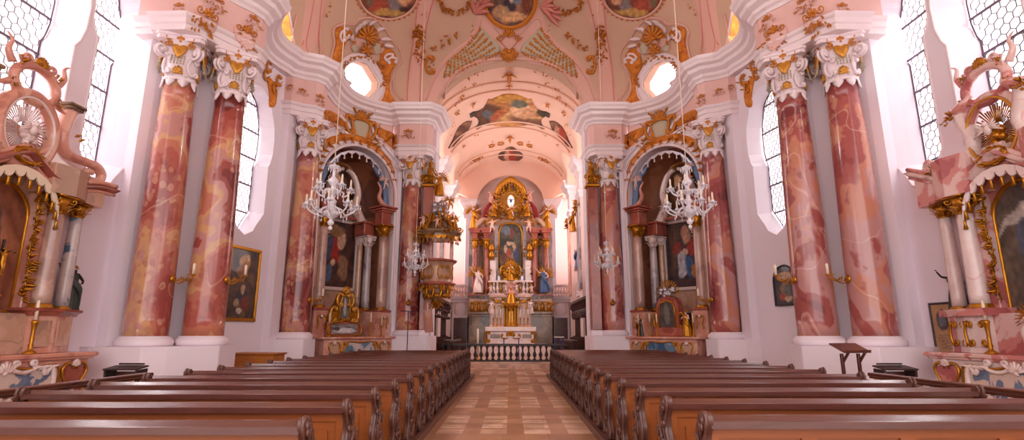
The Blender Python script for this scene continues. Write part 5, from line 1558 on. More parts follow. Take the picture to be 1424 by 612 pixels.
def xzpanel(mb, poly, y0, y1):
    mb.prism(poly, y0, y1, Matrix(((1, 0, 0, 0), (0, 0, 1, 0), (0, 1, 0, 0), (0, 0, 0, 1))))
    return mb
def mir(pts): return [(-p[0],) + tuple(p[1:]) for p in pts]
def cart_frame(parent, cx, cz, w, h, y, mat='gold', name='gilded_cartouche', fill=None):
    """heart-like cartouche frame: two C-scrolls and a shell on top"""
    if fill:
        f_ = MB(); P = catmull([(cx - w * .42, cz + h * .3, 0), (cx, cz + h * .42, 0), (cx + w * .42, cz + h * .3, 0), (cx + w * .3, cz - h * .1, 0), (cx + w * .38, cz - h * .44, 0), (cx, cz - h * .40, 0), (cx - w * .38, cz - h * .44, 0), (cx - w * .3, cz - h * .1, 0)], 4, True)
        xzpanel(f_, [(p.x, p.y) for p in P], y - .012, y + .02); o = f_.build('cartouche_panel', fill, parent); fixn(o); smooth_by_angle(o)
    g = MB()
    for sg in (-1, 1):
        g.tube([(cx + sg * a * w, y - .03, cz + b * h) for a, b in ((.10, .30), (.06, .42), (.2, .5), (.36, .46), (.46, .3), (.42, .1), (.30, -.08), (.30, -.24), (.40, -.36), (.36, -.46), (.28, -.42))], [.015, .02, .028, .03, .03, .026, .022, .022, .024, .02, .012], 6)
    o = g.build(name, mat, parent)
    s_ = MB(); shell(s_, T(cx, y - .03, cz + h * .40) @ UPR, w * .2, 7, 2.6, .02); s_.build('shell', 'altar_white', o)
    return o

def near_altar(side):
    L = side < 0; nm = 'left' if L else 'right'; Yc = 9.45; XF = -9.15
    def cv(px, py, X=XF):
        p = at_x(px, py, X); return (p.y - Yc, p.z)
    t = empty('side_altar', (side * 9.15, Yc, 0), -side * pi / 2,
              'near left side altar in pink and tan marble with blue-veined column, against the windows' if L else 'near right side altar in white and rose marble with gilded garlands, against the windows', 'altar')
    body, slab, acc, colm = ('altar_pink', 'altar_pink', 'altar_tan', 'column_tan') if L else ('altar_white', 'rose_white', 'rose_white', 'altar_white')
    # steps
    m = MB(); m.box((0, -.85, .09), (4.9, 1.5, .18)); m.build('step', 'altar_tan', t)
    # altar table: local y 0 is X = -9.15; front at X = -8.7 -> y = -.45 .. wall at +.45
    m = MB(); m.box((0, 0, .66), (3.84, .84, 1.0), bev=.03); mt = m.build('altar_table', body, t)
    m = MB(); m.box((0, -.02, 1.21), (4.12, .98, .09), bev=.025); m.box((0, -.02, 1.15), (3.98, .90, .06), bev=.02); m.build('table_slab', slab, mt)
    m = MB(); m.box((0, 0, .22), (3.96, .92, .12), bev=.02); m.build('plinth', slab, mt)
    m = MB(); P = catmull([(-1.05, .50, 0), (0, .42, 0), (1.05, .50, 0), (1.16, .8, 0), (1.05, 1.04, 0), (.5, 1.0, 0), (0, 1.06, 0), (-.5, 1.0, 0), (-1.05, 1.04, 0), (-1.16, .8, 0)], 4, True)
    xzpanel(m, [(p.x, p.y) for p in P], -.45, -.40); o = m.build('blue_panel', 'blue_patch', mt); fixn(o)
    g = MB(); g.tube([(p.x, -.46, p.y) for p in P], .025, 6, True)
    o = g.build('gilded_frame', 'gold', mt)
    g = MB()
    for sg in (-1, 1):
        cscroll(g, T(sg * .95, -.47, .74) @ UPR, .6, .2, .035, -sg); cscroll(g, T(sg * .38, -.47, 1.02) @ UPR @ RZ(pi / 2), .5, .16, .03, 1)
        for k in range(3): leaf(g, T(sg * (.5 + .18 * k), -.46, .97) @ UPR @ RZ(-sg * 1.2), .2, .09, .4, .02)
    shell(g, T(0, -.46, .95) @ UPR, .2, 7, 2.4, .03); g.build('white_scrolls', 'altar_white', o)
    for sg in (-1, 1): cart_frame(mt, sg * 1.52, .76, .66, .60, -.44, 'gold', 'gilded_cartouche', 'red_marble' if L else 'rose_white')
    # predella and pedestals
    m = MB(); m.box((0, .16, 1.62), (3.5, .46, .74), bev=.01); pr = m.build('predella', acc, t)
    for sg in (-1, 1):
        m = MB(); m.prism([(sg * .72, -.16), (sg * 1.2, -.20), (sg * 1.62, -.05), (sg * 1.95, .08), (sg * 1.95, .44), (sg * .72, .44)], 1.26, 2.02); o = m.build('pedestal', body, t); fixn(o)
        stepped(o, 'pedestal_cornice', [(sg * .66, .40), (sg * .68, -.16), (sg * 1.2, -.21), (sg * 1.63, -.06), (sg * 1.98, .07), (sg * 1.99, .44)] if sg < 0 else [(sg * 1.99, .44), (sg * 1.98, .07), (sg * 1.63, -.06), (sg * 1.2, -.21), (sg * .68, -.16), (sg * .66, .40)][::-1],
                [(-.1, 1.96), (.02, 1.96), (.05, 2.02), (.10, 2.05), (.10, 2.10), (-.1, 2.10)] if sg > 0 else [(-.1, 1.96), (.02, 1.96), (.05, 2.02), (.10, 2.05), (.10, 2.10), (-.1, 2.10)], 'red_marble' if L else 'rose_white')
        for (xx, yy, ww) in ((.95, -.2, .36), (1.42, -.14, .3)):
            m = MB(); m.box((0, 0, 0), (ww, .03, .5), 0, T(sg * xx, yy + .0, 1.62) @ RZ(sg * .3 if xx > 1 else sg * .06), .01); m.build('panel', 'altar_tan' if L else 'altar_white', o)
            if not L:
                g = MB(); cscroll(g, T(sg * xx - ww * .55, yy - .03, 1.62) @ UPR, .5, .12, .02, 1); cscroll(g, T(sg * xx + ww * .55, yy - .03, 1.62) @ UPR, .5, .12, .02, -1); g.build('gilded_edge', 'gold', o)
        small_column(t, sg * .98, -.02, 2.1, 4.36, .165, colm)
        small_column(t, sg * 1.36, .26, 2.1, 4.36, .13, 'altar_pink' if L else 'rose_white')
        small_column(t, sg * 1.74, .20, 2.1, 4.36, .13, 'blue_marble' if L else 'altar_white')
        # pilaster strips flanking the picture
        m = MB(); m.box((sg * .78, .22, 3.2), (.22, .3, 2.3), bev=.02); m.build('pilaster', 'altar_pink' if L else 'rose_white', t)
        # entablature of the column group
        e = [(sg * .66, .45), (sg * .68, -.10), (sg * 1.02, -.20), (sg * 1.25, -.16), (sg * 1.5, .0), (sg * 1.93, .02), (sg * 2.0, .45)]
        if sg > 0: e = e
        pth = e if sg < 0 else e[::-1]
        pth = e[::-1] if sg > 0 else e
        prof = [(-.12, 4.34), (.0, 4.34), (.02, 4.46), (.0, 4.48), (.0, 4.66), (.05, 4.72), (.12, 4.76), (.15, 4.84), (.22, 4.88), (.22, 4.93), (-.12, 4.93)]
        if not L: prof = [(o_, z_ if z_ < 4.5 else z_ + .22) for o_, z_ in prof]
        # travel direction decides the outer side
        o = stepped(t, 'entablature', e if sg < 0 else e[::-1], [(a_, b_) for a_, b_ in prof] if True else prof, 'altar_tan' if L else 'rose_white')
        dz = 0 if L else .22
        m = MB(); m.prism([(sg * .66, .44), (sg * .7, -.08), (sg * 1.02, -.16), (sg * 1.5, .02), (sg * 1.9, .05), (sg * 1.9, .44)], 4.35, 4.9 + dz); o2 = m.build('entablature_core', body, t); fixn(o2)
    # back board with arched picture
    ar = [(-.68, 2.02), (.68, 2.02), (.68, 3.8)] + [(.68 * cos(a), 3.8 + .62 * sin(a)) for a in [pi * k / 16 for k in range(1, 16)]] + [(-.68, 3.8)]
    oo = [(-1.0, 2.0), (1.0, 2.0), (1.0, 4.9), (.8, 5.25), (.4, 5.5), (0, 5.6), (-.4, 5.5), (-.8, 5.25), (-1.0, 4.9)]
    m = MB(); xzpanel(m, oo, .30, .42); o = m.build('back_board', acc, t); fixn(o)
    if L: f = picture([(96, 52, 36), (150, 88, 60), (120, 66, 46), (170, 106, 74)], [(.5, .5, .14, .3, (110, 60, 44), 0), (.5, .72, .06, .06, (210, 170, 130), 0), (.62, .6, .04, .2, (60, 36, 30), .3)], 8, .35, 21)
    else: f = picture([(60, 54, 50), (110, 94, 80), (80, 74, 66), (120, 100, 90)], [(.5, .5, .2, .3, (70, 80, 100), 0), (.5, .75, .07, .05, (220, 190, 170), 0), (.3, .7, .3, .04, (190, 180, 170), .3), (.6, .3, .14, .2, (150, 120, 100), 0)], 8, .6, 23)
    uvp = [((x + .68) / 1.36, (z - 2.02) / 2.4) for x, z in ar]
    canvas('picture', T(0, .29, 2.02) @ UPR, 1.36, 2.4, f, t, 30, 50, uvp)
    g = MB(); g.tube([(x, .27, z) for x, z in ar], .045, 8, True); o = g.build('picture_frame', 'gold', t)
    # gilded drop garlands beside the picture
    for sg in (-1, 1):
        g = MB()
        pts = catmull([(sg * .70, .10, 4.95), (sg * .66, .06, 4.5), (sg * .60, .04, 4.1), (sg * .66, .05, 3.6), (sg * .62, .06, 3.15), (sg * .68, .06, 2.7), (sg * .66, .08, 2.35)], 6)
        for i, p in enumerate(pts):
            spray(g, T(p.x, p.y, p.z) @ UPR, .17, .16, 4, i, .10)
        g.tube(pts, .02, 5); g.build('gilded_garland', 'gold', t)
    # pediment, crown
    def path3(pts, y=0): return [(*cv(*p)[:1], y, cv(*p)[1]) for p in pts]
    mains, mat1 = ('altar_pink', 'red_marble') if L else ('rose_white', 'rose_white')
    ped = [(24, 208), (34, 214), (46, 227), (60, 243), (78, 254), (104, 259), (131, 260), (154, 266)] if L else [(14, 206), (30, 212), (44, 228), (58, 246), (78, 252), (104, 250), (128, 246), (150, 242)]
    sarm = [(99, 156), (94, 168), (88, 184), (87, 200), (93, 212), (105, 220), (122, 226), (136, 233), (142, 244), (137, 253), (125, 254), (117, 246), (121, 238), (129, 240)] if L else [(84, 160), (79, 172), (68, 188), (66, 204), (72, 220), (84, 234), (94, 240), (100, 232), (94, 224), (86, 228), (88, 233)]
    for sg in (-1, 1):
        fx = lambda pts: [(sg * p[0], p[1], p[2]) for p in pts]
        m = MB(); q = [V(p) for p in fx(path3(ped, .0))]; q = catmull(q, 3)
        m.tube(q, .12, 4, False, None, 2.0); m.build('curved_pediment', mat1, t)
        m = MB(); m.tube([p + V((0, -.12, .10)) for p in q], .05, 6); m.tube([p + V((0, -.10, -.10)) for p in q], .035, 6); m.build('pediment_moulding', mains, t)
        m = MB(); q = catmull([V(p) for p in fx(path3(sarm, .02))], 3); n = len(q)
        rr = .125 if L else .16
        m.tube(q, [rr * (1 - .5 * i / n) for i in range(n)], 8, False, None, 1.2); m.build('scroll_arm', mains if L else 'altar_white', t)
        if not L:
            m = MB(); x0, z0 = cv(128, 231); spiral(m, T(sg * x0, 0, z0) @ UPR, .17, 1.8, .06, pi if sg > 0 else 0, -sg, [(-sg * .3, .05, 0), (-sg * .55, -.02, 0)], 8); m.build('scroll_end', 'rose_white', t)
            m = MB(); q = catmull([V(p) for p in fx(path3([(104, 164), (94, 163), (86, 158), (76, 148), (70, 138), (72, 128), (78, 118), (70, 104), (64, 96), (60, 90)], -.05))], 3)
            m.tube(q, [.03 + .09 * sin(pi * min(1, i / 14)) for i in range(len(q))], 8, False, None, 1.2); m.build('upper_scroll', 'rose_white', t)
            g = MB(); 
            for p in ((92, 170), (88, 165), (112, 240), (100, 244), (106, 236)): x0, z0 = cv(*p); spray(g, T(sg * x0, -.18, z0) @ UPR, .2, .16, 6, p[0], .1)
            g.build('gilded_leaves', 'gold', t)
        m = MB()
        if L: poly = [(58, 214), (66, 204), (77, 207), (85, 220), (98, 230), (112, 236), (114, 252), (98, 256), (78, 250), (62, 238), (48, 226)]
        else: poly = [(52, 214), (66, 206), (70, 220), (84, 236), (98, 242), (118, 238), (124, 246), (98, 248), (78, 248), (60, 240), (46, 226)]
        xzpanel(m, [(sg * cv(*p)[0], cv(*p)[1]) for p in poly], .02, .16); o = m.build('infill_panel', 'altar_white', t); fixn(o)
        if L:
            x0, z0 = cv(101, 152); m = MB(); m.box((sg * x0, .0, z0 + .06), (.42, .3, .07), bev=.015); m.box((sg * x0, .0, z0), (.34, .24, .07), bev=.015); m.build('bracket_block', 'green_marble', t)
            g = MB(); 
            for p in ((104, 196), (99, 190)):
                x1, z1 = cv(*p); leaf(g, T(sg * x1, -.08, z1) @ UPR @ RZ(-sg * 1.0), .13, .06, .5, .02)
            g.build('gilded_leaves', 'gold', t)
    # oval glory: ring, rays, cloud
    cx, cz = 0, cv(14, 172)[1]; rx = cv(74, 172)[0]; rz_ = (cv(14, 120)[1] - cv(14, 222)[1]) / 2
    m = MB(); m.tube([(rx * 1.05 * cos(a), .0, cz + rz_ * 1.06 * sin(a)) for a in [2 * pi * k / 40 for k in range(40)]], .12 if L else .09, 8, True, None, 1.2)
    ring = m.build('glory_ring', mains, t)
    m = MB(); m.tube([(rx * .95 * cos(a), -.1, cz + rz_ * .95 * sin(a)) for a in [2 * pi * k / 40 for k in range(40)]], .03, 6, True); m.build('ring_edge', 'gold_light' if not L else 'altar_white', ring)
    m = MB(); R = random.Random(5)
    for k in range(54):
        a = 2 * pi * k / 54; L0 = R.uniform(.66, .95)
        m.tube([(rx * .24 * cos(a), .05, cz + rz_ * .24 * sin(a)), (rx * L0 * cos(a), .05, cz + rz_ * L0 * sin(a))], [.008, .020], 4)
    m.build('rays', 'altar_white' if L else 'gold', ring)
    m = MB()
    for k in range(14):
        a = R.uniform(0, 2 * pi); q = R.uniform(0, .26); m.ball((rx * q * cos(a) * 1.3, -.05, cz + rz_ * q * sin(a) - .1), R.uniform(.06, .10), 8, 6)
    m.build('cloud', 'altar_white' if L else 'gold', ring)
    m = MB(); m.ball((0, -.16, cz), (.08, .06, .11)); m.ball((0, -.20, cz + .11), .05)
    for sg in (-1, 1):
        for k in range(5): m.tube([(sg * .05, -.16, cz + .03), (sg * (.17 + .03 * k), -.18, cz + .16 - .06 * k)], [.03, .012], 6)
    m.build('dove', 'altar_white', ring)
    # central crest at the foot of the glory and top cartouche
    g = MB(); z0 = cv(22, 215)[1]
    g.tube([(.26 * cos(a), -.16, z0 + .13 * sin(a)) for a in [2 * pi * k / 24 for k in range(24)]], .05, 6, True)
    for k in range(16): a = 2 * pi * k / 16; spray(g, T(.28 * cos(a), -.17, z0 + .15 * sin(a)) @ UPR, .08, .08, 3, k, .06)
    g.build('gilded_wreath', 'gold', t)
    zt = cv(24, 106)[1]; m = MB()
    m.tube([(.46 * cos(a), -.03, zt + .34 * sin(a)) for a in [2 * pi * k / 28 for k in range(28)]], .085, 8, True)
    for sg in (-1, 1):
        m.tube(catmull([(sg * .45, 0, zt - .1), (sg * .62, 0, zt - .22), (sg * .82, 0, zt - .26)], 4), [.08, .075, .07, .06, .05, .045, .03, .02, .01], 8)
        m.tube(catmull([(sg * .50, 0, zt + .22), (sg * .62, 0, zt + .42), (sg * .58, 0, zt + .62), (sg * .70, 0, zt + .72)], 4), [.07, .065, .06, .055, .05, .045, .04, .035, .03, .025, .02, .015, .01], 8)
        spiral(m, T(sg * .28, -.04, zt + .42) @ UPR, .14, 1.4, .05, 0 if sg > 0 else pi, sg)
    o = m.build('top_cartouche', mains, t)
    g = MB(); shell(g, T(0, -.06, zt + .36) @ UPR, .2, 9, 2.4, .03)
    for sg in (-1, 1): spray(g, T(sg * .4, -.10, zt + .3) @ UPR, .2, .15, 7, 3, .07); spray(g, T(sg * .5, -.08, zt - .15) @ UPR, .2, .15, 5, 4, .07)
    g.build('gilded_crest', 'gold', o)
    # hanging cloth with tassels under the pediment
    pts = []
    for k in range(13):
        a = pi * (k / 12); pts.append((-.84 * cos(a), -.16, 3.92 + .74 * sin(a)))
    lambrequin(t, pts, 'altar_white' if not L else 'candle', 1, .22, 'gold')
    return t
near_altar(-1); near_altar(1)
# things standing on the near altars
for side, nm in SIDES:
    for k, (yy, lab) in enumerate(((8.75, 'camera side'), (10.15, 'column side'))):
        candlestick((side * 8.92, yy, 1.255), .62, 'gilded candlestick on the near %s altar table, %s of the picture' % (nm, lab), r=.11)
statue('crucifix_figure', (-8.98, 9.35, 2.62), pi / 2, .5, 'cross', 'gold', None, None, None, 'small gilded crucified figure on a dark cross on the near left altar', 'crucifix',
       extra=lambda r, h: (MB().box((0, .05, h * .55), (.035, .03, h * 1.5)).box((0, .05, h * .9), (h * 1.0, .03, .035)).build('cross', 'wood_black', r), MB().lathe([(.10, -.36), (.11, -.33), (.04, -.28), (.03, -.08)], (0, .05, 0), 12).box((0, .05, -.16), (.03, .03, .3)).build('foot', 'gold', r)))
statue('bronze_figure', (-9.38, 11.40, 2.1), radians(60), .95, 'orator', 'iron', 'dark_green', None, None, 'dark bronze figure raising a small cross behind the blue-veined column, left altar', 'statue', seed=3)
statue('saint_figure', (9.44, 11.36, 2.1), radians(-40), .85, 'orator', 'iron', 'dark_green', None, None, 'dark small figure with outstretched hand behind the white columns, right altar', 'statue', seed=4)
statue('kneeling_angel', (8.72, 9.05, 1.27), radians(-80), .8, 'pray', 'white_figure', 'altar_white', 'gold', 'gold', 'white angel figure with gilded wings on the near right altar table', 'statue', seed=5)
# board with emblem behind the right altar
M, h = wall_frame(1297, 472, 1295, 428, True) if False else (surfM(V((9.58, 11.95, 1.15)), V((-1, 0, 0)), V((0, 0, 1)), .02), 1.15)
f = picture([(176, 140, 100), (190, 152, 112)], [(.5, .66, .3, .2, (70, 70, 80), 0), (.5, .66, .2, .12, (110, 120, 130), 0), (.5, .86, .12, .05, (60, 56, 60), 0)] + [(.5, .12 + .05 * k, .34, .012, (130, 96, 70), 0) for k in range(6)], 9, .25, 15)
frame_rect('notice_board', M, .62, h, .05, 'framed tan board with a dark oval emblem beside the near right altar', f, 'sign', fmat='wood_black')

# ---- arched niche altars
def niche_altar(side):
    L = side < 0; nm = 'left' if L else 'right'
    o0 = V((-7.72, 18.72)); dr = V((-4.80 + 7.72, 22.42 - 18.72)).normalized()
    c = o0 + dr * 2.62; a = atan2(dr.y, dr.x)
    # local: x along the wall, y into the niche; on the right side mirrored
    if L: t = empty('niche_altar', (c.x, c.y, 0), a)
    else: t = empty('niche_altar', (-c.x, c.y, 0), -a)
    tag(t, 'marble altar with large painting in the arched niche between third and far %s columns' % nm, 'altar')
    s = 1 if L else -1      # local x mirror (left build has the far side at +x)
    rot = I4
    m = MB(); m.box((0, -.15, .72), (3.0, .9, 1.36), bev=.03); mt = m.build('altar_table', 'altar_pink', t)
    m = MB(); m.box((0, -.17, 1.44), (3.3, 1.02, .09), bev=.025); m.build('table_slab', 'altar_pink', mt)
    m = MB(); P = catmull([(-.6, .8, 0), (0, .7, 0), (.6, .8, 0), (.66, 1.1, 0), (.5, 1.3, 0), (0, 1.26, 0), (-.5, 1.3, 0), (-.66, 1.1, 0)], 4, True)
    xzpanel(m, [(p.x, p.y) for p in P], -.62, -.58); o = m.build('dark_panel', 'blue_marble', mt); fixn(o)
    g = MB(); g.tube([(p.x, -.625, p.y) for p in P], .028, 6, True); cscroll(g, T(-.72, -.63, 1.0) @ UPR, .6, .2, .03, 1); cscroll(g, T(.72, -.63, 1.0) @ UPR, .6, .2, .03, -1); g.build('gilded_frame', 'gold', mt)
    for sg in (-1, 1): cart_frame(mt, sg * 1.12, 1.0, .5, .56, -.6, 'gold', 'gilded_cartouche', 'altar_tan')
    # pedestals, columns
    for sg in (-1, 1):
        m = MB(); m.prism([(sg * 1.08, .0), (sg * 1.12, -.12), (sg * 1.72, -.12), (sg * 1.74, .5), (sg * 1.2, .8), (sg * .9, 1.3), (sg * .75, 1.5)], 1.45, 2.45); o = m.build('pedestal', 'altar_pink', t); fixn(o)
        m = MB(); m.box((sg * 1.42, .1, 2.48), (.68, .54, .09), bev=.02); m.box((sg * 1.0, .85, 2.48), (.52, .5, .09), bev=.02); m.build('pedestal_slab', 'red_marble', o)
        cart_frame(o, sg * 1.42, 2.0, .34, .5, -.14, 'gold', 'gilded_cartouche')
        small_column(t, sg * 1.42, .12, 2.52, 6.05, .20, 'column_tan', caph=.5)
        small_column(t, sg * 1.10, .72, 2.52, 5.6, .17, 'grey_marble', 'altar_white', caph=.44)
        small_column(t, sg * .98, 1.12, 2.52, 5.6, .13, 'altar_tan', 'altar_white', caph=.36)
        m = MB(); m.box((sg * 1.62, .35, 4.0), (.18, .5, 4.0), bev=.02); m.build('pilaster', 'altar_tan', t)
        # red entablature block above the front column
        m = MB(); m.box((sg * 1.40, .22, 6.34), (.46, .5, .58), bev=.02)
        for k, (q, zz) in enumerate(((.58, 6.09), (.62, 6.62), (.76, 6.70), (.86, 6.80))): m.box((sg * 1.40, .22, zz), (q, q + .04, .08 if k else .1), bev=.02)
        m.build('entablature_block', 'red_marble', t)
        m = MB(); m.box((sg * 1.02, .95, 5.86), (.5, .7, .5), bev=.02); m.box((sg * 1.0, .9, 6.14), (.66, .9, .09), bev=.02); m.box((sg * 1.0, .9, 5.64), (.58, .8, .06), bev=.02); m.build('entablature_block', 'red_marble', t)
        # scroll on the block
        m = MB(); m.tube(catmull([(sg * 1.58, .2, 6.88), (sg * 1.3, .2, 7.0), (sg * 1.12, .2, 7.25), (sg * 1.2, .2, 7.6), (sg * 1.05, .25, 7.9)], 4), [.10] * 8 + [.09, .08, .07, .06, .055, .05, .045, .04, .03][:9], 8); m.build('scroll', 'altar_pink', t)
        # S-scroll framing the upper picture
        m = MB(); m.tube(catmull([(sg * .98, 1.12, 6.2), (sg * .80, 1.1, 6.5), (sg * .60, 1.1, 6.9), (sg * .70, 1.1, 7.35), (sg * .62, 1.1, 7.8), (sg * .40, 1.1, 8.2), (sg * .1, 1.1, 8.36)], 4), [.20 - .005 * i for i in range(25)], 8, False, None, 1.3)
        spiral(m, T(sg * .92, 1.0, 6.34) @ UPR, .2, 1.6, .07, 0 if sg > 0 else pi, sg); m.build('white_scroll', 'altar_white', t)
        # blue curtain
        cu = MB(); R = random.Random(8)
        for k in range(3, 7):
            pts = [(sg * (.25 + .17 * k), .30 + .02 * k, 8.95 - .05 * k * k * .55), (sg * (.55 + .15 * k), .26, 8.62 - .09 * k), (sg * (1.18 + .05 * k), .30 + .03 * (k % 2), 8.22 - .04 * k), (sg * (1.38 + .03 * k), .32, 7.6), (sg * (1.44 + .03 * k), .34, 6.95 - .06 * k)]
            cu.tube(catmull(pts, 5), [.085 + .035 * sin(i * .8 + k) for i in range(21)], 7)
        cu.build('curtain', 'curtain_blue', t)
    # main picture and frame
    fL = picture([(50, 32, 28), (86, 52, 42), (60, 40, 36), (100, 62, 48)], [(.5, .56, .12, .2, (170, 40, 30), .2), (.34, .6, .12, .18, (60, 80, 110), -.2), (.62, .72, .10, .14, (210, 170, 140), .3), (.3, .2, .16, .12, (80, 100, 130), 0), (.7, .3, .12, .2, (150, 110, 80), 0), (.45, .35, .07, .05, (220, 180, 150), 0), (.5, .86, .2, .08, (150, 110, 70), 0), (.2, .8, .08, .1, (190, 150, 120), 0)], 9, .6, 31)
    fR = picture([(48, 40, 50), (80, 60, 56), (56, 46, 52), (96, 70, 56)], [(.5, .8, .12, .12, (200, 150, 120), .2), (.4, .35, .10, .2, (190, 190, 200), 0), (.55, .3, .1, .18, (60, 100, 150), 0), (.7, .25, .12, .1, (190, 130, 40), .5), (.3, .6, .1, .1, (150, 60, 50), 0), (.65, .6, .12, .12, (170, 60, 50), 0), (.5, .55, .06, .05, (220, 190, 170), 0)], 9, .6, 32)
    canvas('picture', T(0, 1.45, 3.45) @ UPR, 1.96, 2.75, fL if L else fR, t, 36, 50)
    m = MB()
    for (cx, cz, dx, dz) in ((0, 3.38, 2.0, .14), (0, 6.2, 2.0, .12), (-1.0, 4.78, .10, 2.8), (1.0, 4.78, .10, 2.8)): m.box((cx, 1.40, cz), (dx, .12, dz), bev=.02)
    m.build('picture_frame', 'altar_white', t)
    m = MB(); xzpanel(m, [(-1.1, 2.4), (1.1, 2.4), (1.1, 6.3), (.9, 8.3), (.4, 8.75), (-.4, 8.75), (-.9, 8.3), (-1.1, 6.3)], 1.47, 1.56); o = m.build('back_board', 'altar_tan', t); fixn(o)
    fU = picture([(60, 36, 28), (100, 58, 36), (50, 34, 30), (130, 76, 44)], [(.5, .4, .2, .12, (150, 90, 44), .4), (.4, .7, .1, .1, (220, 170, 120), 0), (.6, .3, .15, .1, (120, 50, 40), 0)], 9, .5, 33)
    canvas('upper_picture', T(0, 1.40, 6.45) @ UPR, 1.6, 2.2, fU, t, 24, 30, [(.5 + .5 * cos(2 * pi * k / 28), .5 + .5 * sin(2 * pi * k / 28)) for k in range(28)])
    m = MB(); m.tube([(.80 * cos(a_), 1.36, 7.55 + 1.1 * sin(a_)) for a_ in [2 * pi * k / 32 for k in range(32)]], .05, 8, True); m.build('upper_frame', 'gold', t)
    m = MB(); m.box((0, 1.2, 6.3), (1.3, .5, .12), bev=.03); m.build('middle_cornice', 'red_marble', t)
    lambrequin(t, [(-1.55 * cos(pi * (.16 + .68 * k / 9)), .18, 7.32 + 1.62 * sin(pi * (.16 + .68 * k / 9))) for k in range(10)], 'silver', 2, .14, 'altar_white')
    def sub(x, y, z): return t.matrix_world @ V((x, y, z))
    bpy.context.view_layer.update()
    rz = (a if L else -a)
    # gilded shrine on the altar table
    p = sub(-.55 if L else .15, -.15, 1.485)
    sh_ = empty('gilded_shrine', p, rz, 'gilded curved shrine with a glass front over a white landscape on the %s niche altar' % nm if L else 'dark red shrine with gilded arch and sun rays on the right niche altar', 'shrine')
    if L:
        m = MB(); m.box((0, .0, .27), (1.4, .38, .54), bev=.03); b_ = m.build('lower_case', 'red_marble', sh_)
        f = picture([(70, 60, 56), (150, 140, 140), (90, 76, 70)], [(.5, .35, .4, .25, (210, 204, 204), 0), (.2, .5, .1, .2, (60, 50, 46), 0)], 9, .5, 41)
        canvas('glass_case', T(0, -.20, .10) @ UPR, 1.1, .36, f, sh_, 24, 14)
        g = MB(); g.tube([(x, -.22, z) for x, z in catmull_xz([(-.64, .06), (.64, .06), (.64, .46), (.3, .52), (0, .60), (-.3, .52), (-.64, .46)])], .035, 6, True); g.build('gilded_frame', 'gold', sh_)
        m = MB(); xzpanel(m, [(p_.x, p_.y) for p_ in catmull([(-.6, .54, 0), (.6, .54, 0), (.56, .9, 0), (.34, 1.2, 0), (.2, 1.55, 0), (0, 1.7, 0), (-.2, 1.55, 0), (-.34, 1.2, 0), (-.56, .9, 0)], 4, True)], -.12, .12); o = m.build('upper_case', 'gold', sh_); fixn(o); smooth_by_angle(o)
        f = picture([(56, 52, 50), (120, 116, 110), (80, 74, 66)], [(.5, .5, .14, .4, (190, 180, 170), 0)], 9, .5, 42)
        canvas('center_glass', T(0, -.13, .66) @ UPR, .36, .84, f, sh_, 12, 20, [(0, 0), (1, 0), (1, .6), (.8, .88), (.5, 1), (.2, .88), (0, .6)])
        g = MB()
        for sg in (-1, 1): cscroll(g, T(sg * .5, -.16, .8) @ UPR, .6, .22, .04, -sg); cscroll(g, T(sg * .26, -.16, 1.35) @ UPR, .5, .2, .04, -sg)
        shell(g, T(0, -.14, 1.62) @ UPR, .24, 7, 2.4, .04); spray(g, T(0, -.15, .62) @ UPR, 1.2, .14, 16, 3, .10)
        for sg in (-1, 1): g.tube([(sg * .22, -.16, .62), (sg * .22, -.16, 1.2), (sg * .12, -.16, 1.48), (0, -.16, 1.54)], .03, 6)
        g.build('gilded_ornament', 'gold_light', sh_)
    else:
        m = MB(); m.box((0, .0, .16), (1.3, .42, .32), bev=.03); xzpanel(m, [(-.5, .3), (.5, .3), (.5, 1.1), (.36, 1.42), (0, 1.55), (-.36, 1.42), (-.5, 1.1)], -.16, .2); o = m.build('case', 'red_marble', sh_)
        f = picture([(50, 44, 40), (90, 90, 90)], [(.5, .5, .2, .4, (120, 110, 100), 0)], 9, .5, 43)
        canvas('glass', T(0, -.17, .36) @ UPR, .62, .95, f, sh_, 14, 20, [(0, 0), (1, 0), (1, .7), (.85, .9), (.5, 1), (.15, .9), (0, .7)])
        g = MB(); g.tube([(-.34, -.18, .34), (-.34, -.18, 1.05), (-.26, -.18, 1.25), (0, -.18, 1.34), (.26, -.18, 1.25), (.34, -.18, 1.05), (.34, -.18, .34)], .04, 6)
        for k in range(15): a_ = pi * k / 14; g.tube([(.2 * cos(a_), -.05, 1.62 + .2 * sin(a_)), (.52 * cos(a_), -.05, 1.62 + .52 * sin(a_))], [.015, .03], 5)
        for sg in (-1, 1): cscroll(g, T(sg * .58, -.1, .6) @ UPR, .6, .2, .035, -sg)
        g.build('gilded_arch', 'gold', sh_)
        m = MB(); R = random.Random(2)
        for k in range(14): m.ball((R.uniform(-.3, .3), -.1, 1.6 + R.uniform(-.12, .2)), R.uniform(.07, .12), 8, 6)
        m.build('silver_cloud', 'silver', sh_)
    for k, (x, hh) in enumerate(((-1.2, .5), (.62, .55), (1.15, .45)) if L else ((-1.2, .5), (-.65, .55), (1.25, .5))):
        candlestick(sub(x, -.35, 1.485), hh, 'gilded candlestick on the %s niche altar, %s' % (nm, ('at its left end', 'right beside the shrine' if L else 'left beside the shrine', 'at its right end')[k]), group=None, r=.08, ch=.34)
    if not L:
        statue('seated_saint', sub(.95, -.3, 1.49), rz, .95, 'pray', 'flesh', 'gold', None, 'wood_black', 'gilded robed saint figure to the right of the shrine on the right niche altar', 'statue', seed=8)
        statue('dark_saint', sub(-1.3, -.1, 1.49), rz, .85, 'stand', 'flesh', 'wood_black', None, 'gold', 'dark robed saint figure on gilded foot at the left end of the right niche altar', 'statue', seed=9)
        candlestick(sub(-.25, -.45, 1.485), .5, 'small gilded candlestick in front of the dark red shrine, right niche altar', r=.07)
    k_ = 1 if L else -1
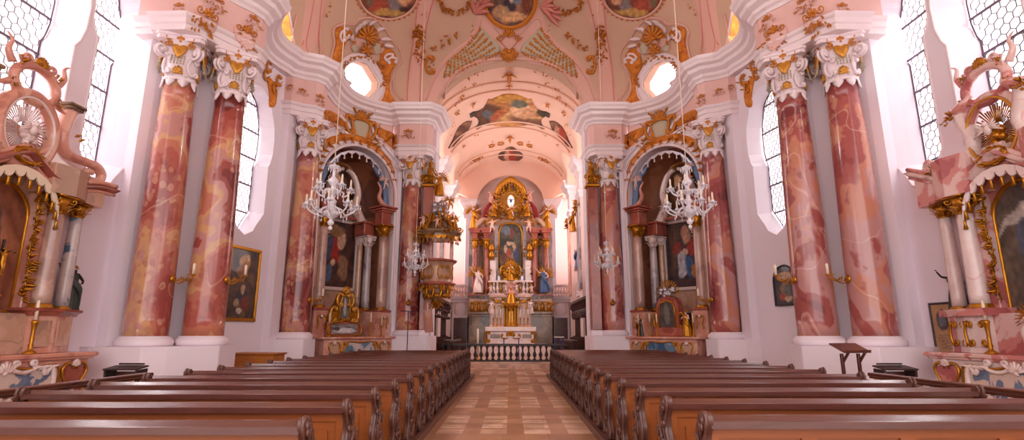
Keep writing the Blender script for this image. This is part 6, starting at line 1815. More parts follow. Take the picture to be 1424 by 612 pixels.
    for i, (x, y, z, hh, ps, lab) in enumerate(((k_ * 1.30, .05, 7.55, .62, 'putto', 'pale cherub holding up the blue curtain at the far side of the %s niche'), (k_ * .45, .75, 6.25, .7, 'putto2', 'pale cherub leaping on the middle cornice of the %s niche altar'), (-k_ * 1.25, .1, 7.6, .55, 'putto2', 'pale cherub at the near side of the curtain in the %s niche'))):
        statue('cherub', sub(x, y, z), rz, hh, ps, 'white_figure', None, 'white_figure', None, lab % nm, 'statue', seed=20 + i)
def catmull_xz(pts): return [(p.x, p.y) for p in catmull([(x, z, 0) for x, z in pts], 3, True)]
niche_altar(-1); niche_altar(1)
# ------------------------------------------------------------------ high altar (front plane at Y = 35)
YA = 34.6
HA = empty('high_altar', (0, YA, .26), 0, 'tall gilded and red marble high altar at the end of the chancel', 'altar')
def hv(px, py, Y=YA):
    p = at(px, py, Y); return (p.x, p.z - .26)
def hx(px): return hv(px, 400)[0]
def hz(py): return hv(710, py)[1]
def HP(mb, name, mat, par=None, label=None):
    return mb.build(name, mat, par or HA, label)
def hbox(m, px0, py0, px1, py1, y0, y1, bev=.0):
    (xa, za), (xb, zb) = hv(px0, py1), hv(px1, py0); za = hz(py1); zb = hz(py0); xa = (px0 - 710) / FPX * YA * 1.0; xb = (px1 - 710) / FPX * YA * 1.0
    m.box(((xa + xb) / 2, (y0 + y1) / 2, (za + zb) / 2), (abs(xb - xa), y1 - y0, abs(zb - za)), bev=bev); return m
def X(px, py=420):
    d = ray(px, py); return d.x * YA / d.y
# mensa
m = MB(); hbox(m, 680, 461, 740, 477, -1.9, -1.0, .04); mt = HP(m, 'altar_table', 'altar_white')
m = MB(); hbox(m, 677, 455, 743, 461, -2.0, -.9, .03); hbox(m, 679, 476, 741, 479, -1.95, -.9, .02); HP(m, 'table_slab', 'altar_white', mt)
m = MB(); hbox(m, 676, 478, 744, 486, -2.1, -.4, .02); HP(m, 'step', 'altar_tan')
for x in (690, 731):
    m = MB(); hbox(m, x - 6, 465, x + 6, 470, -1.93, -1.9, .02); HP(m, 'dark_panel', 'green_marble', mt)
g = MB(); x0 = X(710); shell(g, T(x0, -1.92, hz(466)) @ UPR, .3, 9, 3.2, .05); cscroll(g, T(x0 - .35, -1.92, hz(468)) @ UPR @ RZ(pi / 2), .5, .2, .04, 1); cscroll(g, T(x0 + .35, -1.92, hz(468)) @ UPR @ RZ(pi / 2), .5, .2, .04, 1)
for x in (679, 741): cscroll(g, T(X(x), -1.9, hz(468)) @ UPR, .7, .25, .05, 1 if x < 700 else -1)
HP(g, 'gilded_crest', 'gold', mt)
# lower body
for sg in (-1, 1):
    c0, c1 = sorted((710 + sg * 57, 710 + sg * 27))
    m = MB(); hbox(m, c0, 440, c1, 480, -.2, .6, .02); hbox(m, c0 - 1, 438, c1 + 1, 441, -.26, .62, .02); w = HP(m, 'base_block', 'green_marble')
    m = MB(); hbox(m, c0, 410, c1 - (0 if sg < 0 else 0), 438, -.1, .6, .02); HP(m, 'upper_block', 'green_marble')
    m = MB(); hbox(m, c0 - 1.5, 409, c1 + 1, 412, -.2, .62, .02); hbox(m, c0 - .5, 438, c1 + .5, 440, -.2, .6, .02); HP(m, 'red_cornice', 'red_marble')
    xc = X(710 + sg * 44); g = MB()
    rb = MB(); rb.box((xc, -.12, hz(426)), (1.25, .05, .95), bev=.03); HP(rb, 'relief_field', 'altar_tan')
    for k in range(9): g.tube([(xc + (k - 4) * .14, -.18, hz(434)), (xc + (k - 4) * .14, -.19, hz(419))], .03, 5)
    for k in range(3): cart_x = xc + (k - 1) * .42; g.ball((cart_x, -.2, hz(421)), .09, 8, 6); g.tube([(cart_x, -.2, hz(423)), (cart_x, -.2, hz(433))], [.07, .11], 7); cscroll(g, T(cart_x + .2, -.18, hz(427)) @ UPR, .6, .14, .03, 1)
    HP(g, 'gilded_relief', 'gold')
m = MB(); hbox(m, 682, 413, 738, 456, -.5, .5, .02); HP(m, 'retable', 'altar_tan')
m = MB(); hbox(m, 681, 411, 739, 414, -.6, .5, .02); hbox(m, 682, 452, 738, 456, -.9, .2, .02); HP(m, 'retable_cornice', 'altar_pink')
for sg in (-1, 1):
    xc = X(710 + sg * 17); g = MB(); f_ = MB()
    pts = [(xc - .33, hz(452)), (xc + .33, hz(452)), (xc + .33, hz(430)), (xc + .2, hz(423)), (xc, hz(420)), (xc - .2, hz(423)), (xc - .33, hz(430))]
    xzpanel(f_, pts, -.56, -.5); fo = HP(f_, 'niche_panel', 'altar_tan'); fixn(fo)
    g.tube([(x, -.58, z) for x, z in pts], .05, 6, True); cscroll(g, T(xc - .36, -.58, hz(424)) @ UPR, .6, .2, .04, 1); cscroll(g, T(xc + .36, -.58, hz(424)) @ UPR, .6, .2, .04, -1); shell(g, T(xc, -.6, hz(422)) @ UPR, .24, 7, 2.2, .04)
    HP(g, 'gilded_arch', 'gold_light')
    for q in (10, 25): small_column(HA, X(710 + sg * q), -.62, hz(454), hz(415), .09, 'altar_white')
# tabernacle
tb = MB(); z0, z1 = hz(455), hz(402); xm = X(710.5)
prof = [(.46, z0), (.48, z0 + .08), (.4, z0 + .12), (.38, z0 + .5), (.36, z0 + 1.2), (.46, z0 + 1.28), (.48, z0 + 1.36), (.34, z0 + 1.5), (.30, z0 + 1.7), (.22, z0 + 1.95), (.10, z0 + 2.15), (.05, z1)]
tb.lathe(prof, (xm, -.75, 0), 24); o = HP(tb, 'tabernacle', 'gold')
g = MB()
for k in range(5):
    a = -pi / 2 + (k - 2) * .62; small_column(o, xm + .42 * cos(a), -.75 + .42 * sin(a), z0 + .1, z0 + 1.3, .05, 'gold_light')
g.box((xm, -1.14, z0 + .62), (.3, .04, .7), bev=.02); HP(g, 'tabernacle_door', 'gold_light', o)
g = MB()
for k in range(9): a = -pi + pi * k / 8; leaf(g, T(xm + .5 * cos(a), -.75 + .5 * sin(a), z0 + 1.35) @ RZ(a - pi / 2), .35, .16, -.2, .03); g.ball((xm + .5 * cos(a), -.75 + .5 * sin(a), z0 + 1.45), .07, 7, 5)
HP(g, 'gilded_leaves', 'gold_light', o)
# balustrade over the retable
m = MB(); hbox(m, 679, 391, 741, 393.5, -.5, -.25, .02); hbox(m, 679, 409, 741, 411, -.5, -.25, .02); bl = HP(m, 'gallery_rail', 'altar_white')
for k, px in enumerate((682, 687, 692, 697, 723, 728, 733, 738)):
    m = MB(); m.lathe(baluster_prof(hz(393.5) - hz(409), .13 if k in (0, 7, 2, 5) else .10), (X(px), -.38, hz(409)), 10); HP(m, 'baluster', 'gold' if k in (0, 3, 4, 7) else 'altar_white', bl)
m = MB(); m.lathe([(.42, hz(411)), (.44, hz(408)), (.25, hz(400)), (.35, hz(396)), (.44, hz(394))], (xm, -.45, 0), 16); HP(m, 'urn_pedestal', 'altar_pink')
# back wall of the altar
m = MB(); hbox(m, 690, 330, 730, 412, .28, .7); hbox(m, 683, 333, 737, 410, .45, .75); HP(m, 'middle_body', 'altar_tan')
P = [(693.5, 372), (693.5, 322), (696, 315), (701, 311), (710, 309.5), (719, 311), (724, 315), (726.5, 322), (726.5, 372)]
poly = [(X(x, y), hv(x, y)[1]) for x, y in P]
zb, zt = hz(372), hz(309.5); wq = X(726.5) - X(693.5); xq = (X(726.5) + X(693.5)) / 2
f = picture([(46, 44, 40), (84, 80, 66), (60, 54, 46), (120, 100, 76)], [(.42, .30, .09, .14, (160, 70, 44), 0), (.28, .42, .07, .10, (190, 160, 134), 0), (.66, .46, .08, .10, (184, 150, 116), .2), (.46, .56, .14, .05, (190, 160, 134), 0), (.6, .22, .08, .1, (140, 110, 80), 0), (.3, .85, .2, .1, (110, 120, 130), 0), (.75, .3, .12, .14, (60, 70, 110), 0), (.2, .25, .1, .12, (110, 60, 40), 0), (.55, .8, .08, .1, (120, 50, 40), 0)], 9, .6, 51)
canvas('altar_painting', T(xq, .26, zb) @ UPR, wq, zt - zb, f, HA, 30, 50, [((x - xq) / wq + .5, (z - zb) / (zt - zb)) for x, z in poly])
g = MB(); g.tube([(x, .2, z) for x, z in poly], .07, 8); HP(g, 'painting_frame', 'gold')
# pilasters beside the painting
for sg in (-1, 1):
    m = MB(); hbox(m, *sorted((710 + sg * 23, 710 + sg * 17.5))[:1], 312, sorted((710 + sg * 23, 710 + sg * 17.5))[1], 375, .1, .35, .02); HP(m, 'pilaster', 'grey_marble')
    m = MB(); hbox(m, sorted((710 + sg * 29, 710 + sg * 20))[0], 362, sorted((710 + sg * 29, 710 + sg * 20))[1], 392, -.1, .35, .03); HP(m, 'pilaster_base', 'altar_white')
    for q in (34, 50.5): small_column(HA, X(710 + sg * q), .0 if q > 40 else -.1, hz(409), hz(333), .165, 'red_marble', caph=.6)
    small_column(HA, X(710 + sg * 42), .38, hz(409), hz(330), .15, 'green_marble', caph=.5)
    # broken entablature
    m = MB(); a0, a1 = X(710 + sg * 28), X(710 + sg * 57)
    for k, (e, zz, hh) in enumerate(((0, hz(329), .36), (.06, hz(326.5), .12), (.16, hz(322.5), .24), (.24, hz(320), .14))):
        for q0, q1 in ((30.5, 37.5), (47, 54)):
            m.box(((X(710 + sg * q0) + X(710 + sg * q1)) / 2, .12, zz), (abs(X(710 + sg * q1) - X(710 + sg * q0)) + 2 * e, .75 + e, hh), bev=.02)
        m.box(((a0 + a1) / 2, .35, zz), (abs(a1 - a0) - .5 + e, .5, hh), bev=.02)
    HP(m, 'entablature', 'red_marble')
    # curved pediment scroll over it
    m = MB(); q = catmull([(X(710 + sg * 54), .1, hz(318)), (X(710 + sg * 47), .1, hz(312)), (X(710 + sg * 40), .1, hz(306)), (X(710 + sg * 33), .1, hz(306)), (X(710 + sg * 27), .15, hz(300)), (X(710 + sg * 24), .2, hz(290))], 4)
    m.tube(q, [.22] * 8 + [.20 - .008 * i for i in range(len(q) - 8)], 8); HP(m, 'pediment_scroll', 'altar_tan')
    g = MB()
    for (px, py, w_, h_, n_, sz) in ((682, 343, .35, .8, 20, .16), (685, 300, .8, .8, 26, .2), (696, 300, .5, .7, 18, .18), (664, 326, .9, .2, 10, .14), (690, 350, .3, .6, 12, .14), (676, 312, .5, .4, 12, .16), (680, 378, .4, .5, 10, .14), (666, 414, .8, .12, 8, .1), (700, 380, .6, .6, 16, .18), (660, 352, .15, 1.2, 10, .1)):
        xx = X(710 + (px - 710) * -sg * 1.0) if sg > 0 else X(px)
        spray(g, T(xx, -.12, hz(py)) @ UPR, w_, h_, n_, int(px), sz)
    for py in (346, 356): g.lathe([(.06, -.3), (.2, -.1), (.22, .05), (.12, .2), (.16, .3)], (X(710 + sg * 27), -.15, hz(py)), 10)
    HP(g, 'gilded_ornament', 'gold')
    # crimson curtain
    cu = MB()
    for k in range(5):
        cu.tube(catmull([(X(710 + sg * (10 + k)), .5, hz(262)), (X(710 + sg * (20 + k)), .45, hz(266 + k)), (X(710 + sg * (24 + k * 1.2)), .4, hz(276 + k)), (X(710 + sg * (33 + k * .8)), .35, hz(286 + k)), (X(710 + sg * (36 + k * .7)), .3, hz(303))], 4), .13, 6)
    HP(cu, 'crimson_curtain', 'crimson')
# upper glory
m = MB(); P = [(690, 330), (688, 308), (690, 292), (686, 280), (692, 268), (700, 258), (710, 254), (720, 258), (728, 268), (734, 280), (730, 292), (732, 308), (730, 330), (726, 322), (724, 315), (719, 311), (710, 308), (701, 311), (696, 315), (694, 322)]
xzpanel(m, [(X(x, y), hv(x, y)[1]) for x, y in P], .3, .6); o = HP(m, 'upper_body', 'altar_tan'); fixn(o)
zo = hz(279)
g = MB(); R = random.Random(9)
for k in range(46):
    a = 2 * pi * k / 46; L0 = R.uniform(.75, 1.15); g.tube([(xm + .26 * cos(a), .2, zo + .4 * sin(a)), (xm + L0 * cos(a), .12, zo + L0 * sin(a))], [.02, .05], 5)
g.tube([(xm + .26 * cos(a), .15, zo + .46 * sin(a)) for a in [2 * pi * k / 20 for k in range(20)]], .05, 6, True)
gl = HP(g, 'gilded_rays', 'gold_light')
m = MB(); P = [(xm + .24 * cos(2 * pi * k / 20), zo + .43 * sin(2 * pi * k / 20)) for k in range(20)]; xzpanel(m, P, .17, .24); o = HP(m, 'light_window', 'day_glass', gl, 'bright oval window in the golden rays'); fixn(o)
m = MB(); m.ball((xm, .12, zo), (.08, .06, .12)); m.ball((xm, .1, zo + .13), .05)
for sg in (-1, 1): m.tube([(xm, .12, zo + .04), (xm + sg * .2, .12, zo + .14)], [.04, .015], 5)
HP(m, 'dove', 'robe_blue', gl)
g = MB()
for k in range(60):
    a = R.uniform(0, 2 * pi); q = R.uniform(.8, 1.25); g.ball((xm + q * .95 * cos(a), .15, zo + q * 1.05 * sin(a) + .02), R.uniform(.09, .17), 7, 5)
HP(g, 'gilded_clouds', 'gold')
m = MB(); q = [(X(689), .1, hz(269)), (X(694), -.1, hz(259)), (X(702), -.2, hz(253)), (X(710), -.25, hz(250)), (X(718), -.2, hz(253)), (X(726), -.1, hz(259)), (X(731), .1, hz(269))]
m.tube(catmull(q, 4), .15, 8); m.tube(catmull([(x, y + .2, z - .12) for x, y, z in q], 4), .2, 8); HP(m, 'canopy', 'gold')
lambrequin(HA, [(p.x, p.y - .1, p.z - .05) for p in catmull(q, 2)], 'gold_light', 3, .26, 'gold')
# small glass cases and throne front at the foot of the painting
g = MB(); hbox(g, 699, 372, 721, 392, -.05, .25, .04); cscroll(g, T(X(699), -.1, hz(378)) @ UPR, .8, .3, .06, 1); cscroll(g, T(X(721), -.1, hz(378)) @ UPR, .8, .3, .06, -1); shell(g, T(xm, -.1, hz(372)) @ UPR, .55, 9, 2.8, .07); HP(g, 'gilded_throne', 'gold')
for x in (694, 726): m = MB(); hbox(m, x - 2, 384, x + 2, 391, -.2, .0, .02); g_ = HP(m, 'glass_case', 'silver')
# statues standing on the altar
def hs(px, pyf, hpx, ps, body, cloth, wing, label, rz=0, seed=0, dy=-.2, cat='statue'):
    z = hz(pyf) + .26; h = hpx * YA / FPX * 1.02
    return statue('altar_figure', (X(px, pyf), YA + dy, z), rz, h, ps, body, cloth, wing, None, label, cat, None, seed)
hs(665, 408, 33, 'orator', 'flesh', 'altar_white', 'gold', 'white and green robed standing saint with gilded wings at the left of the high altar', .3, 1, -.45)
hs(756, 408, 33, 'orator', 'flesh', 'robe_blue', 'gold', 'blue robed standing saint with gilded mantle at the right of the high altar', -.3, 2, -.45)
hs(710, 392, 24, 'pray', 'flesh', 'gold', None, 'gilded seated bishop figure below the high altar painting', 0, 3, -.62)
hs(659, 318, 32, 'fly', 'flesh', 'gold', 'gold', 'large gilded winged angel on the left end of the high altar cornice', .4, 4, .05)
hs(761, 318, 32, 'fly', 'flesh', 'gold', 'gold', 'large gilded winged angel on the right end of the high altar cornice', -.4, 5, .05)
hs(684, 327, 22, 'putto', 'flesh', None, 'gold', 'pale cherub floating at the upper left corner of the high altar painting', .2, 6, -.3)
hs(736, 327, 22, 'putto2', 'flesh', None, 'gold', 'pale cherub floating at the upper right corner of the high altar painting', -.2, 7, -.3)
hs(687, 302, 24, 'orator', 'flesh', 'gold', None, 'gilded seated figure left of the glory on the high altar', .3, 8, -.15)
hs(733, 302, 24, 'stand', 'flesh', 'gold', None, 'gilded seated figure right of the glory on the high altar', -.3, 9, -.15)
hs(683, 281, 17, 'putto2', 'flesh', 'altar_pink', None, 'small pink angel high on the left of the crimson curtain', .2, 10, .0)
hs(737, 281, 17, 'putto', 'flesh', 'altar_pink', None, 'small pink angel high on the right of the crimson curtain', -.2, 11, .0)
hs(711, 306, 20, 'putto', 'flesh', 'gold', None, 'pale angel with flowing cloth right above the high altar painting', 0, 12, -.25)
hs(709, 267, 12, 'pray', 'flesh', 'gold', None, 'small gilded figure under the canopy at the top of the high altar', 0, 13, -.1)
for k, (px, lab) in enumerate(((683, 'left'), (739, 'right'))):
    hs(px, 412, 14, 'putto', 'white_figure', None, None, 'white kneeling cherub at the %s end of the retable cornice of the high altar' % lab, 0, 14 + k, -.62)
    hs(px + (1 if k == 0 else -1), 437, 18, 'stand', 'white_figure', 'altar_white', None, 'white saint figure at the %s side of the golden niches of the high altar' % lab, 0, 16 + k, -.75)
hs(704, 410, 13, 'putto2', 'white_figure', None, None, 'small white angel left of the crown on the tabernacle', 0, 18, -.8); hs(718, 410, 13, 'putto', 'white_figure', None, None, 'small white angel right of the crown on the tabernacle', 0, 19, -.8)
for k, px in enumerate((687, 692, 697, 723, 728, 733)):
    candlestick((X(px), YA - 1.2 if False else YA - 1.45, hz(455) + .26), .55, 'white candle on the high altar table, %s from the left' % ORD[k], group='altar table candles', r=.09, ch=.5)
# tall white candle behind the rail, blue-legged table
t = empty('paschal_candle', (X(665) * 27.6 / YA, 27.6, .26), 0, 'tall thick white candle on a low stand behind the altar rail, left of centre', 'candle')
m = MB(); m.lathe([(.16, 0), (.16, .04), (.05, .07), (.04, .2), (.07, .26)], (0, 0, 0), 14); m.build('stand', 'gold', t)
m = MB(); m.lathe([(.055, .26), (.055, 1.55), (.01, 1.57)], (0, 0, 0), 14); m.build('candle', 'candle', t)
for k, (px, w_, lab) in enumerate(((711, .86, 'small white-topped table with dark blue legs behind the middle of the altar rail'), (777, .5, 'narrow white-topped stand with dark blue legs at the right end of the altar rail'))):
    t = empty('blue_legged_table', ((px - 710) / FPX * 27.4, 27.9, .26), 0, lab, 'table')
    m = MB(); m.box((0, 0, 1.14), (w_, .4, .06), bev=.01); m.build('tabletop', 'cloth_white', t)
    for sx in (-1, 1):
        for sy in (-.15, .15): m = MB(); m.box((sx * (w_ / 2 - .05), sy, .55), (.05, .05, 1.1)); m.build('leg', 'blue_paint', t)

# ------------------------------------------------------------------ chancel furnishings
for sg, nm in SIDES:
    balustrade('gallery_balustrade', (sg * 3.95, 35.3) if sg > 0 else (-3.95, 35.3), (sg * 2.75, 35.3), .85, ('plinth', 'altar_white'), 'white stone balustrade on the gallery ledge %s of the high altar' % nm, 'balustrade', 7, .10, 3.9, .16, .09, .08)
    # grey marble pilasters behind the altar
    m = MB(); m.box((sg * 2.62, 35.1, 6.2), (.34, .2, 4.6), bev=.02); m.box((sg * 2.62, 35.08, 8.4), (.42, .24, .14), bev=.02); m.box((sg * 2.62, 35.08, 3.98), (.42, .24, .16), bev=.02); o = m.build('pilaster_grey', 'grey_marble'); o['kind'] = 'structure'; 
    # side gallery parapet
    balustrade('gallery_parapet', (sg * 4.18, 24.6), (sg * 4.18, 34.9), .8, ('plinth', 'altar_white'), 'white parapet along the gallery of the %s chancel wall' % nm, 'balustrade', 44, .075, 3.9, .14, .08, .08)
    # choir stalls
    t = empty('choir_stall', (sg * 3.95, 29.0, .26), 0, 'dark carved wooden choir stall with high panelled back along the %s chancel wall' % nm, 'choir stall')
    m = MB(); m.box((sg * .10, 0, 1.55), (.08, 7.6, 2.7), bev=.01); m.build('back_panel', 'wood_black', t)
    m = MB(); m.prism([(sg * .15, 2.86), (sg * -.42, 2.95), (sg * -.46, 3.06), (sg * .15, 3.1)], -3.85, 3.85, Matrix(((1, 0, 0, 0), (0, 0, 1, 0), (0, 1, 0, 0), (0, 0, 0, 1)))); o = m.build('canopy', 'wood_dark', t); fixn(o)
    for k in range(11):
        y = -3.75 + .75 * k
        m = MB(); m.prism([(sg * .10, 0), (sg * -.50, 0), (sg * -.52, .5), (sg * -.36, .9), (sg * -.42, 1.05), (sg * -.05, 1.2), (sg * -.04, 2.2), (sg * -.3, 2.75), (sg * -.34, 2.9), (sg * .10, 2.9)], y - .035, y + .035, Matrix(((1, 0, 0, 0), (0, 0, 1, 0), (0, 1, 0, 0), (0, 0, 0, 1))))
        cscroll(m, T(sg * -.14, y, 2.4) @ UPR, .5, .14, .04, 1); o = m.build('partition', 'wood_dark', t)
    m = MB(); m.box((sg * -.2, 0, .48), (.5, 7.5, .05), bev=.01); m.build('seat_row', 'wood_black', t)
    t = empty('stall_front', (sg * 2.95, 28.6, .26), 0, 'dark wooden desk front before the %s choir stall' % nm, 'desk')
    m = MB(); m.box((0, 0, .5), (.08, 5.6, .96), bev=.01); m.build('front_panel', 'wood_black', t)
    m = MB(); m.box((sg * .06, 0, 1.0), (.34, 5.7, .05), bev=.012); m.build('desk_top', 'wood_dark', t)
    for k in range(9):
        m = MB(); m.lathe([(.05, .0), (.05, .1), (.03, .14), (.045, .5), (.03, .86), (.05, .9), (.05, .96)], (-sg * .07, -2.7 + .675 * k, 0), 8); m.build('turned_post', 'wood_dark', t)
    # gilded chancel pilasters with heads
    for k, y0 in enumerate((28.6, 33.6)):
        g = MB(); x = sg * 3.72
        for j in range(4): leaf(g, T(x, y0 + .25 + .22 * j, 8.35) @ RZ(sg * pi / 2) @ RX(pi / 2 - .2), .5, .2, .6, .04)
        spray(g, T(x, y0 + .6, 8.65) @ RZ(-sg * pi / 2) @ UPR, 1.0, .6, 30, 3 + k, .18)
        o = g.build('gilded_capital', 'gold'); o['kind'] = 'structure'
        p_ = MB(); p_.box((sg * 3.78, y0 + .1, 6.2), (.14, .3, 4.6), bev=.02); p_.box((sg * 3.80, y0 + 1.0 - .1 * k, 6.2), (.12, .24, 4.6), bev=.02); o = p_.build('chancel_pilaster', 'altar_pink' if k else 'grey_marble'); o['kind'] = 'structure'
# figures on the right and left chancel walls
for i, (x, y, z, h, ps, body, cloth, wing, lab) in enumerate((
    (4.05, 26.9, 5.3, 1.3, 'orator', 'flesh', 'robe_blue', None, 'blue robed saint with green mantle on a bracket on the right chancel wall'),
    (3.9, 30.2, 5.2, 1.4, 'pray', 'flesh', 'robe_blue', 'gold', 'dark blue robed statue farther along the right chancel wall'),
    (3.75, 24.2, 7.9, 1.2, 'putto', 'gold', 'gold', 'gold', 'gilded angel high beside the red pilaster on the right'),
    (3.6, 30.0, 7.3, 1.2, 'fly', 'gold', 'gold', 'gold', 'gilded angel at the capital height of the right chancel pier'),
    (-3.6, 30.0, 7.3, 1.2, 'fly', 'gold', 'gold', 'gold', 'gilded angel at the capital height of the left chancel pier'))):
    statue('wall_figure', (x, y, z), -1.2 if x > 0 else 1.2, h, ps, body, cloth, wing, 'red_marble' if i < 2 else None, lab, 'statue', None, 60 + i)
for (x, lab) in ((3.48, 'right'), (-3.48, 'left')):
    statue('pilaster_figure', (x, 22.2, 8.28), 0, .78, 'orator', 'gold', 'gold', None, None, 'gilded figure crowning the red marble pilaster at the %s of the chancel arch' % lab, 'statue', None, 70)
# ------------------------------------------------------------------ pulpit
PU = empty('pulpit', (-2.98, 21.6, 1.5), 0, 'rounded marble and gilded pulpit with crowned sounding board at the left of the chancel arch', 'pulpit')
def pz(py): return at(605, py, 21.5).z - 1.5
m = MB(); zt, zb = pz(364), pz(397)
def lob(a, z): return 1 + .05 * cos(4 * a)
m.lathe([(.20, zb - .62), (.28, zb - .45), (.50, zb - .15), (.62, zb), (.66, zb + .06), (.56, zb + .12), (.54, zb + .3), (.60, zt - .25), (.60, zt - .12), (.70, zt - .06), (.72, zt), (.60, zt), (.55, zt - .1)], (0, 0, 0), 32, None, 0, 2 * pi, lob); b_ = m.build('basket', 'altar_tan', PU)
m = MB(); m.lathe([(.71, zt - .05), (.76, zt), (.76, zt + .05), (.70, zt + .07)], (0, 0, 0), 32, None, 0, 2 * pi, lob); m.build('parapet_rim', 'red_marble', b_); m = MB(); m.lathe([(.64, zb - .02), (.72, zb + .04), (.70, zb + .1), (.58, zb + .13)], (0, 0, 0), 32, None, 0, 2 * pi, lob); m.build('lower_rim', 'red_marble', b_)
g = MB()
for k in range(6):
    a = -pi + k * pi / 5
    M = T(.62 * cos(a), .62 * sin(a), (zt + zb) / 2 + .03) @ RZ(a + pi / 2) @ UPR
    cscroll(g, M, .56, .18, .022, 1 if k % 2 else -1)
    cscroll(g, T(.5 * cos(a), .5 * sin(a), zb - .25) @ RZ(a + pi / 2) @ UPR, .5, .2, .05, -1)
    for j in range(3): leaf(g, T(.66 * cos(a + .1 * j), .66 * sin(a + .1 * j), zb + .02) @ RZ(a + pi / 2) @ UPR @ RZ(pi), .3, .12, .5, .03)
g.lathe([(.03, pz(430)), (.12, pz(427)), (.20, pz(420)), (.24, pz(412)), (.16, pz(406))], (0, 0, 0), 14)
for k in range(14): a = k * 1.3; leaf(g, T(.16 * cos(a), .16 * sin(a), pz(408) - .03 * k) @ RZ(a + pi / 2) @ UPR @ RZ(pi), .28, .12, .5, .03)
g.build('gilded_ornament', 'gold', b_)
# back wall board between basket and canopy
for sx in (-.34, .52): m = MB(); m.box((sx, .36, (pz(332) + zt) / 2), (.14, .1, pz(332) - zt + .3), bev=.02); m.build('side_strip', 'altar_pink', PU)
# sounding board
zc = pz(331); m = MB()
m.lathe([(.3, zc - .02), (.80, zc - .05), (.84, zc), (.80, zc + .06), (.86, zc + .14), (.92, zc + .20), (.88, zc + .26), (.6, zc + .34), (.44, zc + .5), (.3, zc + .72), (.2, zc + .8)], (0, 0, 0), 36, None, 0, 2 * pi, lob); c_ = m.build('sounding_board', 'green_marble', PU)
g = MB(); R = random.Random(6)
for k in range(9):
    a = k * 2 * pi / 9
    g.tube(catmull([(.84 * cos(a), .84 * sin(a), zc + .25), (.62 * cos(a), .62 * sin(a), zc + .62), (.40 * cos(a), .40 * sin(a), zc + .72), (.26 * cos(a), .26 * sin(a), zc + 1.2), (.10 * cos(a), .10 * sin(a), zc + 1.42)], 4), [.07] * 8 + [.06] * 5 + [.05] * 4, 7)
    spiral(g, T(.88 * cos(a), .88 * sin(a), zc + .36) @ RZ(a) @ UPR, .14, 1.3, .045)
    spray(g, T(.86 * cos(a + .3), .86 * sin(a + .3), zc + .1) @ RZ(a + .3 + pi / 2) @ UPR, .5, .25, 8, k, .13)
g.build('gilded_volutes', 'gold', c_)
lambrequin(c_, [(.84 * cos(-pi + pi * k / 12), .84 * sin(-pi + pi * k / 12), zc + .02) for k in range(13)], 'gold', 2, .16, 'gold')
m = MB()
for k in range(34): a = R.uniform(0, 2 * pi); q = R.uniform(.05, .34); m.ball((q * cos(a), q * sin(a), zc + R.uniform(.8, 1.5)), R.uniform(.09, .15), 7, 5)
m.build('clouds', 'silver', c_)
m = MB(); m.tube([(-.34, .5, zt - .2), (-.42, .45, pz(430)), (-.35, .5, pz(462))], .2, 8); m.build('corbel', 'altar_pink', PU)
pz_ = lambda py: pz(py) + 1.5
statue('angel_figure', (-2.98, 21.55, pz_(272)), .2, 1.0, 'orator', 'flesh', 'gold', 'gold', None, 'gilded angel standing on clouds on top of the pulpit sounding board', 'statue', None, 80)
for i, (dx, dy, zz, h, ps, lab) in enumerate(((-.55, -.55, pz_(322), .62, 'putto2', 'cherub sitting at the left rim of the pulpit sounding board'), (.72, -.35, pz_(322), .62, 'fly', 'gilded winged cherub at the right rim of the pulpit sounding board'), (.05, -.85, pz_(324), .5, 'putto', 'small cherub at the front rim of the pulpit sounding board'), (.5, -.45, pz_(296), .6, 'putto', 'cherub blowing a horn to the right of the pulpit crown'))):
    statue('cherub', (-2.98 + dx, 21.6 + dy, zz), dx, h, ps, 'gold' if i % 2 else 'flesh', None, 'gold', None, lab, 'statue', None, 82 + i)

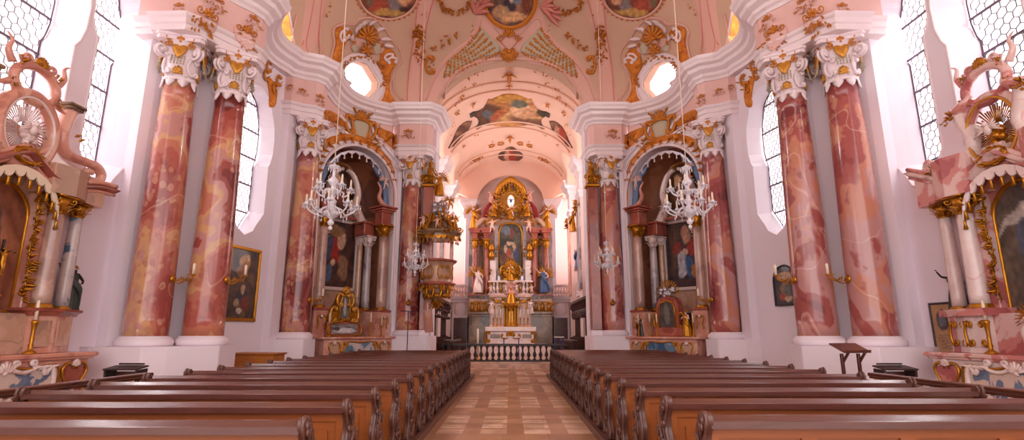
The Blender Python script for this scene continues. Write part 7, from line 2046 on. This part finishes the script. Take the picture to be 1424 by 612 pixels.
# ------------------------------------------------------------------ chandeliers
def chandelier(loc, S, top, label, n1=8, n2=5, big=True):
    t = empty('crystal_chandelier', loc, 0, label, 'chandelier'); t.scale = (1, 1, 1)
    s = S
    m = MB(); m.tube([(0, 0, 1.06 * s), (0, 0, top - loc[2])], .012 if big else .010, 6); m.build('suspension_cord', 'candle', t)
    m = MB(); m.lathe([(.01, -.30 * s), (.05 * s, -.27 * s), (.07 * s, -.22 * s), (.03 * s, -.17 * s), (.03 * s, -.15 * s), (.12 * s, -.10 * s), (.20 * s, -.02 * s), (.10 * s, .03 * s), (.04 * s, .07 * s), (.05 * s, .16 * s), (.10 * s, .22 * s), (.05 * s, .28 * s), (.04 * s, .36 * s), (.13 * s, .42 * s), (.16 * s, .45 * s), (.05 * s, .49 * s), (.035 * s, .56 * s), (.10 * s, .62 * s), (.11 * s, .67 * s), (.06 * s, .73 * s), (.03 * s, .77 * s), (.035 * s, .92 * s), (.10 * s, .96 * s), (.12 * s, .985 * s), (.03 * s, 1.01 * s), (.01, 1.07 * s)], (0, 0, 0), 14)
    m.build('glass_stem', 'crystal', t)
    protoA = None
    def arm(R_, z0, drop, n, off):
        A = MB(); pts = catmull([(.10 * s, 0, z0), (.22 * s, 0, z0 - drop * .4), (R_ * .55, 0, z0 - drop), (R_ * .85, 0, z0 - drop * .6), (R_, 0, z0 + .0)], 4)
        A.tube(pts, .019 * s, 6); ze = z0
        A.lathe([(.008, 0), (.03 * s, .01 * s), (.085 * s, .03 * s), (.09 * s, .04 * s), (.03 * s, .045 * s), (.035 * s, .07 * s), (.042 * s, .085 * s), (.02 * s, .09 * s)], (R_, 0, ze), 10)
        am = A.mesh('arm', 'crystal')
        Cn = MB(); Cn.lathe([(.021 * s, .08 * s), (.020 * s, .235 * s), (.012 * s, .25 * s), (.002, .27 * s)], (R_, 0, ze), 8); cm = Cn.mesh('candle', 'candle')
        D = MB()
        for k in range(6):
            a = k * pi / 3; D.lathe([(.002, -.075 * s), (.013 * s, -.05 * s), (.004, -.02 * s), (.008 * s, -.008 * s), (.002, 0)], (R_ + .075 * s * cos(a), .075 * s * sin(a), ze + .025 * s), 5)
        D.lathe([(.002, -.12 * s), (.018 * s, -.08 * s), (.005, -.03 * s), (.01 * s, -.01 * s), (.002, 0)], (R_ * .62, 0, z0 - drop * .98), 6)
        dm = D.mesh('prisms', 'crystal')
        for k in range(n):
            a = off + 2 * pi * k / n
            o = bpy.data.objects.new('arm', am); COL.objects.link(o); o.parent = t; o.rotation_euler = (0, 0, a)
            c = bpy.data.objects.new('candle', cm); COL.objects.link(c); c.parent = o
            d = bpy.data.objects.new('hanging_prisms', dm); COL.objects.link(d); d.parent = o; d['kind'] = 'stuff'
    arm(.50 * s, .10 * s, .16 * s, n1, .2); arm(.36 * s, .48 * s, .14 * s, n2, .5)
    m = MB()
    for rr, z in ((.12, .97), (.16, .45), (.20, .0)):
        for k in range(10):
            a = k * 2 * pi / 10; m.lathe([(.002, -.09 * s), (.014 * s, -.06 * s), (.005, -.02 * s), (.002, 0)], (rr * s * cos(a), rr * s * sin(a), z * s), 5)
    for k in range(n2):
        a = .5 + 2 * pi * k / n2
        for j in range(9): q = j / 8; m.ball(((.05 + .27 * q) * s * cos(a), (.05 + .27 * q) * s * sin(a), (.95 - .42 * q - .12 * sin(pi * q)) * s), .010 * s, 5, 4)
    m.build('bead_chains', 'crystal', t)['kind'] = 'stuff'
    m = MB(); m.ball((0, 0, -.34 * s), .045 * s, 10, 8); m.build('finial_ball', 'crystal', t)
    return t
# distance chosen from the span seen: the large pair hang over the pews, the small pair near the chancel
def chand_at(px, pyb, pyt, Y, S, top, lab, **k):
    b = at(px, pyb, Y); a = at(px, pyt, Y)
    s = (a.z - b.z) / 1.45
    return chandelier((b.x, Y, b.z + .38 * s), s, top, lab, **k)
chand_at(459, 320, 226, 12.5, 1, 15.5, 'large crystal chandelier with white candles hanging before the left arched niche')
chand_at(960, 318, 228, 12.6, 1, 15.5, 'large crystal chandelier with white candles hanging before the right arched niche')
chand_at(577, 384, 336, 18.5, 1, 15.0, 'small crystal chandelier hanging before the far left marble column', n1=7, n2=4, big=False)
chand_at(845, 382, 334, 18.5, 1, 15.0, 'small crystal chandelier hanging before the far right marble column', n1=7, n2=4, big=False)
# ------------------------------------------------------------------ ornaments that stand apart become parts of their own
def split_apart(o, gap):
    me = o.data; n = len(me.vertices); par = list(range(n))
    def find(a):
        while par[a] != a: par[a] = par[par[a]]; a = par[a]
        return a
    for p in me.polygons:
        v = list(p.vertices)
        for k in v[1:]: par[find(k)] = find(v[0])
    box = {}
    for v in me.vertices:
        r = find(v.index); b = box.get(r)
        if b is None: box[r] = [v.co.copy(), v.co.copy()]
        else:
            for i in range(3): b[0][i] = min(b[0][i], v.co[i]); b[1][i] = max(b[1][i], v.co[i])
    ks = list(box); m = len(ks); q = list(range(m))
    def f2(a):
        while q[a] != a: q[a] = q[q[a]]; a = q[a]
        return a
    for i in range(m):
        a = box[ks[i]]
        for j in range(i + 1, m):
            b = box[ks[j]]
            if all(a[0][t] - gap < b[1][t] and b[0][t] - gap < a[1][t] for t in range(3)): q[f2(j)] = f2(i)
    groups = {}
    for i, k in enumerate(ks): groups.setdefault(f2(i), set()).add(k)
    if len(groups) < 2 or len(groups) > 60: return
    root = {k: g for g, s_ in groups.items() for k in s_}
    sets = {g: ([], [], {}) for g in groups}
    for p in me.polygons:
        fs, sm, mp = sets[root[find(p.vertices[0])]]
        fs.append([mp.setdefault(i, len(mp)) for i in p.vertices]); sm.append(p.use_smooth)
    first = True
    for g, (fs, sm, mp) in sets.items():
        if not fs: continue
        inv = sorted(mp, key=mp.get); d = bpy.data.meshes.new(o.name.split('.')[0])
        d.from_pydata([tuple(me.vertices[i].co) for i in inv], [], fs); d.polygons.foreach_set('use_smooth', sm)
        for mt_ in me.materials: d.materials.append(mt_)
        if first: o.data = d; first = False
        else: c = o.copy(); c.data = d; COL.objects.link(c)
for o in list(COL.objects):
    if o.type == 'MESH' and o.parent is not None and not o.children and o.data.users == 1 and o.name.split('.')[0] in (
        'gilded_ornament', 'gilded_crest', 'gilded_frieze_ornament', 'retable_cornice', 'red_cornice', 'gilded_leaves', 'gilded_garland', 'gilded_edge', 'gilded_frame', 'table_slab', 'gilded_crown',
        'stucco_crown', 'gilded_window_head', 'volute_moulding', 'gilded_capital', 'gilded_cartouche', 'gilded_clouds', 'pediment_moulding', 'entablature', 'top_cartouche', 'painted_lattice', 'panel_frame'):
        split_apart(o, .06)
